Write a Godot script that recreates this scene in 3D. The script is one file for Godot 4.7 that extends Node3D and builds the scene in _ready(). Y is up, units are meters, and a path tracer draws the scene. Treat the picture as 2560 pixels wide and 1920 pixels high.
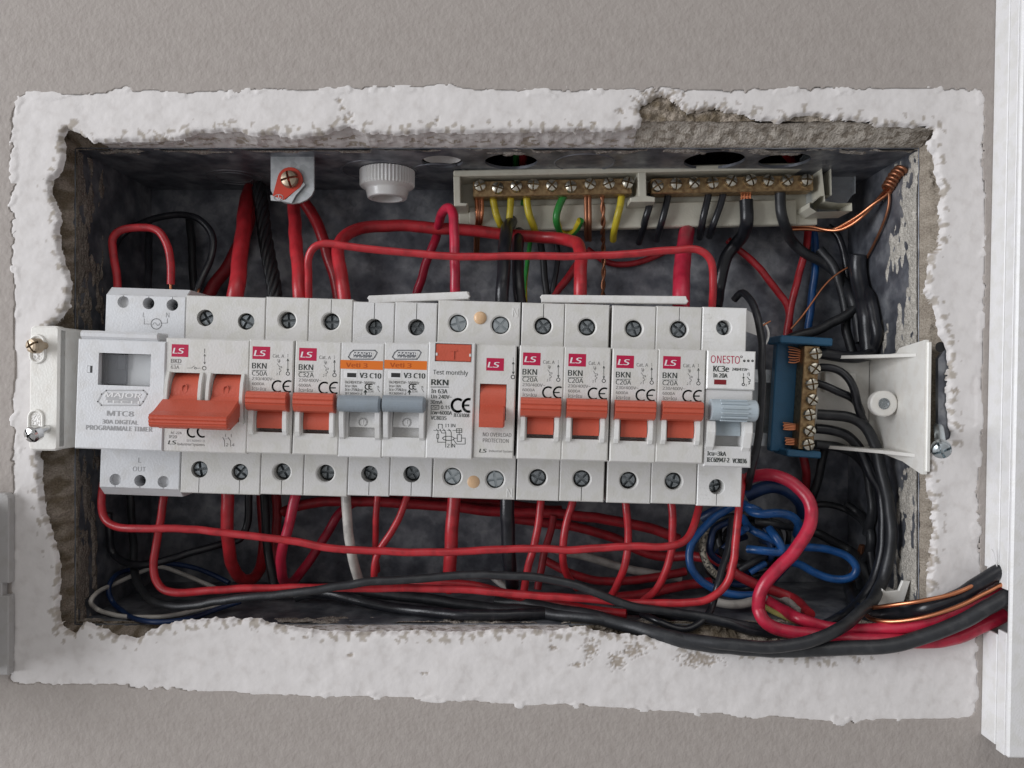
extends Node3D
# An open distribution board in a plastered wall. All sizes below are in millimetres;
# the mesh builder turns them into metres. The wall's plaster surface is the plane z = 0.

const MM := 0.001


# ---------------------------------------------------------------- mesh builder
class Shape:
	var v := PackedVector3Array()
	var n := PackedVector3Array()
	var c := PackedColorArray()
	var tinted := false
	var tint := Color.WHITE

	func tri(a: Vector3, b: Vector3, d: Vector3, na: Vector3, nb: Vector3, nd: Vector3) -> void:
		if (b - a).cross(d - a).dot(na + nb + nd) > 0.0:
			v.append_array([a, d, b])
			n.append_array([na, nd, nb])
		else:
			v.append_array([a, b, d])
			n.append_array([na, nb, nd])
		if tinted:
			c.append_array([tint, tint, tint])

	func flat(a: Vector3, b: Vector3, d: Vector3, hint: Vector3) -> void:
		var k := (b - a).cross(d - a)
		if k.length_squared() < 1e-16:
			return
		k = k.normalized()
		if k.dot(hint) < 0.0:
			k = -k
		tri(a, b, d, k, k, k)

	func quad(a: Vector3, b: Vector3, d: Vector3, e: Vector3, hint: Vector3) -> void:
		flat(a, b, d, hint)
		flat(a, d, e, hint)

	# box with chamfered edges
	func box(x0: float, x1: float, y0: float, y1: float, z0: float, z1: float, ch := 0.3, at := Transform3D()) -> void:
		var lo := Vector3(x0, y0, z0)
		var hi := Vector3(x1, y1, z1)
		var mid := (lo + hi) / 2.0
		var half := (hi - lo) / 2.0
		ch = minf(ch, 0.49 * minf(half.x, minf(half.y, half.z)) * 2.0)
		var first := v.size()
		for axis in 3:
			var b: int = (axis + 1) % 3
			var d: int = (axis + 2) % 3
			for s in [-1.0, 1.0]:
				var p := []
				for k in [[-1, -1], [1, -1], [1, 1], [-1, 1]]:
					var q := Vector3()
					q[axis] = s * half[axis]
					q[b] = k[0] * (half[b] - ch)
					q[d] = k[1] * (half[d] - ch)
					p.append(q)
				var h := Vector3()
				h[axis] = s
				quad(p[0], p[1], p[2], p[3], h)
				if ch <= 0.0:
					continue
				for t in [-1.0, 1.0]:   # the edge shared with the next axis
					var e := []
					for w in [-1.0, 1.0]:
						var q := Vector3()
						q[axis] = s * half[axis]
						q[b] = t * (half[b] - ch)
						q[d] = w * (half[d] - ch)
						e.append(q)
						var r := q
						r[axis] = s * (half[axis] - ch)
						r[b] = t * half[b]
						e.append(r)
					var eh := Vector3()
					eh[axis] = s
					eh[b] = t
					quad(e[0], e[2], e[3], e[1], eh)
		if ch > 0.0:
			for sx in [-1.0, 1.0]:
				for sy in [-1.0, 1.0]:
					for sz in [-1.0, 1.0]:
						var s := Vector3(sx, sy, sz)
						var q := s * (half - Vector3.ONE * ch)
						flat(q + Vector3(s.x * ch, 0, 0), q + Vector3(0, s.y * ch, 0), q + Vector3(0, 0, s.z * ch), s)
		for i in range(first, v.size()):
			v[i] = at * (v[i] + mid)
			n[i] = (at.basis * n[i]).normalized()

	# polygon in the u-v plane, extruded from w0 to w1 along w; bevel on the w1 end
	func prism(poly: PackedVector2Array, o: Vector3, u: Vector3, w: Vector3, up: Vector3, w0: float, w1: float, bevel := 0.0) -> void:
		var p := poly.duplicate()
		if Geometry2D.is_polygon_clockwise(p):
			p.reverse()
		var inner := p
		if bevel > 0.0:
			var shrunk := Geometry2D.offset_polygon(p, -bevel, Geometry2D.JOIN_MITER)
			if shrunk.size() == 1 and shrunk[0].size() == p.size():
				var best := 0
				for k in p.size():
					if shrunk[0][k].distance_squared_to(p[0]) < shrunk[0][best].distance_squared_to(p[0]):
						best = k
				var ordered := PackedVector2Array()
				var turn := 1 if not Geometry2D.is_polygon_clockwise(shrunk[0]) else -1
				for k in p.size():
					ordered.append(shrunk[0][posmod(best + k * turn, p.size())])
				inner = ordered
			else:
				bevel = 0.0
		var top := func(q: Vector2, z: float) -> Vector3: return o + u * q.x + up * q.y + w * z
		var mids := Vector2()
		for q in p:
			mids += q / p.size()
		for i in p.size():
			var j := (i + 1) % p.size()
			var d := p[j] - p[i]
			var out := u * d.y - up * d.x
			quad(top.call(p[i], w0), top.call(p[j], w0), top.call(p[j], w1 - bevel), top.call(p[i], w1 - bevel), out)
			if bevel > 0.0:
				quad(top.call(p[i], w1 - bevel), top.call(p[j], w1 - bevel), top.call(inner[j], w1), top.call(inner[i], w1), out.normalized() + w)
		var ids := Geometry2D.triangulate_polygon(inner)
		for i in range(0, ids.size(), 3):
			flat(top.call(inner[ids[i]], w1), top.call(inner[ids[i + 1]], w1), top.call(inner[ids[i + 2]], w1), w)
		ids = Geometry2D.triangulate_polygon(p)
		for i in range(0, ids.size(), 3):
			flat(top.call(p[ids[i]], w0), top.call(p[ids[i + 1]], w0), top.call(p[ids[i + 2]], w0), -w)

	# profile of (radius, height) pairs turned about the axis w through o
	func lathe(profile: Array, o: Vector3, w: Vector3, sides := 28, ribs := 0, rib := 0.0, smooth := false) -> void:
		var a := w.cross(Vector3(0.31, 0.27, 0.91)).normalized()
		var b := w.cross(a).normalized()
		for k in profile.size() - 1:
			var r0: float = profile[k][0]
			var h0: float = profile[k][1]
			var r1: float = profile[k + 1][0]
			var h1: float = profile[k + 1][1]
			var cut := Vector2(h1 - h0, r0 - r1).normalized()
			var c0 := cut
			var c1 := cut
			if smooth and k > 0:
				c0 = (cut + Vector2(h0 - profile[k - 1][1], profile[k - 1][0] - r0).normalized()).normalized()
			if smooth and k < profile.size() - 2:
				c1 = (cut + Vector2(profile[k + 2][1] - h1, r1 - profile[k + 2][0]).normalized()).normalized()
			for i in sides:
				var t0 := TAU * i / sides
				var t1 := TAU * (i + 1) / sides
				var d0 := a * cos(t0) + b * sin(t0)
				var d1 := a * cos(t1) + b * sin(t1)
				var e0 := 1.0 - (rib if ribs > 0 and i % 2 == 0 else 0.0)
				var e1 := 1.0 - (rib if ribs > 0 and (i + 1) % 2 == 0 else 0.0)
				var p0 := o + d0 * r0 * e0 + w * h0
				var p1 := o + d1 * r0 * e1 + w * h0
				var q0 := o + d0 * r1 * e0 + w * h1
				var q1 := o + d1 * r1 * e1 + w * h1
				if ribs > 0:
					quad(p0, p1, q1, q0, (d0 + d1) * cut.x + w * cut.y)
					continue
				var n00 := d0 * c0.x + w * c0.y
				var n01 := d1 * c0.x + w * c0.y
				var n10 := d0 * c1.x + w * c1.y
				var n11 := d1 * c1.x + w * c1.y
				if r0 > 1e-6:
					tri(p0, p1, q1, n00, n01, n11)
				if r1 > 1e-6:
					tri(p0, q1, q0, n00, n11, n10)

	# round tube along a path; from angle a0 to a1 of its girth, twisting along its length
	func tube(path: PackedVector3Array, r: float, sides := 12, a0 := 0.0, a1 := TAU, twist := 0.0, caps := true, flatten := 1.0) -> void:
		var m := path.size()
		var ring := []
		var t := (path[1] - path[0]).normalized()
		var side := t.cross(Vector3(0, 0, 1))
		if side.length() < 0.1:
			side = t.cross(Vector3(0, 1, 0))
		side = side.normalized()
		var gone := 0.0
		for i in m:
			var tn := (path[mini(i + 1, m - 1)] - path[maxi(i - 1, 0)]).normalized()
			side = (side - tn * side.dot(tn)).normalized()
			var other := tn.cross(side)
			if i > 0:
				gone += path[i].distance_to(path[i - 1])
			var row := []
			for k in sides + 1:
				var g := a0 + (a1 - a0) * k / sides + twist * gone
				row.append((side * cos(g) + other * sin(g) * flatten))
			ring.append(row)
		for i in m - 1:
			for k in sides:
				var d00: Vector3 = ring[i][k]
				var d01: Vector3 = ring[i][k + 1]
				var d10: Vector3 = ring[i + 1][k]
				var d11: Vector3 = ring[i + 1][k + 1]
				tri(path[i] + d00 * r, path[i] + d01 * r, path[i + 1] + d11 * r, d00, d01, d11)
				tri(path[i] + d00 * r, path[i + 1] + d11 * r, path[i + 1] + d10 * r, d00, d11, d10)
		if caps:
			for e in [[0, 1], [m - 1, m - 2]]:
				var out := (path[e[0]] - path[e[1]]).normalized()
				for k in sides:
					flat(path[e[0]], path[e[0]] + ring[e[0]][k] * r, path[e[0]] + ring[e[0]][k + 1] * r, out)

	# rectangle with a round hole, on the plane o + u x + up y; seam: 1 up, -1 down, 0 none. Adds the bore, its floor and a countersunk rim
	func holed(o: Vector3, u: Vector3, up: Vector3, x0: float, x1: float, y0: float, y1: float, cx: float, cy: float, r: float, deep: float, rim := 0.0, seam := 0, gap := 0.28, floor_too := true) -> void:
		var w := u.cross(up)
		var angles := []
		for k in 36:
			angles.append(TAU * k / 36.0)
		for q in [Vector2(x0, y0), Vector2(x1, y0), Vector2(x1, y1), Vector2(x0, y1)]:
			angles.append(fposmod((q - Vector2(cx, cy)).angle(), TAU))
		var ro := r + rim
		var half := asin(clampf(gap / 2.0 / ro, 0.0, 1.0))
		var seam_at := PI / 2 if seam > 0 else 1.5 * PI
		if seam != 0:
			angles = angles.filter(func(g): return absf(g - seam_at) > half * 1.01)
			angles.append(seam_at - half)
			angles.append(seam_at + half)
		angles.sort()
		var edge := func(g: float) -> Vector2:
			var d := Vector2(cos(g), sin(g))
			if seam != 0 and absf(absf(g - seam_at) - half) < 1e-6:
				return Vector2(cx + d.x * ro, y1 if seam > 0 else y0)
			var s := 1e9
			if d.x > 1e-9: s = minf(s, (x1 - cx) / d.x)
			if d.x < -1e-9: s = minf(s, (x0 - cx) / d.x)
			if d.y > 1e-9: s = minf(s, (y1 - cy) / d.y)
			if d.y < -1e-9: s = minf(s, (y0 - cy) / d.y)
			return Vector2(cx, cy) + d * s
		var put := func(q: Vector2, z: float) -> Vector3: return o + u * q.x + up * q.y + w * z
		for i in angles.size():
			var g0: float = angles[i]
			var g1: float = angles[(i + 1) % angles.size()]
			var d0 := Vector2(cos(g0), sin(g0))
			var d1 := Vector2(cos(g1), sin(g1))
			var mid := Vector2(cx, cy)
			var hole_dir: Vector3 = -(u * (d0.x + d1.x) + up * (d0.y + d1.y))
			quad(put.call(mid + d0 * r, -rim * 0.6), put.call(mid + d1 * r, -rim * 0.6), put.call(mid + d1 * r, -deep), put.call(mid + d0 * r, -deep), hole_dir)
			if floor_too:
				flat(put.call(mid, -deep), put.call(mid + d0 * r, -deep), put.call(mid + d1 * r, -deep), w)
			if seam != 0 and absf(g0 - (seam_at - half)) < 1e-6:
				for s in [g0, g1]:   # the two walls of the groove
					var a := mid + Vector2(cos(s), sin(s)) * ro
					var b: Vector2 = edge.call(s)
					quad(put.call(a, 0), put.call(b, 0), put.call(b, -2.0), put.call(a, -2.0), -u * (a.x - cx))
				continue
			if rim > 0.0:
				quad(put.call(mid + d0 * r, -rim * 0.6), put.call(mid + d1 * r, -rim * 0.6), put.call(mid + d1 * ro, 0), put.call(mid + d0 * ro, 0), w)
			quad(put.call(mid + d0 * ro, 0), put.call(mid + d1 * ro, 0), put.call(edge.call(g1), 0), put.call(edge.call(g0), 0), w)

	# front face (towards +z) with a rectangular window sunk into it
	func framed(x0: float, x1: float, y0: float, y1: float, z: float, a0: float, a1: float, b0: float, b1: float, deep: float, floor_too := true) -> void:
		var f := Vector3(0, 0, 1)
		for r in [[x0, x1, y0, b0], [x0, x1, b1, y1], [x0, a0, b0, b1], [a1, x1, b0, b1]]:
			quad(Vector3(r[0], r[2], z), Vector3(r[1], r[2], z), Vector3(r[1], r[3], z), Vector3(r[0], r[3], z), f)
		var p := [Vector3(a0, b0, z), Vector3(a1, b0, z), Vector3(a1, b1, z), Vector3(a0, b1, z)]
		var s := Vector3(0, 0, -deep)
		var mid: Vector3 = (p[0] + p[2]) / 2.0
		for i in 4:
			var j := (i + 1) % 4
			quad(p[i], p[j], p[j] + s, p[i] + s, mid - (p[i] + p[j]) / 2.0)
		if floor_too:
			quad(p[0] + s, p[1] + s, p[2] + s, p[3] + s, f)

	# flat printed stroke on a plane of height z
	func stroke(points: Array, width: float, z: float, closed := false) -> void:
		var m := points.size()
		for i in m if closed else m - 1:
			var a: Vector2 = points[i]
			var b: Vector2 = points[(i + 1) % m]
			var d := (b - a).normalized() * width / 2.0
			var s := Vector2(-d.y, d.x)
			a -= d * 0.8
			b += d * 0.8
			quad(Vector3(a.x + s.x, a.y + s.y, z), Vector3(b.x + s.x, b.y + s.y, z), Vector3(b.x - s.x, b.y - s.y, z), Vector3(a.x - s.x, a.y - s.y, z), Vector3(0, 0, 1))

	func arc(cx: float, cy: float, rx: float, ry: float, from: float, to: float, width: float, z: float) -> void:
		var p := []
		for i in 25:
			var g := deg_to_rad(lerpf(from, to, i / 24.0))
			p.append(Vector2(cx + rx * cos(g), cy + ry * sin(g)))
		stroke(p, width, z)

	func plate(x0: float, x1: float, y0: float, y1: float, z: float) -> void:
		quad(Vector3(x0, y0, z), Vector3(x1, y0, z), Vector3(x1, y1, z), Vector3(x0, y1, z), Vector3(0, 0, 1))

	# lettering that fills the given rectangle
	func letters(text: String, font: Font, x0: float, x1: float, y0: float, y1: float, z: float, slant := 0.0, thick := 0.0) -> void:
		var tm := TextMesh.new()
		tm.text = text
		tm.font = font
		tm.font_size = 48
		tm.pixel_size = 0.05
		tm.depth = thick
		tm.curve_step = 2.0
		var arrays := tm.get_mesh_arrays()
		var pts: PackedVector3Array = arrays[Mesh.ARRAY_VERTEX]
		if pts.is_empty():
			return
		var ids: PackedInt32Array = arrays[Mesh.ARRAY_INDEX] if arrays[Mesh.ARRAY_INDEX] != null else PackedInt32Array(range(pts.size()))
		var nor: PackedVector3Array = arrays[Mesh.ARRAY_NORMAL]
		var lo := pts[0]
		var hi := pts[0]
		for q in pts:
			lo = lo.min(q)
			hi = hi.max(q)
		var k := Vector2((x1 - x0) / maxf(hi.x - lo.x, 1e-6), (y1 - y0) / maxf(hi.y - lo.y, 1e-6))
		for i in range(0, ids.size(), 3):
			if thick == 0.0 and nor[ids[i]].z < 0.5:
				continue
			var p := []
			for j in 3:
				var q := pts[ids[i + j]]
				var y := (q.y - lo.y) * k.y
				p.append(Vector3(x0 + (q.x - lo.x) * k.x + slant * (y - (y1 - y0) / 2.0), y0 + y, z + (q.z if thick > 0.0 else 0.0)))
			flat(p[0], p[1], p[2], nor[ids[i]])

	func mesh() -> ArrayMesh:
		var pts := PackedVector3Array()
		pts.resize(v.size())
		for i in v.size():
			pts[i] = v[i] * 0.001
		var arrays := []
		arrays.resize(Mesh.ARRAY_MAX)
		arrays[Mesh.ARRAY_VERTEX] = pts
		arrays[Mesh.ARRAY_NORMAL] = n
		if tinted:
			arrays[Mesh.ARRAY_COLOR] = c
		var m := ArrayMesh.new()
		m.add_surface_from_arrays(Mesh.PRIMITIVE_TRIANGLES, arrays)
		return m


# ---------------------------------------------------------------- scene helpers
var M := {}
var used := {}
var sans: Font


func numbered(called: String) -> String:
	var k: int = used.get(called, 0)
	used[called] = k + 1
	return called if k == 0 else "%s_%03d" % [called, k]


func obj(called: String, s, material: Material, parent: Node3D = self) -> MeshInstance3D:
	var o := MeshInstance3D.new()
	o.mesh = s.mesh() if s is Shape else s
	o.material_override = material
	o.name = numbered(called) if parent == self else called
	parent.add_child(o, true)
	return o


func thing(called: String, label: String, category: String, at := Vector3.ZERO, turn := 0.0, group := "") -> Node3D:
	var o := Node3D.new()
	o.name = numbered(called)
	add_child(o)
	o.position = at * MM
	o.rotation_degrees.z = turn
	return tag(o, label, category, group)


func tag(o: Node3D, label: String, category: String, group := "") -> Node3D:
	o.set_meta("label", label)
	o.set_meta("category", category)
	if group:
		o.set_meta("group", group)
	return o


func struct(called: String, parent: Node3D = self) -> Node3D:
	var o := Node3D.new()
	o.name = called
	parent.add_child(o)
	o.set_meta("kind", "structure")
	return o


func lin(r: float, g: float, b: float) -> Color:
	return Color(r, g, b).linear_to_srgb()


func mat(called: String, color: Color, rough: float, metal := 0.0, spec := 0.5) -> StandardMaterial3D:
	var m := StandardMaterial3D.new()
	m.resource_name = called
	m.albedo_color = color
	m.roughness = rough
	m.metallic = metal
	m.metallic_specular = spec
	M[called] = m
	return m


func noise_picture(sd: int, freq: float, kind: int, stops: Array, octaves := 4, size := 512, cell := -1) -> NoiseTexture2D:
	var f := FastNoiseLite.new()
	f.seed = sd
	f.noise_type = kind
	f.frequency = freq
	f.fractal_octaves = octaves
	if cell >= 0:
		f.cellular_return_type = cell
	var t := NoiseTexture2D.new()
	t.width = size
	t.height = size
	t.seamless = true
	t.generate_mipmaps = false
	t.noise = f
	if stops:
		var g := Gradient.new()
		g.offsets = PackedFloat32Array(stops.map(func(x): return x[0]))
		g.colors = PackedColorArray(stops.map(func(x): return x[1]))
		t.color_ramp = g
	return t


func triplanar(m: StandardMaterial3D, span_mm: float) -> void:
	m.uv1_triplanar = true
	m.uv1_world_triplanar = true
	m.uv1_scale = Vector3.ONE * (1000.0 / span_mm)


func relief(m: StandardMaterial3D, picture: Texture2D, depth_mm: float) -> void:
	m.heightmap_enabled = true
	m.heightmap_texture = picture
	m.heightmap_scale = depth_mm / 10.0


func curve(points: Array, step := 1.3) -> PackedVector3Array:
	# Catmull-Rom through the points
	var p := []
	for q in points:
		p.append(Vector3(q[0], q[1], q[2]))
	if p.size() == 2:
		p.insert(1, (p[0] + p[1]) / 2.0)
	var out := PackedVector3Array()
	for i in p.size() - 1:
		var a: Vector3 = p[maxi(i - 1, 0)]
		var b: Vector3 = p[i]
		var c: Vector3 = p[i + 1]
		var d: Vector3 = p[mini(i + 2, p.size() - 1)]
		if i == 0:
			a = b * 2.0 - c
		if i == p.size() - 2:
			d = c * 2.0 - b
		# centripetal knots keep the bends round
		var t1 := sqrt(maxf(a.distance_to(b), 0.01))
		var t2 := t1 + sqrt(maxf(b.distance_to(c), 0.01))
		var t3 := t2 + sqrt(maxf(c.distance_to(d), 0.01))
		var many := maxi(2, int(b.distance_to(c) / step))
		for k in many:
			var t := lerpf(t1, t2, k / float(many))
			var a1 := a.lerp(b, t / t1)
			var a2 := b.lerp(c, (t - t1) / (t2 - t1))
			var a3 := c.lerp(d, (t - t2) / (t3 - t2))
			var b1 := a1.lerp(a2, t / t2)
			var b2 := a2.lerp(a3, (t - t1) / (t3 - t1))
			out.append(b1.lerp(b2, (t - t1) / (t2 - t1)))
	out.append(p[p.size() - 1])
	# a light smoothing of the sampled line
	for pass_ in 3:
		var old := out.duplicate()
		for i in range(1, out.size() - 1):
			out[i] = (old[i - 1] + old[i] * 2.0 + old[i + 1]) / 4.0
	return out


# ---------------------------------------------------------------- tables (world millimetres)
const BOX_X0 := -179.8
const BOX_X1 := 167.4
const BOX_Y0 := -98.8
const BOX_Y1 := 96.9
const OUTER := [Vector2(-195.9, 96.2), Vector2(-195.8, 107.0), Vector2(-194.8, 110.7), Vector2(-192.7, 112.9), Vector2(-179.0, 113.4), Vector2(-166.3, 113.6), Vector2(-157.3, 114.1), Vector2(-156.7, 116.3), Vector2(-149.8, 116.3), Vector2(-149.3, 114.3), Vector2(-140.9, 114.9), Vector2(-133.3, 114.5), Vector2(-129.1, 113.4), Vector2(-122.8, 114.3), Vector2(-99.1, 114.5), Vector2(-84.6, 115.0), Vector2(-62.8, 115.6), Vector2(-46.5, 116.5), Vector2(-42.9, 116.1), Vector2(-26.5, 116.9), Vector2(-19.2, 115.4), Vector2(4.4, 114.7), Vector2(35.2, 115.0), Vector2(67.9, 115.4), Vector2(82.4, 114.9), Vector2(107.9, 115.2), Vector2(144.2, 115.4), Vector2(173.2, 115.2), Vector2(183.6, 115.0), Vector2(184.3, 108.9), Vector2(184.9, 59.8), Vector2(184.1, 5.4), Vector2(182.9, -31.0), Vector2(182.0, -58.2), Vector2(183.6, -70.0), Vector2(183.8, -80.0), Vector2(182.0, -90.9), Vector2(182.0, -112.7), Vector2(181.6, -127.2), Vector2(180.1, -130.5), Vector2(171.4, -131.4), Vector2(149.6, -130.8), Vector2(138.7, -131.2), Vector2(135.1, -132.3), Vector2(122.4, -132.3), Vector2(115.1, -131.4), Vector2(100.6, -129.9), Vector2(97.0, -131.2), Vector2(82.4, -129.0), Vector2(53.4, -127.7), Vector2(24.3, -125.7), Vector2(2.5, -125.4), Vector2(-37.4, -123.2), Vector2(-62.8, -122.3), Vector2(-84.6, -122.1), Vector2(-115.5, -120.3), Vector2(-146.4, -118.8), Vector2(-159.1, -117.6), Vector2(-179.0, -117.6), Vector2(-195.4, -117.2), Vector2(-196.8, -114.9), Vector2(-195.4, -103.6), Vector2(-195.8, -67.3), Vector2(-196.1, -49.1), Vector2(-194.8, -41.9), Vector2(-195.8, -31.0), Vector2(-194.5, -18.2), Vector2(-195.4, -5.5), Vector2(-194.3, 7.2), Vector2(-195.2, 23.5), Vector2(-194.3, 38.0), Vector2(-195.6, 48.9), Vector2(-194.8, 65.3), Vector2(-196.3, 70.7), Vector2(-194.7, 78.0), Vector2(-195.8, 87.1)]
const INNER := [Vector2(-176.9, 93.8), Vector2(-177.4, 96.9), Vector2(-177.0, 99.2), Vector2(-175.4, 100.7), Vector2(-172.3, 100.5), Vector2(-169.2, 98.3), Vector2(-165.4, 95.8), Vector2(-149.8, 96.2), Vector2(-139.1, 96.3), Vector2(-129.3, 97.4), Vector2(-124.2, 99.8), Vector2(-106.4, 100.1), Vector2(-100.4, 98.3), Vector2(-92.8, 99.2), Vector2(-86.1, 97.4), Vector2(-74.8, 98.9), Vector2(-69.7, 100.5), Vector2(-63.7, 102.0), Vector2(-58.1, 99.4), Vector2(-44.3, 98.9), Vector2(-32.0, 100.0), Vector2(-18.7, 99.4), Vector2(-3.5, 100.0), Vector2(14.2, 100.0), Vector2(29.4, 100.5), Vector2(39.8, 100.0), Vector2(48.8, 101.2), Vector2(51.4, 104.3), Vector2(49.4, 107.6), Vector2(51.4, 110.7), Vector2(57.6, 113.8), Vector2(62.6, 112.7), Vector2(65.2, 110.1), Vector2(70.3, 107.0), Vector2(80.6, 108.7), Vector2(88.3, 107.0), Vector2(99.0, 104.5), Vector2(105.3, 103.4), Vector2(110.4, 105.6), Vector2(118.6, 106.5), Vector2(126.7, 104.5), Vector2(133.8, 104.5), Vector2(144.0, 102.5), Vector2(153.3, 102.0), Vector2(161.4, 102.0), Vector2(166.5, 100.0), Vector2(166.5, 95.8), Vector2(163.4, 94.9), Vector2(166.5, 90.7), Vector2(167.6, 82.5), Vector2(169.6, 76.4), Vector2(168.5, 67.3), Vector2(169.1, 61.1), Vector2(167.6, 53.5), Vector2(165.1, 50.9), Vector2(164.5, 45.9), Vector2(163.4, 36.8), Vector2(167.1, 30.6), Vector2(169.1, 20.4), Vector2(171.6, 15.3), Vector2(172.7, 8.1), Vector2(171.6, -0.1), Vector2(172.1, -10.3), Vector2(173.2, -17.9), Vector2(174.1, -21.5), Vector2(169.6, -23.0), Vector2(164.5, -29.7), Vector2(164.2, -35.9), Vector2(164.7, -41.9), Vector2(166.0, -47.3), Vector2(166.2, -56.4), Vector2(165.6, -65.5), Vector2(164.2, -72.7), Vector2(164.5, -81.8), Vector2(164.5, -90.9), Vector2(161.4, -99.1), Vector2(144.2, -103.6), Vector2(120.6, -108.0), Vector2(112.4, -106.1), Vector2(106.0, -106.1), Vector2(80.6, -104.0), Vector2(55.0, -100.5), Vector2(37.0, -98.5), Vector2(26.9, -96.3), Vector2(15.3, -98.0), Vector2(4.0, -97.4), Vector2(-6.4, -97.4), Vector2(-18.7, -98.5), Vector2(-39.2, -98.0), Vector2(-57.0, -98.5), Vector2(-74.8, -98.0), Vector2(-92.8, -95.4), Vector2(-98.6, -93.2), Vector2(-124.2, -93.2), Vector2(-136.9, -95.4), Vector2(-140.5, -96.9), Vector2(-147.6, -101.1), Vector2(-154.9, -100.0), Vector2(-164.0, -96.3), Vector2(-168.2, -94.3), Vector2(-172.1, -99.4), Vector2(-175.2, -98.5), Vector2(-178.9, -93.2), Vector2(-178.9, -78.5), Vector2(-178.9, -69.3), Vector2(-183.9, -52.9), Vector2(-185.6, -42.8), Vector2(-185.8, -33.3), Vector2(-187.0, -26.6), Vector2(-183.6, -3.7), Vector2(-182.5, 23.0), Vector2(-178.3, 27.0), Vector2(-174.9, 30.6), Vector2(-174.3, 40.8), Vector2(-177.4, 49.3), Vector2(-178.9, 58.6), Vector2(-178.3, 66.2), Vector2(-180.5, 71.3), Vector2(-182.0, 76.4), Vector2(-182.0, 80.0), Vector2(-178.9, 83.6), Vector2(-176.9, 87.6)]
const LEDGE := [Vector2(49.4, 103.9), Vector2(51.8, 104.6), Vector2(61.1, 104.2), Vector2(72.1, 103.9), Vector2(90.4, 103.7), Vector2(108.7, 103.1), Vector2(123.4, 103.9), Vector2(136.2, 103.5), Vector2(150.8, 102.4), Vector2(168.4, 100.9)]
const STAINS := [[-137.8, 96.1, 3.83, 1.33], [-66.5, 108.1, 0.9, 0.9], [-63.5, 105.9, 1.02, 0.9], [-65.2, 104.0, 1.33, 1.23], [-71.2, 101.3, 0.9, 0.9], [-29.5, 103.1, 0.9, 1.53], [-68.5, 110.9, 0.92, 0.9], [57.6, 110.6, 7.66, 3.58], [76.5, 107.6, 8.17, 1.33], [32.0, 102.7, 1.12, 0.9], [42.2, 107.1, 1.33, 0.9], [27.4, 98.9, 2.04, 2.04], [-81.0, -99.2, 0.92, 0.92], [-34.5, -113.2, 0.9, 0.9], [-63.4, -106.1, 0.9, 0.9], [31.0, -104.1, 2.55, 3.06], [41.2, -108.1, 2.55, 3.06], [73.4, -108.1, 6.13, 2.55], [47.9, -104.1, 3.06, 2.55], [16.2, -103.5, 1.23, 0.9], [26.4, -110.2, 2.04, 0.9], [136.4, -108.6, 0.9, 0.9], [-176.3, -81.1, 1.53, 2.04], [-176.8, -93.8, 1.53, 1.53], [173.7, -2.6, 1.23, 1.02], [165.5, 56.0, 2.04, 4.6], [164.0, -47.9, 1.74, 3.06], [164.0, -56.0, 1.84, 2.55], [163.5, -68.3, 1.84, 4.09], [163.5, -62.2, 1.02, 2.04]]
const TOP_HOLES := [[-30.5, -33.6, 9.0], [-0.4, -33.6, 11.5], [87.8, -32, 13.0], [118.1, -32, 11.0]]
const TOP_RINGS := [[-130.3, -58.8, 12.5], [-130.3, -58.8, 8.5], [-60.2, -47.9, 17.0], [-33.7, -50.0, 13.0], [31.8, -35, 13]]
const LUG_HOLE := [169.51, 14.62]
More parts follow.
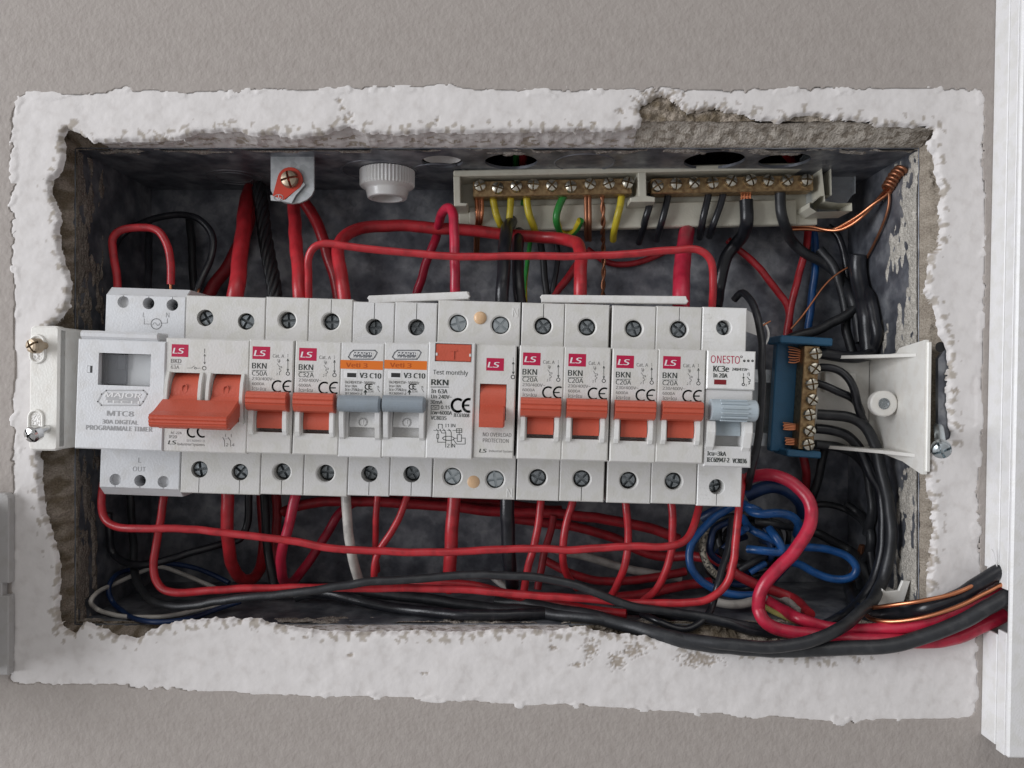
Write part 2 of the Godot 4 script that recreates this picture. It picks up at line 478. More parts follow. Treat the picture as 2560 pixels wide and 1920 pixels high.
const LS_PRINT := [["plate", "crimson print", -7.66, -1.09, 13.91, 18.63], ["text", "white print", "LS", -6.93, -2.74, 15.06, 17.21, "bold", 0.22, 0.03], ["text", "black print", "BKN", -7.7, -2.25, 10.38, 12.48, "wide", 0.0, 0.0], ["line", "black print", [[-7.65, 9.66], [-2.2, 9.84]], 0.16], ["text", "black print", "AMPS", -7.61, -1.92, 7.71, 9.51, "sans", 0.0, 0.0], ["text", "grey print", "230/400V~", -7.55, 0.87, 6.0, 7.17, "sans", 0.0, 0.0], ["text", "grey print", "6000A", -7.49, -2.87, 4.14, 5.21, "sans", 0.0, 0.0], ["text", "grey print", "Ics=Icu", -7.44, -2.23, 2.25, 3.57, "sans", 0.0, 0.0], ["text", "grey print", "VC8036", -7.39, -2.67, 0.88, 1.95, "sans", 0.0, 0.0], ["text", "grey print", "Cat. A", -0.08, 4.2, 14.65, 15.96, "sans", 0.0, 0.0], ["text", "black print", "I", 5.47, 5.66, 14.9, 16.07, "sans", 0.0, 0.0], ["line", "black print", [[5.62, 13.73], [5.73, 10.33]], 0.16], ["line", "black print", [[5.33, 13.58], [5.6, 14.37], [5.92, 13.6]], 0.2], ["line", "black print", [[5.43, 10.46], [5.75, 9.7], [6.01, 10.48]], 0.2], ["arc", "black print", 5.77, 8.82, 0.63, 0.63, 0, 360, 0.2], ["text", "grey print", "1", 1.63, 1.92, 13.13, 14.1, "sans", 0.0, 0.0], ["line", "grey print", [[2.39, 14.12], [2.44, 12.66]], 0.14], ["line", "grey print", [[2.03, 13.28], [2.79, 13.69]], 0.14], ["line", "grey print", [[2.04, 12.89], [2.81, 13.31]], 0.14], ["line", "grey print", [[1.76, 12.4], [2.48, 11.35], [3.36, 11.37], [3.37, 10.89], [2.49, 10.86], [2.51, 10.37], [2.9, 10.24], [3.21, 9.91], [2.93, 9.51], [2.59, 9.4], [2.63, 8.23]], 0.16], ["text", "grey print", "2", 1.5, 1.98, 8.11, 8.98, "sans", 0.0, 0.0], ["arc", "black print", 2.22, 3.93, 2.04, 2.04, 62, 298, 0.6], ["arc", "black print", 6.22, 4.06, 2.04, 2.04, 70, 290, 0.6], ["line", "black print", [[4.37, 4.0], [6.22, 4.06]], 0.5]]
var DEVICES := {
	"c50": {"label": "breaker marked C50A with orange lever beside the double-handled main switch", "dx": -0.6, "at": Vector3(-89.85, -4.75, -6.0), "turn": -1.8, "w": 17.0, "seam": [0, -1], "deep": [3.6, 4.2], "amps": "C50A"},
	"c32": {"label": "breaker marked C32A with orange lever, left of the orange-banded breakers", "dx": -0.4, "at": Vector3(-72.62, -5.30, -6.0), "turn": -1.8, "w": 17.46, "seam": [1, 0], "deep": [3.8, 5.2], "amps": "C32A"},
	"a": {"label": "first C20A breaker, directly right of the earth leakage unit", "dx": -0.55, "at": Vector3(11.24, -7.04, -6.0), "turn": -1.8, "w": 17.0, "seam": [1, 0], "deep": [2.2, 2.0], "amps": "C20A"},
	"b": {"label": "second C20A breaker, left of the gap between the C20A breakers", "dx": -0.9, "at": Vector3(28.61, -7.48, -6.0), "turn": -1.8, "w": 17.73, "seam": [0, -1], "deep": [2.2, 2.0], "amps": "C20A"},
	"c": {"label": "third C20A breaker, right of the gap between the C20A breakers", "dx": -1.5, "at": Vector3(47.12, -8.13, -6.0), "turn": -1.8, "w": 17.46, "seam": [0, 0], "deep": [2.2, 2.6], "amps": "C20A"},
	"d": {"label": "fourth C20A breaker, beside the slim breaker with the pale grey lever", "dx": -1.8, "at": Vector3(64.89, -8.41, -6.0), "turn": -1.8, "w": 18.1, "seam": [1, 0], "deep": [2.2, 2.8], "amps": "C20A"},
	"bkd": {"label": "double-pole main switch with one wide orange handle turned down", "dx": -0.2, "at": Vector3(-114.16, -4.41, -6.0), "turn": -1.8, "w": 31.62, "print": [["plate", "crimson print", -13.66, -7.38, 14.25, 18.92], ["text", "white print", "LS", -13.07, -9.08, 15.45, 17.54, "bold", 0.22, 0.03], ["text", "grey print", "BKD", -13.83, -9.94, 11.92, 13.42, "wide", 0.0, 0.0], ["line", "grey print", [[-13.79, 11.42], [-9.9, 11.54]], 0.14], ["text", "grey print", "63A", -13.76, -10.64, 9.71, 10.98, "sans", 0.0, 0.0], ["line", "grey print", [[-7.62, 10.15], [-6.06, 10.2], [-5.01, 11.01]], 0.15], ["arc", "grey print", -4.6, 10.2, 0.34, 0.34, 0, 360, 0.14], ["line", "grey print", [[-4.21, 10.21], [-2.75, 10.25]], 0.15], ["line", "black print", [[-1.37, 17.55], [-1.32, 16.0]], 0.16], ["line", "grey print", [[-1.3, 15.22], [-1.2, 12.1]], 0.16], ["line", "grey print", [[-1.58, 14.82], [-1.3, 15.51], [-0.99, 14.84]], 0.18], ["line", "grey print", [[-1.51, 12.58], [-1.19, 11.86], [-0.92, 12.6]], 0.18], ["arc", "grey print", -1.29, 10.3, 0.68, 0.68, 0, 360, 0.2], ["text", "grey print", "AC-22A", -13.08, -8.95, -14.65, -13.78, "sans", 0.0, 0.0], ["text", "grey print", "IP20", -13.72, -10.8, -16.3, -15.13, "sans", 0.0, 0.0], ["arc", "black print", -4.92, -13.59, 1.85, 1.95, 65, 295, 0.6], ["arc", "black print", -1.17, -13.47, 1.85, 1.95, 70, 290, 0.6], ["text", "black print", "LS", -13.8, -10.93, -18.55, -17.08, "bold", 0.25, 0.0], ["text", "pale grey print", "IEC60947-3", -7.01, -0.34, -17.35, -16.52, "sans", 0.0, 0.0], ["text", "grey print", "Industrial Systems", -10.51, -0.29, -19.11, -17.84, "sans", 0.0, 0.0], ["line", "grey print", [[6.44, -15.32], [7.16, -16.62], [7.22, -18.71]], 0.18], ["line", "grey print", [[8.38, -15.26], [9.4, -16.55], [9.46, -18.64]], 0.18], ["line", "grey print", [[6.75, -15.9], [8.79, -15.83]], 0.12], ["line", "grey print", [[7.42, -14.17], [7.45, -15.15]], 0.16], ["line", "grey print", [[9.61, -14.1], [9.64, -15.08]], 0.16], ["text", "grey print", "2", 7.74, 8.57, -18.68, -17.56, "sans", 0.0, 0.0], ["text", "grey print", "4", 9.93, 10.9, -18.61, -17.49, "sans", 0.0, 0.0]]},
	"timer": {"label": "white digital programmable timer with display window at the left end of the row", "dx": 0.0, "at": Vector3(-145.87, -3.20, -6.0), "turn": -2.0, "w": 31.81, "print": [["line", "silver badge", [[-5.6, 0.61], [8.25, 1.1], [9.68, -0.24], [8.3, -3.06], [7.15, -4.49], [-7.25, -4.99], [-8.68, -3.65], [-7.3, -0.83], [-5.6, 0.61]], 0.5], ["plate", "silver badge", -5.52, 6.52, -3.89, -0.21], ["text", "white label", "MAJOR", -6.33, 7.52, -2.28, -0.05, "bold", 0.2, 0.03], ["text", "white label", "TECH", -6.74, 6.87, -3.96, -2.98, "wide", 0, 0.03], ["text", "pale grey print", "MTC8", -5.13, 4.98, -8.78, -6.93, "bold", 0.0, 0.0], ["text", "pale grey print", "30A DIGITAL", -6.82, 6.65, -11.79, -10.24, "bold", 0.0, 0.0], ["text", "pale grey print", "PROGRAMMALE TIMER", -12.71, 12.08, -14.23, -12.53, "bold", 0.0, 0.0]], "low": [["text", "pale grey print", "L", -0.97, -0.09, 29.61, 31.41, "sans", 0.0, 0.0], ["text", "pale grey print", "N", 8.18, 9.46, 29.84, 31.74, "sans", 0.0, 0.0], ["line", "pale grey print", [[-0.4, 29.0], [-0.33, 26.89], [2.24, 26.98]], 0.22], ["line", "pale grey print", [[8.74, 29.32], [8.8, 27.62], [6.5, 27.44]], 0.22], ["arc", "pale grey print", 4.45, 27.11, 2.06, 2.06, 0, 360, 0.3], ["line", "pale grey print", [[3.02, 26.65], [3.41, 27.44], [4.02, 27.56], [4.45, 27.06], [4.88, 26.56], [5.49, 26.69], [5.88, 27.52]], 0.22], ["text", "pale grey print", "L", -0.76, 0.42, -27.84, -25.93, "sans", 0.0, 0.0], ["text", "pale grey print", "OUT", -2.8, 2.24, -31.34, -29.49, "sans", 0.0, 0.0]]},
	"v1": {"label": "orange-banded breaker with blue grey lever, nearer the C32A breaker", "dx": -0.75, "at": Vector3(-55.62, -5.94, -6.0), "turn": -1.8, "w": 16.54, "ind": [-6.32, -2.91, 8.32, 9.93], "print": [["line", "dark badge", [[-4.23, 18.42], [3.75, 18.67], [4.61, 17.87], [3.8, 16.18], [3.12, 15.34], [-5.2, 15.07], [-6.05, 15.88], [-5.24, 17.56], [-4.23, 18.42]], 0.4], ["plate", "dark badge", -4.16, 2.71, 15.82, 17.86], ["text", "white label", "MAJOR", -4.62, 3.31, 16.48, 17.75, "bold", 0.2, 0.03], ["text", "white label", "TECH", -4.34, 2.72, 15.6, 16.19, "wide", 0, 0.03], ["plate", "orange print", -8.98, 6.94, 11.41, 14.72], ["text", "brown ink", "Veti 3", -6.93, 1.11, 12.03, 13.78, "wide", 0, 0.03], ["text", "black print", "V3 C10", -1.69, 6.44, 8.15, 10.1, "bold", 0.0, 0.0], ["text", "grey print", "Ue240/415V~ 50/60Hz", -7.07, 4.23, 5.94, 7.01, "wide", 0.0, 0.0], ["text", "grey print", "Icu=3kA", -7.02, -2.54, 4.57, 5.59, "wide", 0.0, 0.0], ["text", "grey print", "Ics=75%Icu", -6.98, -0.55, 3.18, 4.26, "wide", 0.0, 0.0], ["text", "grey print", "IEC60947-2", -6.94, -0.51, 1.87, 2.75, "wide", 0.0, 0.0], ["arc", "black print", 1.41, 4.95, 0.88, 0.93, 60, 300, 0.35], ["arc", "black print", 2.77, 5.0, 0.88, 0.93, 65, 295, 0.35], ["line", "black print", [[1.99, 4.97], [2.77, 5.0]], 0.3], ["line", "black print", [[0.72, 2.11], [0.68, 3.37]], 0.35], ["line", "black print", [[0.21, 2.87], [0.67, 3.66], [1.18, 2.9]], 0.35], ["text", "grey print", "ION", 1.65, 3.6, 2.85, 3.73, "sans", 0.0, 0.0], ["text", "grey print", "1", 4.91, 5.21, 4.58, 5.31, "sans", 0.0, 0.0], ["line", "grey print", [[5.49, 5.33], [5.7, 4.6]], 0.2], ["line", "grey print", [[5.27, 4.35], [6.04, 3.15]], 0.2]]},
	"v2": {"label": "orange-banded breaker with blue grey lever, touching the earth leakage unit", "dx": -1.0, "at": Vector3(-38.94, -6.05, -6.0), "turn": -1.8, "w": 16.82, "ind": [-6.55, -3.14, 8.42, 10.03], "print": [["line", "dark badge", [[-4.46, 18.52], [3.53, 18.77], [4.38, 17.97], [3.57, 16.29], [2.89, 15.44], [-5.42, 15.18], [-6.28, 15.98], [-5.47, 17.66], [-4.46, 18.52]], 0.4], ["plate", "dark badge", -4.38, 2.49, 15.92, 17.97], ["text", "white label", "MAJOR", -4.85, 3.08, 16.59, 17.85, "bold", 0.2, 0.03], ["text", "white label", "TECH", -4.57, 2.49, 15.7, 16.29, "wide", 0, 0.03], ["plate", "orange print", -9.2, 6.72, 11.51, 14.82], ["text", "brown ink", "Veti 3", -7.15, 0.88, 12.13, 13.88, "wide", 0, 0.03], ["text", "black print", "V3 C10", -1.92, 6.21, 8.25, 10.2, "bold", 0.0, 0.0], ["text", "grey print", "Ue240/415V~ 50/60Hz", -7.29, 4.0, 6.04, 7.11, "wide", 0.0, 0.0], ["text", "grey print", "Icu=3kA", -7.25, -2.77, 4.67, 5.69, "wide", 0.0, 0.0], ["text", "grey print", "Ics=75%Icu", -7.21, -0.78, 3.29, 4.36, "wide", 0.0, 0.0], ["text", "grey print", "IEC60947-2", -7.16, -0.74, 1.97, 2.85, "wide", 0.0, 0.0], ["arc", "black print", 1.18, 5.06, 0.88, 0.93, 60, 300, 0.35], ["arc", "black print", 2.54, 5.1, 0.88, 0.93, 65, 295, 0.35], ["line", "black print", [[1.76, 5.08], [2.54, 5.1]], 0.3], ["line", "black print", [[0.49, 2.21], [0.45, 3.48]], 0.35], ["line", "black print", [[-0.02, 2.97], [0.44, 3.77], [0.95, 3.0]], 0.35], ["text", "grey print", "ION", 1.43, 3.37, 2.95, 3.83, "sans", 0.0, 0.0], ["text", "grey print", "1", 4.69, 4.98, 4.68, 5.42, "sans", 0.0, 0.0], ["line", "grey print", [[5.26, 5.43], [5.48, 4.7]], 0.2], ["line", "grey print", [[5.05, 4.45], [5.82, 3.25]], 0.2]]},
	"rkn": {"label": "wide earth leakage unit with orange test button and orange lever turned down", "dx": -1.1, "at": Vector3(-13.98, -6.27, -6.0), "turn": -1.8, "w": 32.72, "print": [["text", "black print", "Test monthly", -15.77, -2.76, 8.93, 11.17, "sans", 0.0, 0.0], ["text", "black print", "RKN", -16.39, -9.93, 5.41, 7.55, "bold", 0.0, 0.0], ["line", "black print", [[-16.43, 4.63], [-9.88, 4.83]], 0.25], ["text", "black print", "In 63A", -16.28, -10.22, 2.4, 4.0, "wide", 0.0, 0.0], ["text", "black print", "Un 240V~", -16.22, -8.55, 0.38, 1.84, "wide", 0.0, 0.0], ["text", "black print", "30mA", -16.4, -11.93, -1.61, -0.21, "wide", 0.0, 0.0], ["line", "black print", [[-16.11, -2.26], [-13.2, -2.17], [-13.16, -3.53], [-16.07, -3.62], [-16.11, -2.26]], 0.2], ["line", "black print", [[-15.6, -3.02], [-15.13, -2.62], [-14.49, -3.08], [-13.82, -2.67]], 0.16], ["text", "black print", "0.1S", -12.45, -9.15, -3.45, -2.09, "wide", 0.0, 0.0], ["text", "black print", "Icw=6000A", -16.27, -8.26, -5.54, -4.13, "wide", 0.0, 0.0], ["text", "black print", "VC8035", -16.12, -10.29, -7.56, -6.1, "wide", 0.0, 0.0], ["text", "black print", "IEC61008", -7.61, -1.78, -6.22, -4.86, "wide", 0.0, 0.0], ["arc", "black print", -6.17, -1.9, 2.23, 2.33, 60, 300, 0.9], ["arc", "black print", -2.04, -1.77, 2.23, 2.33, 85, 275, 0.9], ["line", "black print", [[-4.13, -1.83], [-2.19, -1.77]], 0.7], ["line", "black print", [[-13.18, -10.72], [-13.23, -9.16], [-11.77, -9.12], [-11.72, -10.67]], 0.2], ["line", "black print", [[-10.42, -8.93], [-10.38, -10.14]], 0.2], ["text", "black print", "1", -9.81, -9.33, -10.12, -8.9, "sans", 0.0, 0.0], ["line", "black print", [[-8.43, -8.87], [-8.39, -10.08]], 0.2], ["text", "black print", "N", -7.97, -6.9, -10.05, -8.84, "sans", 0.0, 0.0], ["line", "black print", [[-14.85, -11.5], [-13.88, -11.47]], 0.16], ["line", "black print", [[-13.4, -11.45], [-12.18, -11.41]], 0.16], ["line", "black print", [[-11.7, -11.4], [-10.49, -11.36]], 0.16], ["line", "black print", [[-9.76, -11.34], [-8.54, -11.3]], 0.16], ["line", "black print", [[-7.82, -11.28], [-6.6, -11.24]], 0.16], ["line", "black print", [[-13.9, -10.98], [-13.24, -11.93], [-13.35, -12.91]], 0.2], ["line", "black print", [[-12.59, -10.94], [-11.86, -12.38], [-10.41, -12.33]], 0.2], ["line", "black print", [[-11.23, -10.9], [-10.41, -12.09], [-10.24, -17.67]], 0.2], ["line", "black print", [[-9.29, -10.84], [-8.33, -12.02], [-8.15, -17.6]], 0.2], ["line", "black print", [[-6.38, -10.6], [-4.44, -10.54], [-4.39, -11.99], [-6.33, -12.06], [-6.38, -10.6]], 0.2], ["line", "black print", [[-6.36, -11.33], [-4.42, -11.27]], 0.16], ["line", "black print", [[-5.41, -10.57], [-5.34, -12.8]], 0.16], ["line", "black print", [[-13.69, -12.92], [-13.01, -12.9], [-12.96, -14.4], [-13.64, -14.42], [-13.69, -12.92]], 0.2], ["line", "black print", [[-13.3, -14.41], [-13.26, -15.87], [-10.3, -15.77]], 0.2], ["arc", "black print", -9.32, -14.29, 2.14, 0.78, 0, 360, 0.22], ["line", "black print", [[-6.07, -12.82], [-4.51, -12.78], [-4.44, -15.3], [-5.99, -15.35], [-6.07, -12.82]], 0.2], ["line", "black print", [[-4.47, -14.04], [-3.07, -13.99], [-3.0, -16.23], [-6.2, -16.33], [-7.47, -14.67]], 0.2], ["line", "black print", [[-7.24, -14.22], [-6.03, -14.09]], 0.2], ["text", "black print", "2", -9.77, -8.85, -17.69, -16.33, "sans", 0.0, 0.0], ["text", "black print", "N", -7.88, -6.76, -17.62, -16.26, "sans", 0.0, 0.0]], "right": [["plate", "crimson print", 3.95, 10.52, 11.46, 16.18], ["text", "white print", "LS", 4.64, 8.78, 12.66, 14.7, "bold", 0.22, 0.03], ["text", "black print", "I", 13.82, 14.06, 15.32, 16.54, "sans", 0.0, 0.0], ["line", "black print", [[13.96, 14.45], [14.07, 10.94]], 0.18], ["line", "black print", [[13.63, 14.19], [13.95, 14.93], [14.31, 14.21]], 0.22], ["line", "black print", [[13.72, 11.27], [14.09, 10.46], [14.4, 11.29]], 0.22], ["arc", "black print", 14.03, 9.33, 0.68, 0.68, 0, 360, 0.25], ["text", "grey print", "NO OVERLOAD", 3.46, 14.08, -13.14, -11.73, "sans", 0.0, 0.0], ["text", "grey print", "PROTECTION", 3.53, 13.17, -15.35, -13.93, "sans", 0.0, 0.0], ["text", "black print", "LS", 2.39, 5.02, -19.24, -17.88, "bold", 0.25, 0.0], ["text", "grey print", "Industrial Systems", 5.85, 15.34, -19.22, -18.1, "sans", 0.0, 0.0]]},
	"o": {"label": "glossy white slim breaker with pale grey ridged lever at the right end", "dx": -1.9, "at": Vector3(82.90, -9.05, -6.0), "turn": -1.8, "w": 17.73, "flag": [-7.74, -3.22, 8.68, 10.52], "print": [["text", "crimson print", "ONESTO", -9.22, 1.57, 16.66, 19.48, "sans", 0.0, 0.0], ["arc", "crimson print", 2.17, 19.28, 0.34, 0.34, 0, 360, 0.18], ["arc", "grey print", 3.29, 17.8, 0.29, 0.29, 0, 360, 0.3], ["arc", "grey print", 4.79, 17.85, 0.29, 0.29, 0, 360, 0.3], ["arc", "grey print", 6.35, 17.9, 0.29, 0.29, 0, 360, 0.3], ["text", "black print", "KC3e", -8.24, -2.3, 13.45, 15.64, "bold", 0.0, 0.0], ["text", "black print", "In 20A", -8.21, -2.81, 11.25, 12.91, "bold", 0.0, 0.0], ["text", "black print", "240/415V~", -1.23, 5.14, 14.02, 15.09, "bold", 0.0, 0.0], ["line", "black print", [[3.14, 13.08], [3.17, 12.26]], 0.2], ["line", "black print", [[3.18, 11.77], [3.25, 9.58]], 0.25], ["line", "black print", [[2.86, 11.42], [3.18, 11.91], [3.54, 11.44]], 0.2], ["arc", "black print", 3.18, 8.95, 0.44, 0.44, 0, 360, 0.25], ["text", "black print", "1", 4.42, 4.66, 12.44, 13.27, "sans", 0.0, 0.0], ["line", "black print", [[5.13, 13.44], [5.31, 12.32]], 0.25], ["line", "black print", [[4.59, 11.81], [5.35, 10.86], [5.69, 10.88], [5.71, 10.24], [5.13, 10.13], [5.55, 9.41], [5.07, 9.15]], 0.22], ["text", "black print", "2", 4.06, 4.5, 8.35, 9.13, "sans", 0.0, 0.0]], "low": [["text", "black print", "Icu=3kA", -9.22, -2.1, -18.03, -16.32, "bold", 0.0, 0.0], ["text", "black print", "IEC60947-2", -9.34, -0.85, -20.46, -18.7, "bold", 0.0, 0.0], ["text", "black print", "VC8036", 0.28, 5.74, -20.59, -18.83, "bold", 0.0, 0.0]]}
}
var CABLES := [
	{"name": "red_cable", "label": "thin red jumper arching over the breaker tops to the slim breaker", "cat": "cable", "m": "red insulation", "r": 1.55, "p": [[-85.75, 30.5, -22], [-84.68, 37.7, -18], [-83.88, 44.85, -15], [-82.82, 51.86, -12], [-80.8, 55.93, -11], [-76.57, 57.41, -11], [-67.04, 56.09, -11], [-51.16, 53.97, -11], [-24.68, 51.96, -11], [1.79, 51.85, -11], [28.26, 52.22, -11], [46.42, 53.01, -11], [62.3, 54.34, -11], [72.89, 55.13, -11], [77.13, 54.34, -11], [80.56, 51.33, -12], [82.42, 46.31, -14], [83.22, 37.58, -17], [83.99, 30.63, -22]]},
	{"name": "red_cable", "label": "thick red cable dropping straight down behind the earth tab", "cat": "cable", "m": "red insulation", "r": 2.85, "p": [[-103.61, 92.21, -62], [-101.42, 84.39, -55], [-97.99, 72.99, -44], [-94.46, 60.63, -34], [-91.36, 49.74, -26], [-89.03, 37.93, -20], [-89.14, 29.95, -22]]},
	{"name": "red_cable", "label": "thick red cable slanting from the earth tab behind the jumper", "cat": "cable", "m": "red insulation", "r": 2.75, "p": [[-103.06, 94.25, -70], [-99.37, 86.85, -68], [-95.1, 80.15, -66], [-90.86, 71.65, -64], [-86.66, 59.55, -62], [-82.5, 46.35, -60], [-79.61, 33.3, -58]]},
	{"name": "red_cable", "label": "thick red cable bending from breaker C32A across to the second C20A breaker", "cat": "cable", "m": "red insulation", "r": 2.75, "p": [[-69.42, 29.76, -20], [-70.5, 39.02, -20], [-72.88, 48.34, -24], [-75.35, 56.53, -30], [-75.45, 63.66, -38], [-71.93, 69.41, -46], [-63.89, 72.41, -52], [-52.2, 73.18, -54], [-40.15, 72.7, -54], [-28.1, 71.67, -54], [-16.04, 70.77, -54], [-3.99, 69.57, -54], [5.03, 68.53, -53], [16.31, 66.81, -50], [24.75, 64.6, -43], [28.64, 60.92, -34], [29.41, 55.63, -28], [28.81, 40.17, -20], [28.62, 31.18, -22]]},
	{"name": "red_cable", "label": "crimson cable looped in a tight hairpin above the earth leakage unit", "cat": "cable", "m": "crimson insulation", "r": 2.1, "p": [[-47.0, 40.08, -70], [-44.87, 47.38, -68], [-40.35, 58.64, -64], [-35.42, 69.86, -58], [-32.47, 75.18, -46], [-29.53, 76.44, -36], [-26.75, 75.75, -30], [-24.84, 72.72, -27], [-24.13, 60.1, -22], [-23.69, 40.04, -19], [-23.58, 31.73, -22]]},
	{"name": "red_cable", "label": "thick crimson cable standing below the neutral bar", "cat": "cable", "m": "crimson insulation", "r": 3.6, "p": [[85.63, 78.93, -72], [82.07, 71.48, -60], [77.54, 60.69, -44], [74.1, 50.66, -32], [71.32, 40.42, -22], [70.55, 30.44, -20]]},
	{"name": "red_cable", "label": "thickest red cable at the left, beside the twisted black cable", "cat": "cable", "m": "red insulation", "r": 3.4, "p": [[-127.81, 96.54, -74], [-126.33, 89.49, -66], [-123.69, 78.12, -54], [-120.95, 63.83, -42], [-118.0, 50.36, -30], [-116.07, 39.27, -22], [-117.17, 33.92, -22]]},
	{"name": "red_cable", "label": "dark red cable in shade behind the thickest red one", "cat": "cable", "m": "dusty red insulation", "r": 3.0, "p": [[-127.89, 93.72, -78], [-129.46, 79.78, -76], [-133.22, 67.89, -74], [-138.85, 56.76, -72], [-144.4, 47.01, -70], [-148.0, 38.77, -68]]},
	{"name": "twisted_cable", "label": "dark twisted stranded cable left of the earth tab", "cat": "cable", "m": "dusty black insulation", "r": 1.35, "p": [[-121.26, 94.48, -66], [-118.71, 86.05, -62], [-116.48, 75.96, -58], [-113.67, 64.86, -54], [-110.6, 54.6, -50], [-107.57, 43.96, -46], [-106.36, 35.07, -44]], "strands": 6, "pitch": 0.19, "spread": 2.1},
	{"name": "black_cable", "label": "black loop arching over the red loop at the timer", "cat": "cable", "m": "black insulation", "r": 1.55, "p": [[-135.81, 39.68, -30], [-134.09, 46.7, -32], [-132.39, 54.7, -36], [-132.02, 62.51, -38], [-135.0, 69.53, -40], [-140.46, 74.02, -42], [-148.31, 75.92, -44], [-157.55, 75.43, -45], [-166.25, 73.12, -46], [-173.23, 70.38, -47], [-176.85, 66.12, -44.85], [-176.85, 58.69, -39.22]], "bare": [{"r": 0.55, "p": [[-135.75, 40.24, -30], [-133.33, 40.45, -26], [-133.51, 37.44, -24]]}]},
	{"name": "black_cable", "label": "short black cable rising from the middle terminal of the timer", "cat": "cable", "m": "black insulation", "r": 1.65, "p": [[-166.27, 71.28, -50], [-163.53, 65.38, -44], [-160.79, 57.33, -38], [-154.97, 40.92, -26], [-153.07, 37.21, -22]]},
	{"name": "black_cable", "label": "dusty black cable hanging down the back panel inside the black loop", "cat": "cable", "m": "dusty black insulation", "r": 1.9, "p": [[-159.42, 82.13, -78], [-157.62, 73.38, -76], [-156.15, 60.25, -74], [-154.55, 46.69, -72], [-153.22, 38.98, -70]]},
	{"name": "red_cable", "label": "thin red square loop above the timer", "cat": "cable", "m": "red insulation", "r": 1.6, "p": [[-163.84, 36.43, -20], [-164.03, 36.73, -19], [-165.47, 46.65, -20], [-167.05, 56.46, -20], [-166.94, 61.79, -20], [-163.84, 64.25, -20], [-157.57, 65.06, -20], [-151.58, 65.34, -20], [-147.33, 63.65, -20], [-144.33, 58.09, -20], [-143.08, 49.92, -20], [-142.86, 41.75, -20]], "bare": [{"r": 0.6, "p": [[-142.86, 42.02, -20], [-142.75, 40.25, -20], [-143.2, 36.55, -21]]}]},
	{"name": "black_cable", "label": "thick glossy black cable bending down into the earth leakage unit", "cat": "cable", "m": "black insulation", "r": 2.9, "p": [[1.18, 78.5, -70], [-0.38, 76.26, -58], [-2.12, 69.18, -44], [-3.41, 59.32, -33], [-3.68, 49.74, -26], [-4.0, 40.29, -21], [-4.45, 30.63, -22]]},
	{"name": "black_cable", "label": "black cable close beside the glossy one above the earth leakage unit", "cat": "cable", "m": "black insulation", "r": 2.7, "p": [[4.04, 78.3, -72], [3.3, 72.09, -60], [2.7, 62.81, -46], [2.62, 52.41, -36], [3.13, 41.42, -30], [4.4, 31.2, -28]]},
	{"name": "black_cable", "label": "dusty black cable in shade under the earth bar", "cat": "cable", "m": "dusty black insulation", "r": 1.7, "p": [[13.9, 74.02, -76], [14.78, 63.44, -74], [16.6, 46.69, -72], [17.45, 37.72, -70]]},
	{"name": "black_cable", "label": "thin dark cable beside the dusty one under the earth bar", "cat": "cable", "m": "black insulation", "r": 1.4, "p": [[21.58, 74.02, -76], [22.16, 60.41, -75], [20.08, 46.69, -72], [19.34, 37.72, -70]]},
	{"name": "earth_cable", "label": "thin green cable seen beyond the black cables", "cat": "cable", "m": "green insulation", "r": 1.1, "p": [[9.0, 70.06, -72], [8.01, 62.76, -70], [7.02, 56.15, -68], [6.33, 45.69, -64], [6.26, 37.92, -60]], "stripe": "yellow insulation", "twist": 0.05, "face": 2.95},
	{"name": "red_cable", "label": "red cable end slanting in shade behind the C20A breakers", "cat": "cable", "m": "dusty red insulation", "r": 1.9, "p": [[31.82, 58.65, -76], [26.56, 51.34, -74], [21.98, 45.36, -72], [17.45, 37.72, -70]]},
	{"name": "red_cable", "label": "dark red cable hung between the bars in shade", "cat": "cable", "m": "dusty red insulation", "r": 1.5, "p": [[37.14, 66.69, -78], [46.79, 60.25, -78], [56.44, 58.97, -78], [66.1, 60.9, -78], [75.75, 65.4, -78]]},
	{"name": "copper_wire", "label": "left bare copper wire of three in the first earth bar hole", "cat": "wire", "m": "copper", "r": 0.85, "p": [[-16.6, 88.12, -53], [-16.36, 83.31, -53], [-15.96, 77.9, -53], [-16.96, 71.26, -62.0], [-17.95, 63.73, -72]], "group": "bare copper wires in the first earth bar hole"},
	{"name": "copper_wire", "label": "middle bare copper wire of three in the first earth bar hole", "cat": "wire", "m": "dull copper", "r": 0.85, "p": [[-15.28, 88.12, -53], [-15.04, 83.31, -53], [-14.9, 77.9, -53], [-16.28, 71.26, -62.0], [-17.39, 63.73, -72]], "group": "bare copper wires in the first earth bar hole"},
	{"name": "copper_wire", "label": "right bare copper wire of three in the first earth bar hole", "cat": "wire", "m": "copper", "r": 0.85, "p": [[-13.96, 88.12, -53], [-13.71, 83.31, -53], [-13.85, 77.9, -53], [-15.61, 71.26, -62.0], [-16.83, 63.73, -72]], "group": "bare copper wires in the first earth bar hole"},
	{"name": "earth_cable", "label": "yellow earth cable curving right from the second earth bar hole", "cat": "cable", "m": "yellow insulation", "r": 1.6, "p": [[-8.67, 86.2, -53], [-8.07, 82.11, -53], [-6.62, 76.7, -53], [-4.54, 72.5, -59.0], [-1.64, 69.12, -67.0]], "stripe": "green insulation", "twist": 0.0, "bare": [{"r": 0.8, "p": [[-8.69, 85.96, -54], [-8.57, 88.37, -54]]}], "face": 2.95},
	{"name": "earth_cable", "label": "short yellow earth cable ending at the glossy black cable", "cat": "cable", "m": "yellow insulation", "r": 1.55, "p": [[-0.61, 86.02, -53], [-0.79, 81.51, -53], [-1.22, 76.7, -53], [-1.35, 73.32, -57.0]], "stripe": "green insulation", "twist": 0.0, "bare": [{"r": 0.8, "p": [[-0.62, 85.96, -54], [-0.56, 88.37, -54]]}], "face": 2.95},
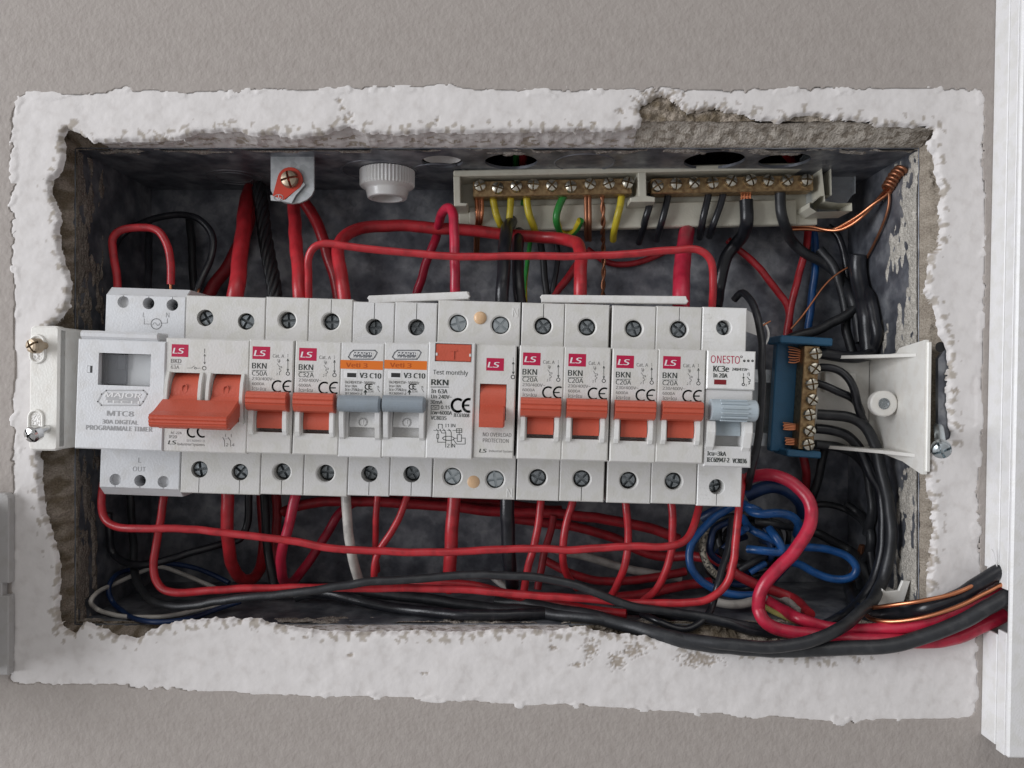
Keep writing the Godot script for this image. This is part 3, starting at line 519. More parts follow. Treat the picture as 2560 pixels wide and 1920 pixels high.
	{"name": "earth_cable", "label": "yellow and green earth cable bowing right from the fourth hole", "cat": "cable", "m": "yellow insulation", "r": 1.7, "p": [[6.68, 87.82, -53], [7.04, 83.31, -53], [8.12, 78.5, -53], [10.01, 73.72, -56.0], [12.52, 70.42, -64.0]], "stripe": "green insulation", "twist": 0.01, "face": 2.95},
	{"name": "earth_cable", "label": "green earth cable tucked behind the fourth yellow one", "cat": "cable", "m": "green insulation", "r": 1.5, "p": [[6.04, 88.76, -58], [5.34, 83.12, -60], [4.9, 78.47, -64], [5.8, 74.1, -70]], "stripe": "yellow insulation", "twist": 0.02, "face": 2.95},
	{"name": "earth_cable", "label": "green and yellow earth cable hooked like a J", "cat": "cable", "m": "green insulation", "r": 1.7, "p": [[24.34, 87.82, -53], [22.66, 84.81, -53], [20.98, 80.31, -53], [20.5, 76.1, -53], [22.04, 72.71, -58.5], [25.17, 70.76, -63.2], [28.48, 71.26, -62.0], [30.52, 73.32, -57.0], [31.38, 75.5, -53]], "stripe": "yellow insulation", "twist": 0.045, "face": 2.95},
	{"name": "copper_wire", "label": "left one of the straight copper pair under the earth bar", "cat": "wire", "m": "dull copper", "r": 0.95, "p": [[34.08, 88.12, -53], [34.08, 81.51, -53], [34.24, 74.51, -54.0], [35.68, 69.12, -67.0]], "group": "straight copper pair under the earth bar"},
	{"name": "copper_wire", "label": "right one of the straight copper pair under the earth bar", "cat": "wire", "m": "dull copper", "r": 0.95, "p": [[35.76, 88.12, -53], [35.76, 81.51, -53], [35.92, 74.51, -54.0], [37.43, 69.12, -67.0]], "group": "straight copper pair under the earth bar"},
	{"name": "copper_wire", "label": "two thin copper wires twisted together under the earth bar", "cat": "wire", "m": "dull copper", "r": 0.62, "p": [[41.65, 88.12, -53], [41.77, 83.31, -53], [42.01, 77.9, -53], [42.49, 72.91, -58.0], [43.8, 68.68, -68.0], [45.13, 57.37, -76], [44.88, 47.2, -76], [43.91, 38.98, -70]], "strands": 2, "pitch": 0.5, "spread": 0.62},
	{"name": "earth_cable", "label": "last yellow and green earth cable, nearest the divider", "cat": "cable", "m": "yellow insulation", "r": 1.65, "p": [[50.79, 88.12, -53], [50.01, 83.31, -53], [48.86, 78.5, -53], [48.14, 73.32, -57.0], [48.55, 69.12, -67.0]], "stripe": "green insulation", "twist": 0.006, "face": 2.95},
	{"name": "black_cable", "label": "first thin black cable under the neutral bar, nearest the divider", "cat": "cable", "m": "black insulation", "r": 1.65, "p": [[64.25, 87.82, -53], [63.65, 83.31, -53], [62.5, 78.5, -53], [61.55, 72.5, -59.0], [61.38, 68.24, -69.0]]},
	{"name": "black_cable", "label": "second thin black cable under the neutral bar", "cat": "cable", "m": "black insulation", "r": 1.6, "p": [[72.3, 88.12, -53], [71.64, 83.91, -53], [70.26, 79.1, -53], [69.33, 74.11, -55.0], [69.79, 69.12, -67.0]]},
	{"name": "black_cable", "label": "third black cable under the neutral bar, left of a close pair", "cat": "cable", "m": "black insulation", "r": 1.65, "p": [[90.69, 88.6, -53], [89.97, 83.91, -53], [88.65, 78.5, -53], [88.19, 73.72, -56.0], [89.61, 69.99, -65.0]]},
	{"name": "black_cable", "label": "fourth black cable under the neutral bar, right of a close pair", "cat": "cable", "m": "black insulation", "r": 1.6, "p": [[98.08, 89.02, -53], [96.88, 84.51, -53], [94.9, 79.1, -53], [93.38, 74.11, -55.0], [94.01, 70.42, -64.0]]},
	{"name": "black_cable", "label": "thick black cable with fanned bare copper strands at the neutral bar", "cat": "cable", "m": "black insulation", "r": 3.1, "p": [[108.12, 84.81, -53], [108.24, 80.31, -53], [108.3, 75.5, -53], [109.52, 71.68, -61.0], [108.47, 67.8, -70.0], [104.63, 62.46, -72], [102.09, 54.86, -72], [100.64, 46.69, -72], [97.64, 36.06, -66]], "bare": [{"r": 0.42, "p": [[106.07, 89.62, -53.0], [105.95, 86.62, -53], [105.83, 83.91, -53.0]]}, {"r": 0.42, "p": [[107.01, 89.82, -53.8], [106.64, 86.62, -53], [106.77, 84.1, -53.8]]}, {"r": 0.42, "p": [[107.46, 89.62, -53.0], [107.34, 86.62, -53], [107.22, 83.91, -53.0]]}, {"r": 0.42, "p": [[108.39, 89.82, -53.8], [108.03, 86.62, -53], [108.15, 84.1, -53.8]]}, {"r": 0.42, "p": [[108.84, 89.62, -53.0], [108.72, 86.62, -53], [108.6, 83.91, -53.0]]}, {"r": 0.42, "p": [[109.78, 89.82, -53.8], [109.41, 86.62, -53], [109.54, 84.1, -53.8]]}, {"r": 0.42, "p": [[110.22, 89.62, -53.0], [110.1, 86.62, -53], [109.98, 83.91, -53.0]]}]},
	{"name": "black_cable", "label": "long black cable from the neutral bar end sweeping right into the bundle", "cat": "cable", "m": "dusty black insulation", "r": 2.45, "p": [[123.94, 89.2, -53], [124.12, 83.91, -53], [124.54, 77.9, -53], [128.68, 72.5, -59.0], [135.72, 68.24, -69.0], [142.14, 63.24, -71], [149.48, 59.93, -72], [155.82, 55.5, -72], [160.65, 48.9, -70], [160.26, 41.83, -62], [162.44, 30.57, -60], [163.36, 19.43, -58]], "bare": [{"r": 0.4, "p": [[122.62, 90.22, -53], [122.62, 88.12, -53]]}, {"r": 0.4, "p": [[123.4, 90.22, -53], [123.4, 88.12, -53]]}, {"r": 0.4, "p": [[124.18, 90.22, -53], [124.18, 88.12, -53]]}, {"r": 0.4, "p": [[124.96, 90.22, -53], [124.96, 88.12, -53]]}, {"r": 0.4, "p": [[125.74, 90.22, -53], [125.74, 88.12, -53]]}]},
	{"name": "black_cable", "label": "black cable slipping through the top hole above the earth bar", "cat": "cable", "m": "black insulation", "r": 1.6, "p": [[-0.37, 109.42, -50], [-2.18, 105.84, -54], [-5.25, 103.99, -58], [-9.11, 102.58, -66], [-11.86, 99.73, -74]]},
	{"name": "earth_cable", "label": "green earth cable coming down through the top hole", "cat": "cable", "m": "green insulation", "r": 1.5, "p": [[2.01, 109.42, -50], [1.92, 105.84, -54], [1.84, 102.07, -62], [1.89, 97.29, -72]], "stripe": "yellow insulation", "twist": 0.0, "face": 2.95},
	{"name": "red_cable", "label": "short red cable coming down through the top hole", "cat": "cable", "m": "red insulation", "r": 2.0, "p": [[4.4, 110.01, -50], [4.93, 105.84, -54], [5.5, 101.51, -60], [6.54, 95.51, -70]]},
	{"name": "red_cable", "label": "red cable coming down behind the clear sheet at the bar end", "cat": "cable", "m": "red insulation", "r": 2.0, "p": [[124.57, 112.5, -56], [128.12, 108.86, -60], [132.95, 106.36, -64], [139.86, 103.07, -70], [146.61, 95.78, -76]]},
	{"name": "red_cable", "label": "red cable falling behind the copper tie at the right", "cat": "cable", "m": "red insulation", "r": 1.75, "p": [[146.18, 88.11, -76], [145.48, 82.81, -75], [144.7, 74.42, -74], [143.46, 66.46, -73], [141.71, 59.86, -73], [139.97, 54.04, -73], [137.46, 44.99, -72], [135.53, 37.25, -72], [134.17, 26.03, -72], [133.4, 15.97, -72]]},
	{"name": "red_cable", "label": "red cable slanting to meet the falling red one", "cat": "cable", "m": "red insulation", "r": 1.75, "p": [[106.35, 71.0, -77], [111.83, 65.38, -76], [117.59, 60.89, -76], [121.6, 56.67, -75], [126.33, 49.9, -74], [131.39, 43.68, -74], [134.53, 38.13, -73], [136.04, 26.24, -75], [136.04, 16.09, -75]]},
	{"name": "blue_cable", "label": "upright blue cable beside the falling red one", "cat": "cable", "m": "blue insulation", "r": 1.85, "p": [[148.92, 79.35, -79], [149.31, 73.25, -78], [149.79, 65.38, -78], [149.31, 56.19, -77], [147.94, 45.6, -77], [146.57, 35.7, -76], [145.39, 23.96, -76], [145.0, 14.18, -76]]},
	{"name": "black_cable", "label": "dusty black cable running down right of the blue cable", "cat": "cable", "m": "dusty black insulation", "r": 2.2, "p": [[149.27, 65.5, -72], [153.85, 58.99, -70], [156.66, 51.78, -68], [158.71, 43.24, -67], [159.61, 34.75, -66], [159.75, 24.82, -65], [161.49, 14.72, -62]]},
	{"name": "black_cable", "label": "thin black cable curving in from the top right bundle", "cat": "cable", "m": "black insulation", "r": 1.7, "p": [[155.57, 77.55, -76], [159.83, 73.05, -75], [161.74, 66.63, -74], [162.28, 60.25, -73], [162.81, 52.73, -72], [164.69, 39.08, -71]]},
	{"name": "black_cable", "label": "thick black sheathed cable standing at the right", "cat": "cable", "m": "black insulation", "r": 3.9, "p": [[162.7, 60.66, -59.37], [162.7, 56.72, -60.44], [162.7, 49.02, -58.94], [162.7, 39.23, -54.87], [162.7, 29.6, -50.1], [162.7, 24.96, -50.02], [162.7, 14.18, -48.75]]},
	{"name": "black_cable", "label": "black cable crossing down left under the thin copper strand", "cat": "cable", "m": "dusty black insulation", "r": 2.3, "p": [[162.8, 37.55, -60], [159.81, 34.18, -60], [155.31, 31.18, -60], [149.32, 28.18, -60], [143.7, 25.19, -60], [133.02, 22.6, -60], [126.36, 19.65, -62]]},
	{"name": "copper_wire", "label": "single thin copper strand sprung loose across the blue cable", "cat": "wire", "m": "copper", "r": 0.5, "p": [[158.81, 55.08, -62], [156.55, 53.76, -62], [153.16, 51.5, -62], [147.89, 46.42, -62], [142.24, 38.89, -62], [138.1, 32.57, -63], [132.8, 26.23, -64]]},
	{"name": "copper_wire", "label": "bare copper pair bending up to the coiled tie", "cat": "wire", "m": "copper", "r": 0.85, "p": [[130.11, 74.65, -66], [134.69, 74.71, -65], [142.26, 74.04, -63], [148.2, 72.45, -60], [152.48, 72.39, -56], [156.26, 74.43, -52], [159.91, 77.57, -48], [163.44, 81.69, -44], [165.75, 85.51, -35.69], [165.75, 89.37, -28.88], [165.75, 91.93, -25.04]], "strands": 2, "pitch": 0.1, "spread": 0.9},
	{"name": "copper_wire", "label": "loose copper tail hanging from the coiled tie", "cat": "wire", "m": "dull copper", "r": 0.6, "p": [[166.0, 86.51, -37.36], [166.0, 82.26, -36.42], [166.0, 76.8, -37.59], [166.0, 70.96, -42.68], [166.0, 64.97, -49.69], [166.0, 59.16, -57.78]]},
	{"name": "copper_wire", "label": "copper wire coiled as a tie round the bare pair", "cat": "wire", "m": "dull copper", "r": 0.75, "p": [[166.62, 89.81, -23.69], [166.33, 89.98, -22.71], [165.56, 90.53, -22.14], [164.57, 91.26, -22.26], [163.69, 91.9, -23.1], [163.22, 92.22, -24.47], [163.31, 92.08, -25.99], [163.95, 91.52, -27.22], [164.9, 90.7, -27.83], [165.85, 89.89, -27.7], [166.49, 89.33, -26.96], [166.58, 89.19, -25.93], [166.11, 89.51, -25.04], [165.23, 90.15, -24.68], [164.24, 90.88, -25.05], [163.47, 91.43, -26.1], [163.18, 91.6, -27.57], [163.47, 91.32, -29.03], [164.24, 90.65, -30.08], [165.23, 89.8, -30.45], [166.11, 89.04, -30.09], [166.58, 88.61, -29.21], [166.49, 88.6, -28.14], [165.85, 88.99, -27.34], [164.9, 89.64, -27.16], [163.95, 90.29, -27.71], [163.31, 90.68, -28.88], [163.22, 90.65, -30.34], [163.69, 90.17, -31.65], [164.57, 89.36, -32.44], [165.56, 88.47, -32.5], [166.33, 87.74, -31.88], [166.62, 87.41, -30.84], [166.33, 87.53, -29.8], [165.56, 88.03, -29.18], [164.57, 88.71, -29.24], [163.69, 89.3, -30.03], [163.22, 89.56, -31.34], [163.31, 89.38, -32.8], [163.95, 88.77, -33.97], [164.9, 87.9, -34.53], [165.85, 87.03, -34.34], [166.49, 86.42, -33.54], [166.58, 86.24, -32.45], [166.11, 86.52, -31.48], [165.23, 87.13, -31.04], [164.24, 87.83, -31.33], [163.47, 88.35, -32.3], [163.18, 88.49, -33.69], [163.47, 88.17, -35.07], [164.24, 87.46, -36.05], [165.23, 86.58, -36.33], [166.11, 85.79, -35.89], [166.58, 85.33, -34.93], [166.49, 85.31, -33.82], [165.85, 85.72, -33.0], [164.9, 86.39, -32.79], [163.95, 87.06, -33.32], [163.31, 87.47, -34.47], [163.22, 87.45, -35.91], [163.69, 86.99, -37.2], [164.57, 86.2, -37.96], [165.56, 85.32, -38.0], [166.33, 84.62, -37.35], [166.62, 84.3, -36.29]]},
	{"name": "black_cable", "label": "topmost black cable of the blue terminal block, turning upward", "cat": "cable", "m": "black insulation", "r": 2.6, "p": [[136.63, 13.82, -40], [141.26, 13.13, -40], [148.78, 12.08, -40], [156.06, 12.16, -42], [163.54, 15.33, -48], [164.0, 21.63, -44.61], [164.0, 29.42, -46.47], [164.0, 38.69, -50.26], [164.0, 51.76, -65.17], [164.0, 59.53, -68.58]]},
	{"name": "black_cable", "label": "second black cable of the blue terminal block, dropping in a curve", "cat": "cable", "m": "black insulation", "r": 1.75, "p": [[136.63, 7.34, -40], [140.43, 7.29, -38], [144.17, 6.22, -36], [147.18, 2.77, -34], [149.12, -2.34, -33], [150.25, -7.44, -33], [151.39, -12.54, -33], [154.75, -17.23, -36]]},
	{"name": "black_cable", "label": "third black cable of the block, slanting to the right", "cat": "cable", "m": "black insulation", "r": 1.75, "p": [[135.47, 0.22, -40], [138.7, -0.93, -38], [143.03, -3.22, -36], [148.17, -5.22, -36], [152.51, -8.7, -38], [155.15, -13.38, -40]]},
	{"name": "black_cable", "label": "black cable from the block forming the outer big loop", "cat": "cable", "m": "dusty black insulation", "r": 2.35, "p": [[136.05, -13.5, -40], [141.58, -13.59, -38], [147.03, -14.37, -36], [151.84, -16.56, -34], [155.92, -21.61, -33], [158.56, -29.46, -32], [159.57, -38.27, -30], [160.77, -44.66, -29], [162.24, -55.13, -28], [162.13, -64.98, -27], [160.91, -75.56, -27], [157.64, -84.76, -26], [147.83, -88.86, -14], [137.62, -92.28, -5], [125.92, -95.43, 3], [115.74, -97.88, 7], [104.59, -99.96, 7.5], [91.8, -100.52, 7], [79.2, -100.06, 5], [65.44, -99.53, -1], [51.73, -99.13, -11], [35.97, -96.26, -12], [20.44, -96.05, -18.35], [4.26, -96.05, -24.76], [-9.27, -96.05, -27.59], [-32.1, -94.24, -33], [-55.27, -92.51, -36], [-72.86, -91.34, -38], [-86.53, -93.0, -42], [-97.75, -96.05, -44.6]]},
	{"name": "black_cable", "label": "black cable from the block forming the inner big loop", "cat": "cable", "m": "black insulation", "r": 2.2, "p": [[136.26, -20.16, -42], [142.83, -20.68, -41], [148.78, -22.64, -40], [152.96, -26.62, -39], [156.54, -33.44, -38], [158.94, -41.38, -37], [161.33, -45.61, -36], [162.45, -56.31, -35], [162.19, -66.37, -34], [161.05, -76.04, -34], [157.74, -85.45, -33], [152.17, -92.26, -31], [142.61, -96.2, -23.39], [128.56, -98.12, -12], [117.94, -101.3, -12], [107.31, -101.84, -12], [96.69, -100.24, -12], [89.08, -97.59, -12], [74.12, -96.2, -16.16], [59.3, -96.2, -23.39], [43.28, -96.2, -27.13]]},
	{"name": "black_cable", "label": "lowest black cable of the blue terminal block", "cat": "cable", "m": "dusty black insulation", "r": 2.1, "p": [[136.48, -27.13, -44], [143.5, -27.89, -44], [150.97, -29.73, -45], [158.21, -33.84, -48], [163.62, -40.82, -52], [164.5, -51.26, -50.04], [164.5, -55.66, -48.78], [164.5, -69.98, -55.19]]},
	{"name": "black_cable", "label": "black cable curving behind the big loops low on the right", "cat": "cable", "m": "dusty black insulation", "r": 1.8, "p": [[159.53, -57.16, -66], [164.8, -61.16, -63.86], [164.8, -65.03, -54.53], [164.8, -70.42, -51.33], [164.8, -76.82, -53.25], [164.8, -84.69, -61.16]]},
	{"name": "black_cable", "label": "thin black cable passing between slim breaker and blue block", "cat": "cable", "m": "black insulation", "r": 1.6, "p": [[99.0, 37.55, -40], [100.7, 40.54, -36], [102.83, 36.45, -30], [104.27, 27.51, -24], [104.51, 17.37, -20], [103.64, 5.33, -17], [102.77, -5.43, -15], [101.7, -16.1, -14], [100.57, -26.88, -15], [99.53, -36.88, -18], [99.86, -44.19, -24]]},
	{"name": "black_cable", "label": "upper black cable leaving through the trunking notch", "cat": "cable", "m": "black insulation", "r": 2.75, "p": [[160.52, -94.02, -64], [154.08, -95.65, -47.39], [147.63, -95.65, -27.17], [147.36, -95.65, -17.03], [152.32, -95.42, -15], [157.32, -92.04, -8], [160.03, -86.94, 3.5], [169.27, -82.98, 5], [177.1, -77.43, 7], [182.95, -73.19, 8], [190.91, -68.47, 8]]},
	{"name": "copper_wire", "label": "upper bare copper wire leaving towards the trunking", "cat": "wire", "m": "copper", "r": 0.8, "p": [[148.07, -97.6, -31.92], [146.35, -92.71, -16], [145.79, -90.15, -8], [149.15, -86.79, 0], [156.18, -83.7, 6], [165.06, -81.04, 8], [172.12, -77.91, 9.5], [181.82, -75.7, 5]]},
	{"name": "copper_wire", "label": "lower bare copper wire running beside the trunking cables", "cat": "wire", "m": "copper", "r": 0.85, "p": [[146.84, -95.19, -20], [144.68, -94.86, -9], [146.0, -94.05, -3], [150.69, -92.5, 2], [158.14, -89.45, 7], [168.57, -84.29, 10.5], [178.12, -79.47, 11], [186.64, -75.65, 10]]},
	{"name": "red_cable", "label": "upper crimson cable of the pair running to the trunking", "cat": "cable", "m": "crimson insulation", "r": 2.5, "p": [[111.81, -95.9, -41.97], [114.17, -95.9, -27.09], [116.88, -95.46, -12], [124.97, -98.07, -11], [132.59, -99.02, -9], [141.25, -98.0, -5], [149.65, -96.2, -1], [157.77, -93.66, 3], [167.66, -90.75, 3.4], [180.16, -85.14, 3.6], [190.76, -80.1, 3.6]]},
	{"name": "red_cable", "label": "long crimson cable looping under the slim breaker and out to the trunking", "cat": "cable", "m": "crimson insulation", "r": 2.6, "p": [[96.36, -46.74, -34], [99.27, -42.53, -30], [102.87, -39.41, -26], [107.16, -38.13, -22], [112.08, -38.64, -18], [117.22, -41.95, -15], [120.71, -46.73, -12], [121.53, -52.15, -10], [119.54, -57.87, -8], [114.24, -65.99, -7], [107.45, -73.54, -7], [101.6, -80.33, -7], [99.39, -86.27, -8], [99.41, -91.49, -9], [99.23, -91.09, -8], [100.63, -94.98, -7], [104.73, -97.28, -6], [112.7, -99.03, -5], [122.68, -100.26, -4], [132.15, -100.73, -2], [142.55, -100.24, 1], [152.72, -99.87, 3], [162.72, -99.91, 3.2], [172.71, -98.07, 3.4], [180.16, -94.73, 3.6], [191.26, -89.18, 3.6]]},
	{"name": "black_cable", "label": "lower black cable crossing over the crimson one into the trunking", "cat": "cable", "m": "dusty black insulation", "r": 2.8, "p": [[-7.03, -95.37, -36], [4.35, -95.08, -31], [15.28, -95.0, -24], [30.96, -95.6, -15.08], [46.14, -97.6, -9], [60.52, -99.35, -2], [74.99, -101.5, 1.8], [90.03, -102.81, 2.4], [105.16, -103.3, 2.6], [122.22, -102.67, 3.4], [134.11, -101.91, 5], [145.92, -100.2, 6.5], [159.54, -95.48, 9], [170.74, -89.41, 11], [177.51, -85.18, 12], [187.47, -80.06, 11]]},
	{"name": "red_cable", "label": "upper thin red jumper bowing under the whole row", "cat": "cable", "m": "red insulation", "r": 1.55, "p": [[-171.99, -41.73, -22], [-170.34, -41.54, -18], [-168.73, -50.11, -14], [-165.85, -54.39, -11], [-161.89, -57.04, -9], [-156.9, -58.06, -8], [-148.03, -58.19, -7], [-132.35, -58.24, -7], [-116.68, -59.7, -7], [-101.0, -61.53, -7], [-88.14, -63.1, -7], [-76.63, -65.45, -7], [-60.95, -66.76, -7], [-50.5, -67.38, -7], [-34.82, -67.59, -7], [-24.37, -67.23, -7], [-3.46, -66.24, -7], [12.86, -66.13, -7], [22.84, -66.76, -7], [31.21, -66.03, -7], [43.23, -65.5, -7], [53.68, -65.29, -7], [63.29, -65.4, -8], [69.51, -64.14, -10], [73.65, -60.34, -13], [76.23, -55.27, -16], [77.94, -50.36, -19], [79.57, -46.04, -23]]},
	{"name": "red_cable", "label": "lower thin red jumper lying along the box bottom", "cat": "cable", "m": "red insulation", "r": 1.6, "p": [[-145.67, -42.06, -22], [-145.48, -46.7, -20], [-146.43, -56.33, -19], [-147.49, -65.9, -18], [-148.18, -74.63, -16], [-147.33, -80.03, -15], [-143.66, -84.21, -14], [-137.61, -85.43, -13], [-129.61, -85.01, -13], [-113.63, -83.94, -13], [-97.64, -83.62, -13], [-88.78, -83.36, -13], [-72.8, -83.46, -13], [-56.81, -83.52, -13], [-40.83, -83.57, -13], [-24.84, -83.94, -13], [-8.86, -84.9, -13], [4.11, -86.18, -13], [20.09, -87.09, -13], [36.08, -88.58, -13], [46.74, -89.38, -13], [60.06, -89.7, -13], [72.31, -89.64, -13], [79.24, -88.84, -13], [84.84, -85.38, -13], [89.1, -79.52, -13], [91.25, -71.49, -14], [92.64, -61.18, -16], [94.47, -50.74, -18], [97.75, -38.68, -24]]},
	{"name": "red_cable", "label": "thick red cable curled like a U under the main switch", "cat": "cable", "m": "red insulation", "r": 2.6, "p": [[-119.53, -39.54, -22], [-119.15, -44.66, -21], [-119.85, -56.86, -22], [-121.12, -68.67, -26], [-121.82, -80.02, -34], [-120.78, -87.98, -44], [-119.47, -89.93, -54], [-118.78, -86.11, -62], [-119.5, -77.52, -68], [-121.11, -65.69, -72], [-122.4, -53.31, -74]]},
	{"name": "red_cable", "label": "crimson cable bent like a V under breaker C50A", "cat": "cable", "m": "crimson insulation", "r": 2.15, "p": [[-89.14, -40.63, -22], [-90.12, -46.16, -20], [-92.84, -56.51, -20], [-95.89, -66.73, -22], [-98.24, -75.33, -26], [-99.83, -83.5, -32], [-100.5, -89.22, -42], [-99.85, -90.03, -52], [-94.76, -81.96, -60], [-88.38, -71.72, -64], [-82.63, -61.83, -66], [-75.57, -56.53, -68], [-66.8, -55.59, -68]]},
	{"name": "red_cable", "label": "dark red cable upright in shade under breaker C50A", "cat": "cable", "m": "dusty red insulation", "r": 2.2, "p": [[-114.4, -48.96, -70], [-113.16, -58.72, -68], [-112.54, -72.11, -66], [-113.17, -89.07, -64]]},
	{"name": "black_cable", "label": "black cable upright in shade left of the crimson V", "cat": "cable", "m": "dusty black insulation", "r": 2.0, "p": [[-116.48, -46.77, -58], [-114.92, -56.81, -56], [-113.37, -73.36, -54], [-110.3, -85.64, -50], [-106.98, -93.5, -46]]},
	{"name": "black_cable", "label": "glossy black cable just under the main switch", "cat": "cable", "m": "black insulation", "r": 1.7, "p": [[-118.83, -46.97, -46], [-119.01, -55.21, -46], [-120.01, -65.81, -46], [-121.95, -70.12, -44], [-129.22, -71.16, -40], [-139.14, -73.52, -36], [-149.23, -76.27, -33], [-159.52, -78.41, -32], [-169.01, -77.86, -34], [-176.5, -74.65, -38], [-176.7, -66.18, -35.86], [-176.7, -56.23, -34.55]]},
	{"name": "white_cable", "label": "stiff white cable dropping between the red ones", "cat": "cable", "m": "white insulation", "r": 2.05, "p": [[-69.96, -40.63, -22], [-69.31, -46.7, -20], [-68.98, -55.97, -20], [-68.21, -65.98, -21], [-67.19, -75.97, -24], [-66.08, -84.68, -30], [-65.19, -92.46, -40]]},
	{"name": "red_cable", "label": "thin red cable dropping straight from an orange-banded breaker", "cat": "cable", "m": "red insulation", "r": 1.35, "p": [[-55.98, -40.63, -22], [-56.52, -46.85, -21], [-57.24, -56.86, -22], [-58.22, -65.69, -25], [-58.87, -72.44, -28], [-59.27, -82.22, -36]]},
	{"name": "red_cable", "label": "thin red cable slanting left from the second orange-banded breaker", "cat": "cable", "m": "red insulation", "r": 1.45, "p": [[-43.1, -40.63, -22], [-44.03, -46.7, -20], [-46.39, -54.43, -19], [-50.14, -61.57, -18], [-54.47, -67.8, -18], [-56.75, -72.4, -18], [-57.87, -80.48, -20], [-58.62, -87.54, -26]]},
	{"name": "red_cable", "label": "thick red cable dropping straight from the earth leakage unit", "cat": "cable", "m": "red insulation", "r": 2.8, "p": [[-23.36, -41.73, -22], [-23.95, -47.4, -21], [-24.82, -56.69, -21], [-25.78, -67.83, -22], [-26.57, -78.97, -25], [-27.25, -89.15, -32]]},
	{"name": "black_cable", "label": "thick glossy black cable dropping from the earth leakage unit", "cat": "cable", "m": "black insulation", "r": 3.0, "p": [[-1.99, -42.28, -22], [-1.87, -47.94, -21], [-1.55, -62.35, -22], [-1.01, -76.99, -26], [0.21, -88.55, -34]]},
	{"name": "red_cable", "label": "thin red cable under the first C20A breaker, leaning left", "cat": "cable", "m": "red insulation", "r": 1.6, "p": [[12.56, -42.82, -22], [12.1, -48.34, -20], [10.98, -58.51, -19], [9.08, -67.19, -19], [7.2, -75.03, -20], [5.65, -83.18, -22], [4.95, -90.87, -26]]},
	{"name": "red_cable", "label": "thin red cable under the second C20A breaker, bowed left", "cat": "cable", "m": "red insulation", "r": 1.6, "p": [[26.81, -43.37, -22], [25.66, -49.16, -20], [22.83, -58.14, -20], [21.14, -66.86, -20], [21.22, -74.4, -22], [23.96, -82.77, -28], [28.6, -90.19, -38]]},
	{"name": "red_cable", "label": "thin red cable under the third C20A breaker, hooked left", "cat": "cable", "m": "red insulation", "r": 1.6, "p": [[47.26, -43.92, -22], [47.46, -49.97, -20], [48.33, -59.23, -20], [48.16, -69.58, -20], [47.49, -76.36, -21], [45.35, -83.97, -24], [42.53, -91.98, -30]]},
	{"name": "red_cable", "label": "thin red cable under the fourth C20A breaker, hooked left", "cat": "cable", "m": "red insulation", "r": 1.65, "p": [[66.44, -44.47, -22], [66.58, -50.52, -20], [67.18, -59.23, -20], [66.62, -70.9, -21], [64.29, -80.96, -23], [60.8, -88.92, -27], [56.7, -95.37, -34]]},
	{"name": "red_cable", "label": "dark red cable leaning in shade behind the first C20A drop", "cat": "cable", "m": "dusty red insulation", "r": 1.7, "p": [[19.52, -61.66, -56], [17.91, -68.54, -54], [15.71, -75.34, -52], [13.53, -83.26, -50], [11.56, -93.45, -48]]},
	{"name": "red_cable", "label": "long dark crimson cable running level behind the drops", "cat": "cable", "m": "dusty red insulation", "r": 2.45, "p": [[-110.05, -61.52, -66], [-100.43, -57.93, -65], [-84.66, -55.91, -64], [-65.89, -55.76, -63], [-47.22, -56.84, -62], [-28.65, -58.22, -61], [-10.19, -59.9, -60], [11.23, -60.34, -59], [19.99, -60.83, -59], [32.21, -62.05, -59], [47.36, -63.95, -58], [60.6, -66.69, -57], [71.34, -69.66, -56], [77.62, -72.16, -57]]},
	{"name": "red_cable", "label": "dark red cable just under the row, above the level crimson one", "cat": "cable", "m": "dusty red insulation", "r": 2.3, "p": [[-72.2, -52.74, -70], [-57.71, -54.0, -70], [-41.96, -55.89, -70], [-23.07, -56.84, -70], [-4.17, -57.78, -70], [8.01, -59.99, -70], [23.88, -61.26, -72]]},
	{"name": "red_cable", "label": "dark red cable sloping down behind the C20A drops", "cat": "cable", "m": "dusty red insulation", "r": 2.3, "p": [[-3.98, -65.06, -72], [11.19, -66.78, -71], [25.01, -68.17, -70], [40.02, -71.45, -69], [51.82, -75.32, -68], [64.0, -80.83, -66], [72.94, -82.13, -64], [83.17, -81.04, -60], [89.52, -81.05, -56], [91.51, -79.1, -50], [96.42, -82.45, -46], [101.49, -86.17, -43], [107.92, -89.07, -42], [117.17, -92.85, -42], [124.85, -95.66, -40], [124.3, -96.1, -19.26]]},
	{"name": "grey_cable", "label": "grey white cable sloping in shade behind the C20A drops", "cat": "cable", "m": "grey insulation", "r": 2.0, "p": [[18.71, -79.2, -70], [29.89, -81.9, -68], [42.19, -84.7, -66], [54.5, -88.07, -65], [66.75, -90.43, -64], [80.38, -92.17, -64]]},
	{"name": "red_cable", "label": "dark red cable sagging low behind the black front cable", "cat": "cable", "m": "dusty red insulation", "r": 2.0, "p": [[16.02, -84.57, -66], [26.94, -89.19, -62], [40.27, -92.38, -60], [56.82, -92.69, -60], [69.08, -90.85, -60], [81.79, -88.58, -62]]},
	{"name": "red_cable", "label": "dark red cable low at the back near the blue coil", "cat": "cable", "m": "dusty red insulation", "r": 2.2, "p": [[45.66, -96.2, -45.11], [58.12, -96.2, -49.39], [70.54, -94.52, -52], [82.99, -92.65, -54], [92.55, -91.96, -56]]},
	{"name": "red_cable", "label": "red cable peeping out under the lower jumper", "cat": "cable", "m": "red insulation", "r": 1.9, "p": [[-43.63, -85.32, -26], [-33.99, -84.24, -24], [-22.96, -84.52, -24], [-11.96, -86.72, -25], [-0.91, -90.31, -28], [10.39, -94.24, -32], [24.22, -96.5, -33.0], [37.39, -96.5, -24.4], [47.89, -96.5, -20.75]]},
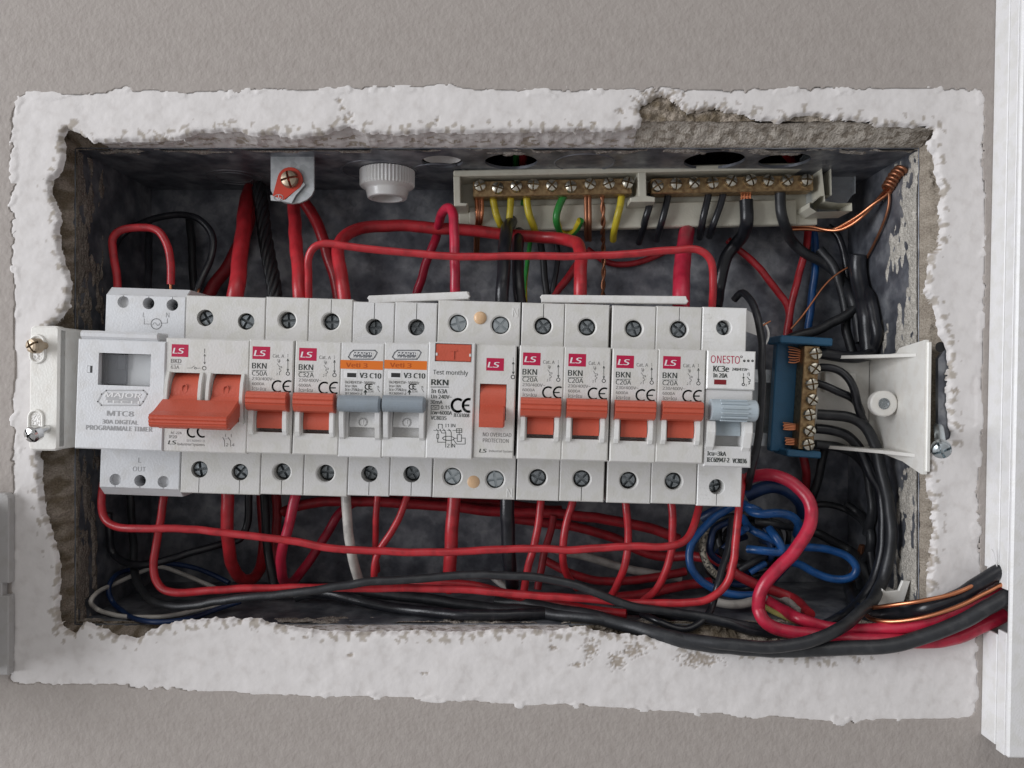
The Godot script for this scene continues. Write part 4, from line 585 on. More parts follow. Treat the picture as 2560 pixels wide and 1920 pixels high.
	{"name": "white_cable", "label": "short white cable end behind the black front cable", "cat": "cable", "m": "grey insulation", "r": 1.5, "p": [[-10.2, -84.35, -40], [-6.65, -86.22, -36], [-2.63, -88.55, -34], [1.92, -91.96, -34]]},
	{"name": "black_cable", "label": "black front cable waving over and under the lower jumper", "cat": "cable", "m": "dusty black insulation", "r": 1.7, "p": [[-176.7, -40.67, -52.75], [-175.13, -59.17, -52], [-170.27, -71.29, -44], [-165.91, -81.07, -36], [-160.11, -86.96, -28], [-152.05, -90.29, -21], [-141.61, -91.42, -16], [-129.61, -90.44, -13], [-118.2, -88.28, -11], [-101.65, -85.76, -9], [-90.13, -84.68, -8.5], [-79.5, -82.86, -8], [-69.01, -81.24, -8], [-58.53, -79.66, -8], [-45.49, -79.16, -8.5], [-35.05, -78.34, -9], [-24.53, -77.56, -9], [-11.37, -77.29, -9], [1.78, -77.61, -9], [9.32, -77.82, -9], [19.84, -79.82, -9], [30.31, -82.84, -8.5], [39.76, -86.62, -8.5], [48.77, -89.55, -9], [59.67, -91.98, -11], [73.61, -94.74, -14], [89.08, -97.05, -12], [97.75, -98.65, -12], [108.91, -102.37, -12]]},
	{"name": "black_cable", "label": "fat black cable along the bottom left edge of the bundle", "cat": "cable", "m": "black insulation", "r": 2.3, "p": [[-89.5, -91.88, -40], [-76.55, -92.25, -34], [-62.71, -94.23, -30], [-48.22, -95.88, -27], [-33.69, -96.1, -21.22], [-19.78, -96.1, -17.27], [-6.28, -96.1, -17.62], [7.27, -96.1, -19.42], [17.89, -96.1, -21.21], [28.34, -96.1, -15.84]]},
	{"name": "black_cable", "label": "black cable hooked back under the slim breaker", "cat": "cable", "m": "black insulation", "r": 1.5, "p": [[96.5, -59.34, -36], [93.94, -66.7, -30], [91.69, -72.55, -26], [88.37, -78.79, -22], [85.1, -86.2, -19], [83.2, -92.72, -19], [78.22, -96.9, -13.21], [71.56, -100.25, -12], [65.18, -99.19, -12], [59.19, -96.9, -14.06], [54.67, -96.9, -22.08]]},
	{"name": "white_cable", "label": "thin white cable looped in the lower left corner", "cat": "cable", "m": "white insulation", "r": 0.95, "p": [[-128.81, -93.0, -42], [-135.42, -90.91, -44], [-146.65, -87.27, -47], [-159.83, -83.73, -50], [-164.0, -83.56, -50], [-168.4, -85.45, -48], [-176.55, -88.92, -42], [-177.45, -88.96, -27.53], [-177.45, -91.3, -21.67], [-177.45, -96.13, -26.51], [-166.28, -97.45, -22.08], [-153.91, -97.45, -19.19], [-144.17, -97.45, -21.7], [-134.58, -96.29, -25], [-125.21, -94.5, -28], [-118.41, -93.1, -34]]},
	{"name": "blue_cable", "label": "thin blue cable looped with the white one in the corner", "cat": "cable", "m": "dark blue insulation", "r": 1.1, "p": [[-127.96, -89.96, -46], [-135.22, -87.23, -48], [-144.93, -84.15, -50], [-160.74, -82.54, -52], [-175.72, -85.53, -52], [-177.3, -86.41, -38.98], [-177.3, -90.57, -35.16], [-175.74, -95.66, -36], [-166.63, -97.3, -27.1], [-154.21, -97.3, -15.36], [-142.47, -97.16, -12], [-134.02, -97.3, -17.12], [-126.67, -96.42, -26], [-117.7, -94.24, -32]]},
	{"name": "blue_cable", "label": "big dark blue arc on the left of the coil", "cat": "cable", "m": "blue insulation", "r": 1.75, "p": [[101.53, -54.38, -46], [96.71, -56.6, -44], [89.84, -60.27, -42], [83.46, -65.56, -40], [79.03, -70.99, -38], [77.84, -76.17, -37], [79.18, -82.14, -36], [83.68, -87.04, -35], [89.79, -90.07, -34], [98.01, -91.91, -34], [106.86, -92.88, -36]]},
	{"name": "blue_cable", "label": "bright blue cable crossing the top of the coil", "cat": "cable", "m": "blue insulation", "r": 1.85, "p": [[104.14, -53.75, -42], [104.58, -55.57, -34], [107.71, -56.29, -31], [112.25, -55.84, -30], [117.48, -56.17, -31], [122.69, -58.27, -33], [126.82, -62.68, -38], [128.54, -68.42, -46]]},
	{"name": "blue_cable", "label": "short blue stub above the bright blue cable", "cat": "cable", "m": "blue insulation", "r": 1.5, "p": [[103.55, -53.84, -36], [104.99, -53.72, -34], [107.45, -54.75, -34], [110.82, -56.86, -38]]},
	{"name": "blue_cable", "label": "blue cable curving through the middle of the coil", "cat": "cable", "m": "blue insulation", "r": 1.7, "p": [[104.85, -58.88, -50], [105.17, -62.94, -44], [107.29, -65.14, -40], [110.82, -66.83, -38], [114.97, -68.5, -38], [117.88, -70.99, -38]]},
	{"name": "blue_cable", "label": "blue cable bent at the heart of the coil, by the crimson cable", "cat": "cable", "m": "blue insulation", "r": 1.8, "p": [[113.73, -63.92, -38], [114.43, -66.04, -34], [115.99, -69.32, -32], [117.63, -72.18, -32], [116.61, -73.4, -32], [112.12, -72.79, -32], [107.54, -72.19, -33], [103.55, -72.43, -36]]},
	{"name": "blue_cable", "label": "blue cable looped out to the right of the crimson cable", "cat": "cable", "m": "blue insulation", "r": 1.8, "p": [[120.4, -74.79, -44], [126.2, -74.16, -46], [132.97, -74.16, -47], [139.37, -74.37, -47], [146.62, -75.87, -47], [152.58, -78.41, -46], [155.87, -82.22, -45], [154.89, -86.25, -45], [150.45, -88.41, -46], [144.49, -88.03, -47], [137.2, -85.5, -48], [131.21, -82.07, -48], [123.65, -80.33, -46]]},
	{"name": "blue_cable", "label": "dark blue bend at the back of the coil", "cat": "cable", "m": "dark blue insulation", "r": 3.2, "p": [[111.29, -53.18, -64], [117.35, -49.77, -62], [124.23, -48.61, -60], [131.31, -50.82, -60], [136.49, -56.0, -62], [139.35, -62.47, -66]]},
	{"name": "blue_cable", "label": "short dark blue cable under the slim breaker", "cat": "cable", "m": "dark blue insulation", "r": 2.4, "p": [[87.28, -61.81, -52], [91.08, -58.88, -50], [95.39, -57.16, -50], [102.14, -55.63, -54]]},
	{"name": "blue_cable", "label": "short blue end low in the coil", "cat": "cable", "m": "blue insulation", "r": 1.5, "p": [[114.29, -81.18, -46], [110.25, -82.82, -44], [107.29, -84.94, -44]]},
	{"name": "blue_cable", "label": "pale blue cut end left in the coil", "cat": "cable", "m": "blue insulation", "r": 1.6, "p": [[100.94, -67.6, -44], [102.16, -65.54, -41], [103.34, -63.3, -38]]},
	{"name": "cream_cable", "label": "cream cable patched with black tape in the coil", "cat": "cable", "m": "taped cream", "r": 1.6, "p": [[90.56, -64.53, -48], [87.03, -67.37, -45], [85.01, -71.41, -42], [85.14, -76.43, -40], [87.8, -81.62, -39], [91.41, -85.62, -40]]},
	{"name": "black_cable", "label": "dusty black cut end across the blue coil", "cat": "cable", "m": "dusty black insulation", "r": 1.6, "p": [[102.63, -83.67, -44], [108.24, -79.84, -43], [114.95, -78.22, -48], [123.54, -80.03, -58]]},
	{"name": "black_cable", "label": "dusty black cable under the bright blue one", "cat": "cable", "m": "dusty black insulation", "r": 1.6, "p": [[108.98, -62.1, -44], [116.67, -62.76, -43], [125.65, -65.39, -48], [134.54, -66.83, -58]]},
	{"name": "white_cable", "label": "white cable lying under the blue arc", "cat": "cable", "m": "grey insulation", "r": 1.9, "p": [[85.88, -93.65, -30], [90.47, -94.38, -29], [96.54, -94.58, -29], [104.45, -94.14, -31], [110.99, -94.12, -36]]},
	{"name": "earth_cable", "label": "cream cable beside the upper crimson one", "cat": "cable", "m": "grey insulation", "r": 1.7, "p": [[116.17, -94.67, -44], [120.54, -95.8, -42], [122.68, -96.7, -36.35], [122.12, -96.7, -23.89]]},
	{"name": "earth_cable", "label": "dull yellow cable low behind the crimson loop", "cat": "cable", "m": "dull yellow insulation", "r": 1.2, "p": [[109.05, -97.2, -42.45], [109.41, -97.2, -36.4], [111.29, -97.2, -26.77], [113.9, -97.2, -18.55], [116.88, -97.06, -12], [121.12, -97.59, -12]]},
	{"name": "copper_wire", "label": "left bent copper wire behind the blue loop at lower right", "cat": "wire", "m": "dull copper", "r": 0.9, "p": [[165.7, -76.5, -63.13], [165.14, -83.33, -66], [160.26, -89.81, -62], [157.75, -93.69, -58], [157.02, -97.47, -54], [152.25, -97.5, -37.44]], "group": "bent copper wires behind the blue loop"},
	{"name": "copper_wire", "label": "right bent copper wire behind the blue loop at lower right", "cat": "wire", "m": "dull copper", "r": 0.9, "p": [[165.7, -76.12, -61.37], [165.7, -82.8, -63.67], [161.86, -89.81, -62], [159.34, -93.69, -58], [158.58, -97.47, -54], [153.15, -97.5, -37.44]], "group": "bent copper wires behind the blue loop"},
	{"name": "copper_strands", "label": "top fan of fine copper strands entering the blue block", "cat": "wire", "m": "dull copper", "r": 0.4, "p": [[123.46, 16.75, -42], [126.58, 16.3, -41], [129.68, 14.34, -40]], "bare": [{"r": 0.4, "p": [[123.86, 15.59, -42], [126.58, 15.14, -41], [129.68, 13.88, -40]]}, {"r": 0.4, "p": [[123.51, 14.43, -42], [126.58, 13.98, -41], [129.68, 13.42, -40]]}, {"r": 0.4, "p": [[123.92, 13.26, -42], [126.58, 12.82, -41], [129.68, 12.95, -40]]}, {"r": 0.4, "p": [[123.57, 12.1, -42], [126.58, 11.66, -41], [129.68, 12.49, -40]]}, {"r": 0.4, "p": [[123.98, 10.93, -42], [126.58, 10.49, -41], [129.68, 12.03, -40]]}, {"r": 0.4, "p": [[123.63, 9.77, -42], [126.58, 9.33, -41], [129.68, 11.56, -40]]}], "group": "fans of copper strands in the blue block"},
	{"name": "copper_strands", "label": "middle fan of fine copper strands entering the blue block", "cat": "wire", "m": "dull copper", "r": 0.4, "p": [[121.13, -17.3, -42], [124.26, -17.66, -41], [129.68, -18.3, -40]], "bare": [{"r": 0.4, "p": [[121.53, -18.03, -42], [124.26, -18.39, -41], [129.68, -18.59, -40]]}, {"r": 0.4, "p": [[121.19, -18.76, -42], [124.26, -19.11, -41], [129.68, -18.88, -40]]}, {"r": 0.4, "p": [[121.59, -19.49, -42], [124.26, -19.84, -41], [129.68, -19.17, -40]]}, {"r": 0.4, "p": [[121.24, -20.22, -42], [124.26, -20.56, -41], [129.68, -19.46, -40]]}], "group": "fans of copper strands in the blue block"},
	{"name": "copper_strands", "label": "bottom fan of fine copper strands entering the blue block", "cat": "wire", "m": "dull copper", "r": 0.4, "p": [[122.0, -24.0, -42], [125.13, -24.34, -41], [129.68, -24.96, -40]], "bare": [{"r": 0.4, "p": [[122.41, -24.73, -42], [125.13, -25.06, -41], [129.68, -25.25, -40]]}, {"r": 0.4, "p": [[122.06, -25.46, -42], [125.13, -25.79, -41], [129.68, -25.54, -40]]}, {"r": 0.4, "p": [[122.47, -26.18, -42], [125.13, -26.51, -41], [129.68, -25.83, -40]]}, {"r": 0.4, "p": [[122.12, -26.91, -42], [125.13, -27.24, -41], [129.68, -26.12, -40]]}], "group": "fans of copper strands in the blue block"},
	{"name": "black_cable", "label": "dusty black cable arching at the back right of the blue coil", "cat": "cable", "m": "dusty black insulation", "r": 1.6, "p": [[144.11, -64.93, -86], [147.32, -60.02, -76], [153.43, -58.78, -74], [161.76, -60.75, -72], [165.0, -64.29, -61.07], [165.0, -69.9, -53.48], [165.0, -76.84, -53.48], [165.0, -86.14, -48.88]]},
	{"name": "black_cable", "label": "dusty black cable slanting down the back behind the blue block", "cat": "cable", "m": "dusty black insulation", "r": 2.0, "p": [[152.24, -27.67, -70], [149.51, -38.13, -70], [149.41, -46.11, -72], [147.45, -54.64, -74], [145.73, -66.49, -84]]},
	{"name": "red_cable", "label": "dark red cable in shade behind the crimson loop", "cat": "cable", "m": "dusty red insulation", "r": 2.0, "p": [[141.17, -31.48, -72], [142.55, -39.71, -72], [144.23, -46.36, -74], [144.38, -56.15, -78], [143.37, -64.6, -84]]},
	{"name": "black_cable", "label": "dusty black cable sloping to the lower right corner at the back", "cat": "cable", "m": "dusty black insulation", "r": 2.2, "p": [[140.38, -71.57, -76], [147.24, -72.25, -70], [154.06, -75.89, -70], [162.28, -80.0, -68], [164.4, -84.83, -57.84], [164.4, -94.87, -49.44]]},
	{"name": "black_cable", "label": "dusty black cable hanging left in the coil behind the black hook", "cat": "cable", "m": "dusty black insulation", "r": 1.8, "p": [[100.44, -55.11, -62], [97.67, -64.1, -60], [96.25, -69.91, -58], [97.02, -75.65, -56], [100.39, -80.44, -54], [108.84, -83.96, -56], [119.58, -82.71, -62], [129.04, -77.71, -70]]},
	{"name": "black_cable", "label": "outermost dusty black turn of the coil under the slim breaker", "cat": "cable", "m": "dusty black insulation", "r": 1.5, "p": [[97.55, -92.15, -62.79], [90.14, -85.44, -55.53], [89.36, -79.43, -56.94], [86.91, -71.82, -56.47], [90.98, -66.08, -54.3], [97.08, -61.33, -51.27], [103.84, -59.98, -48.51], [110.44, -58.46, -47.07], [118.09, -63.26, -47.51], [122.88, -70.83, -49.65], [123.09, -78.28, -52.68], [123.23, -86.38, -55.45], [118.7, -90.46, -56.92], [110.72, -95.17, -56.52], [105.09, -95.69, -64.4]]},
	{"name": "black_cable", "label": "middle dusty black turn of the coil, slightly tilted", "cat": "cable", "m": "dusty black insulation", "r": 1.5, "p": [[124.12, -82.39, -61.0], [118.35, -86.41, -52.04], [112.76, -88.82, -54.57], [107.07, -91.11, -57.65], [101.0, -90.68, -60.1], [96.78, -85.92, -61.0], [93.38, -80.32, -60.0], [93.9, -73.9, -57.48], [93.7, -68.39, -54.4], [99.26, -62.78, -51.93], [104.4, -60.81, -51.0], [111.01, -61.92, -51.97], [118.56, -65.39, -54.47], [122.39, -70.39, -57.55], [129.02, -78.51, -70.04]]},
	{"name": "black_cable", "label": "innermost dusty black turn of the coil", "cat": "cable", "m": "dusty black insulation", "r": 1.4, "p": [[98.9, -70.0, -55.51], [99.01, -64.89, -45.07], [103.26, -64.11, -46.51], [109.17, -64.11, -49.27], [115.33, -65.34, -52.31], [118.81, -69.01, -54.47], [120.64, -72.78, -54.94], [119.7, -76.71, -53.53], [118.44, -80.27, -50.79], [113.15, -82.47, -47.74], [107.36, -81.91, -45.56], [102.05, -82.19, -45.06], [98.74, -80.53, -46.43], [96.26, -77.41, -49.16], [99.68, -75.89, -62.21]]},
	{"name": "blue_cable", "label": "dark blue turn inside the coil", "cat": "cable", "m": "dark blue insulation", "r": 1.5, "p": [[114.02, -87.81, -62.98], [104.74, -88.04, -51.78], [98.47, -83.72, -49.14], [93.83, -80.27, -46.08], [88.78, -75.51, -43.74], [89.57, -70.36, -43.01], [90.16, -65.62, -44.18], [96.52, -63.15, -46.8], [102.59, -61.61, -49.87], [109.1, -62.26, -52.23], [113.74, -63.88, -52.99], [117.36, -67.16, -51.85], [117.69, -72.39, -49.25], [117.66, -76.92, -46.18], [117.41, -83.26, -53.8]]},
	{"name": "blue_cable", "label": "lower dark blue turn at the foot of the coil", "cat": "cable", "m": "dark blue insulation", "r": 1.5, "p": [[119.97, -75.31, -68.38], [121.29, -74.91, -56.13], [124.67, -77.33, -53.08], [127.15, -81.44, -50.37], [122.98, -85.31, -49.04], [120.21, -88.88, -49.6], [115.49, -93.02, -51.82], [110.07, -92.73, -54.87], [103.51, -93.31, -57.59], [97.94, -90.48, -58.95], [94.7, -86.47, -58.43], [94.17, -81.24, -56.23], [96.83, -76.93, -53.19], [101.41, -72.04, -50.45], [109.68, -71.97, -59.06]]},
	{"name": "black_cable", "label": "thin dusty black turn leaning right in the coil", "cat": "cable", "m": "dusty black insulation", "r": 1.2, "p": [[128.4, -85.37, -69.67], [119.08, -84.54, -56.81], [112.2, -84.11, -55.16], [106.59, -82.73, -55.35], [103.76, -79.99, -57.3], [100.59, -75.52, -60.28], [101.71, -71.19, -63.15], [105.92, -68.16, -64.83], [110.49, -65.2, -64.67], [116.25, -62.44, -62.75], [120.9, -63.75, -59.78], [125.7, -64.97, -56.89], [128.78, -68.34, -55.19], [128.34, -73.31, -55.31], [133.06, -80.02, -67.21]]}
]
var LIGHTS := [
	{"name": "unseen_window_daylight", "at": Vector3(-1.6, 0.2, 0.85), "size": Vector2(1.0, 1.3), "energy": 3.5, "color": Color(0.97, 0.98, 1.0)},  # out of view at the left, placed to light the board sideways
	{"name": "unseen_overhead_light", "at": Vector3(0.35, 1.7, 1.5), "size": Vector2(1.6, 1.2), "energy": 0.7, "color": Color(1.0, 0.99, 0.97)},  # out of view overhead, placed to light the board from above
]

# ---------------------------------------------------------------- materials
func make_materials() -> void:
	var sys := SystemFont.new()
	sys.font_names = PackedStringArray(["Droid Sans"])
	sans = sys
	var grain := noise_picture(3, 0.035, FastNoiseLite.TYPE_SIMPLEX, [], 5)
	var roller := noise_picture(7, 0.022, FastNoiseLite.TYPE_SIMPLEX, [], 3)
	var m := mat("grey wall paint", Color.WHITE, 0.72, 0.0, 0.35)
	m.albedo_texture = noise_picture(11, 0.008, FastNoiseLite.TYPE_SIMPLEX, [[0.0, lin(0.335, 0.300, 0.275)], [0.45, lin(0.356, 0.321, 0.296)], [1.0, lin(0.375, 0.340, 0.313)]], 5)
	triplanar(m, 34.0)
	relief(m, roller, 0.13)

	m = mat("white plaster", Color.WHITE, 0.88, 0.0, 0.25)
	m.vertex_color_use_as_albedo = true
	m.albedo_texture = noise_picture(19, 0.012, FastNoiseLite.TYPE_SIMPLEX, [[0.0, lin(0.86, 0.85, 0.84)], [0.4, lin(0.95, 0.95, 0.945)], [1.0, lin(1, 1, 1)]], 5)
	triplanar(m, 60.0)
	relief(m, grain, 0.05)

	m = mat("grey mortar", Color.WHITE, 0.95, 0.0, 0.2)
	m.vertex_color_use_as_albedo = true
	m.albedo_texture = noise_picture(23, 0.06, FastNoiseLite.TYPE_SIMPLEX, [[0.0, lin(0.45, 0.42, 0.38)], [0.5, lin(0.85, 0.83, 0.8)], [0.72, lin(0.95, 0.93, 0.9)], [0.8, lin(1, 1, 1)], [1.0, lin(1, 1, 1)]], 4)
	triplanar(m, 30.0)
	relief(m, grain, 0.5)

	m = mat("galvanised steel", Color(0.9, 0.9, 0.92), 0.6, 0.55)
	m.albedo_texture = noise_picture(29, 0.011, FastNoiseLite.TYPE_SIMPLEX, [[0.0, lin(0.14, 0.145, 0.16)], [0.3, lin(0.21, 0.22, 0.24)], [0.46, lin(0.28, 0.29, 0.305)], [0.58, lin(0.35, 0.36, 0.37)], [0.72, lin(0.44, 0.45, 0.455)], [1.0, lin(0.52, 0.53, 0.525)]], 6)
	m.roughness_texture = noise_picture(31, 0.02, FastNoiseLite.TYPE_SIMPLEX, [[0.0, Color(0.55, 0.55, 0.55)], [1.0, Color(1, 1, 1)]], 4)
	m.detail_enabled = true
	m.detail_blend_mode = BaseMaterial3D.BLEND_MODE_MUL
	m.detail_albedo = noise_picture(33, 0.07, FastNoiseLite.TYPE_CELLULAR, [[0.0, lin(0.62, 0.63, 0.65)], [0.5, lin(0.85, 0.86, 0.87)], [1.0, lin(1, 1, 1)]], 3, 512, FastNoiseLite.RETURN_CELL_VALUE)
	triplanar(m, 120.0)
	m = mat("bright zinc", Color.WHITE, 0.42, 0.85)
	m.albedo_texture = noise_picture(37, 0.03, FastNoiseLite.TYPE_CELLULAR, [[0.0, lin(0.42, 0.44, 0.45)], [1.0, lin(0.62, 0.64, 0.65)]], 2, 256, FastNoiseLite.RETURN_CELL_VALUE)
	triplanar(m, 30.0)

	var fine := noise_picture(41, 0.12, FastNoiseLite.TYPE_SIMPLEX, [], 3, 256)
	var plastic := func(called: String, c: Color, rough: float, spec := 0.5, amount := 0.05) -> void:
		var p := mat(called, Color.WHITE, rough, 0.0, spec)
		var cable := "insulation" in called
		var dark := Color(c.r * 0.80, c.g * 0.80, c.b * 0.80) if cable else Color(c.r * 0.968, c.g * 0.964, c.b * 0.952)
		var dust := c.lerp(Color(0.62, 0.59, 0.56), 0.09 if cable else 0.0)
		p.albedo_texture = noise_picture(hash(called) % 1000, 0.016, FastNoiseLite.TYPE_SIMPLEX, [[0.0, dark], [0.36, c.lerp(dark, 0.5)], [0.5, c], [0.66, c], [0.74, dust], [1.0, dust]], 6, 256)
		p.roughness_texture = noise_picture(hash(called) % 700 + 7, 0.03, FastNoiseLite.TYPE_SIMPLEX, [[0.0, Color(0.72, 0.72, 0.72)], [1.0, Color(1, 1, 1)]], 4, 128)
		triplanar(p, 38.0)
		relief(p, fine, amount)
	plastic.call("breaker white", lin(0.60, 0.59, 0.565), 0.5)
	plastic.call("timer white", lin(0.63, 0.635, 0.65), 0.42)
	plastic.call("mini breaker white", lin(0.62, 0.615, 0.605), 0.45)
	plastic.call("glossy white", lin(0.74, 0.735, 0.72), 0.3)
	plastic.call("bracket white", lin(0.76, 0.74, 0.70), 0.38)
	plastic.call("trunking white", lin(0.72, 0.715, 0.71), 0.4)
	plastic.call("cover grey", lin(0.42, 0.41, 0.405), 0.45)  # pale grey plastic, darkened further to carry the shade on its face
	plastic.call("orange lever", lin(0.50, 0.090, 0.050), 0.48)
	plastic.call("blue grey lever", lin(0.24, 0.275, 0.31), 0.42)
	plastic.call("pale grey lever", lin(0.40, 0.46, 0.50), 0.42)
	plastic.call("cream holder", lin(0.56, 0.54, 0.455), 0.45)
	plastic.call("blue holder", lin(0.024, 0.105, 0.20), 0.45)
	plastic.call("beige seal", lin(0.62, 0.41, 0.24), 0.35)
	plastic.call("red insulation", lin(0.43, 0.021, 0.029), 0.42, 0.5, 0.03)
	plastic.call("crimson insulation", lin(0.44, 0.016, 0.045), 0.40, 0.5, 0.03)
	plastic.call("dusty red insulation", lin(0.34, 0.018, 0.026), 0.5, 0.45, 0.04)  # darker, slightly rougher red for cables further back
	plastic.call("black insulation", lin(0.012, 0.013, 0.017), 0.36, 0.5, 0.04)
	plastic.call("dusty black insulation", lin(0.021, 0.0225, 0.026), 0.5, 0.5, 0.05)
	plastic.call("blue insulation", lin(0.014, 0.085, 0.27), 0.35, 0.5, 0.03)
	plastic.call("dark blue insulation", lin(0.010, 0.03, 0.095), 0.45, 0.5, 0.03)
	plastic.call("white insulation", lin(0.55, 0.53, 0.49), 0.45, 0.5, 0.03)
	plastic.call("grey insulation", lin(0.40, 0.38, 0.35), 0.5, 0.5, 0.04)
	plastic.call("yellow insulation", lin(0.60, 0.48, 0.03), 0.42, 0.5, 0.03)
	plastic.call("dull yellow insulation", lin(0.26, 0.22, 0.07), 0.5, 0.5, 0.03)
	plastic.call("green insulation", lin(0.03, 0.25, 0.045), 0.42, 0.5, 0.03)
	m = mat("taped cream", Color.WHITE, 0.45)
	m.albedo_texture = noise_picture(57, 0.05, FastNoiseLite.TYPE_SIMPLEX, [[0.0, lin(0.03, 0.03, 0.03)], [0.42, lin(0.05, 0.045, 0.04)], [0.5, lin(0.5, 0.46, 0.36)], [1.0, lin(0.62, 0.58, 0.48)]], 3, 256)
	triplanar(m, 22.0)

	m = mat("copper", lin(0.62, 0.25, 0.13), 0.36, 1.0)
	m = mat("dull copper", lin(0.36, 0.16, 0.09), 0.45, 0.9)
	m = mat("brass", Color.WHITE, 0.42, 0.85)
	m.albedo_texture = noise_picture(43, 0.03, FastNoiseLite.TYPE_SIMPLEX, [[0.0, lin(0.22, 0.13, 0.07)], [0.5, lin(0.40, 0.27, 0.14)], [1.0, lin(0.52, 0.38, 0.21)]], 4, 256)
	triplanar(m, 25.0)
	m = mat("nickel screw", Color.WHITE, 0.3, 1.0)
	m.albedo_texture = noise_picture(47, 0.05, FastNoiseLite.TYPE_SIMPLEX, [[0.0, lin(0.42, 0.39, 0.32)], [1.0, lin(0.80, 0.77, 0.68)]], 3, 256)
	triplanar(m, 14.0)
	m = mat("dark screw", Color.WHITE, 0.36, 0.9)
	m.albedo_texture = noise_picture(53, 0.06, FastNoiseLite.TYPE_SIMPLEX, [[0.0, lin(0.16, 0.175, 0.185)], [0.6, lin(0.30, 0.33, 0.345)], [1.0, lin(0.52, 0.55, 0.56)]], 3, 256)
	triplanar(m, 10.0)
	m = mat("bluish zinc", lin(0.55, 0.60, 0.62), 0.32, 1.0)
	m = mat("chrome", lin(0.66, 0.66, 0.65), 0.2, 1.0)
	m = mat("rusty screw", lin(0.42, 0.34, 0.25), 0.45, 0.75)

	mat("black print", lin(0.040, 0.048, 0.044), 0.6, 0.0, 0.3)
	mat("grey print", lin(0.17, 0.165, 0.16), 0.6, 0.0, 0.3)
	mat("pale grey print", lin(0.32, 0.32, 0.325), 0.6, 0.0, 0.3)
	mat("silver badge", lin(0.40, 0.40, 0.405), 0.5, 0.0, 0.4)
	mat("dark badge", lin(0.13, 0.135, 0.145), 0.5, 0.0, 0.4)
	mat("crimson print", lin(0.42, 0.010, 0.055), 0.5, 0.0, 0.4)
	mat("white print", lin(0.72, 0.66, 0.67), 0.55, 0.0, 0.3)
	mat("orange print", lin(0.66, 0.16, 0.018), 0.5, 0.0, 0.4)
	mat("brown ink", lin(0.42, 0.085, 0.02), 0.6, 0.0, 0.3)
	mat("white label", lin(0.70, 0.695, 0.69), 0.5, 0.0, 0.4)
	mat("red lug", lin(0.50, 0.045, 0.022), 0.38)
	mat("dark slot", lin(0.012, 0.012, 0.012), 0.6)  # near black: painted shade of holes, and the black indicator
	mat("flag red", lin(0.19, 0.008, 0.012), 0.4)
	mat("screen grey", lin(0.035, 0.038, 0.042), 0.3)
	mat("screen silver", lin(0.66, 0.67, 0.67), 0.4)
	m = mat("clear window", Color(0.95, 0.97, 1.0, 0.05), 0.06)
	m.transparency = BaseMaterial3D.TRANSPARENCY_ALPHA
	m = mat("clear plastic sheet", Color(0.9, 0.93, 0.95, 0.26), 0.35)
	m.transparency = BaseMaterial3D.TRANSPARENCY_ALPHA
	m = mat("clear plastic rim", Color(0.92, 0.95, 0.96, 0.6), 0.35)
	m.transparency = BaseMaterial3D.TRANSPARENCY_ALPHA
	m = mat("masonry", lin(0.13, 0.11, 0.095), 0.95, 0.0, 0.2)
	relief(m, grain, 0.5)
	triplanar(m, 40.0)


# ---------------------------------------------------------------- wall, plaster, mortar
var field := {}
var nz := FastNoiseLite.new()
var nf := FastNoiseLite.new()
const FX0 := -232.0
const FY0 := -176.0
const FSTEP := 1.5
const FNX := 310
const FNY := 236


func to_edge(q: Vector2, poly: PackedVector2Array) -> float:
	var best := 1e9
	for i in poly.size():
		var a := poly[i]
		var b := poly[(i + 1) % poly.size()]
		var d := b - a
		var t := clampf((q - a).dot(d) / d.length_squared(), 0.0, 1.0)
		best = minf(best, q.distance_squared_to(a + d * t))
	best = sqrt(best)
	return best if Geometry2D.is_point_in_polygon(q, poly) else -best


func rasterise(called: String, poly: PackedVector2Array) -> void:
	var a := PackedFloat32Array()
	a.resize(FNX * FNY)
	for j in FNY:
		for i in FNX:
			a[j * FNX + i] = to_edge(Vector2(FX0 + i * FSTEP, FY0 + j * FSTEP), poly)
	field[called] = a


func look(a: PackedFloat32Array, x: float, y: float) -> float:
	var fx := clampf((x - FX0) / FSTEP, 0.0, FNX - 1.001)
	var fy := clampf((y - FY0) / FSTEP, 0.0, FNY - 1.001)
	var i := int(fx)
	var j := int(fy)
	fx -= i
	fy -= j
	var k := j * FNX + i
	return lerpf(lerpf(a[k], a[k + 1], fx), lerpf(a[k + FNX], a[k + FNX + 1], fx), fy)


func box_edge(x: float, y: float) -> float:   # outside the steel box: positive
	var dx := maxf(BOX_X0 - x, x - BOX_X1)
	var dy := maxf(BOX_Y0 - y, y - BOX_Y1)
	return maxf(dx, dy) if dx < 0.0 or dy < 0.0 else sqrt(dx * dx + dy * dy)


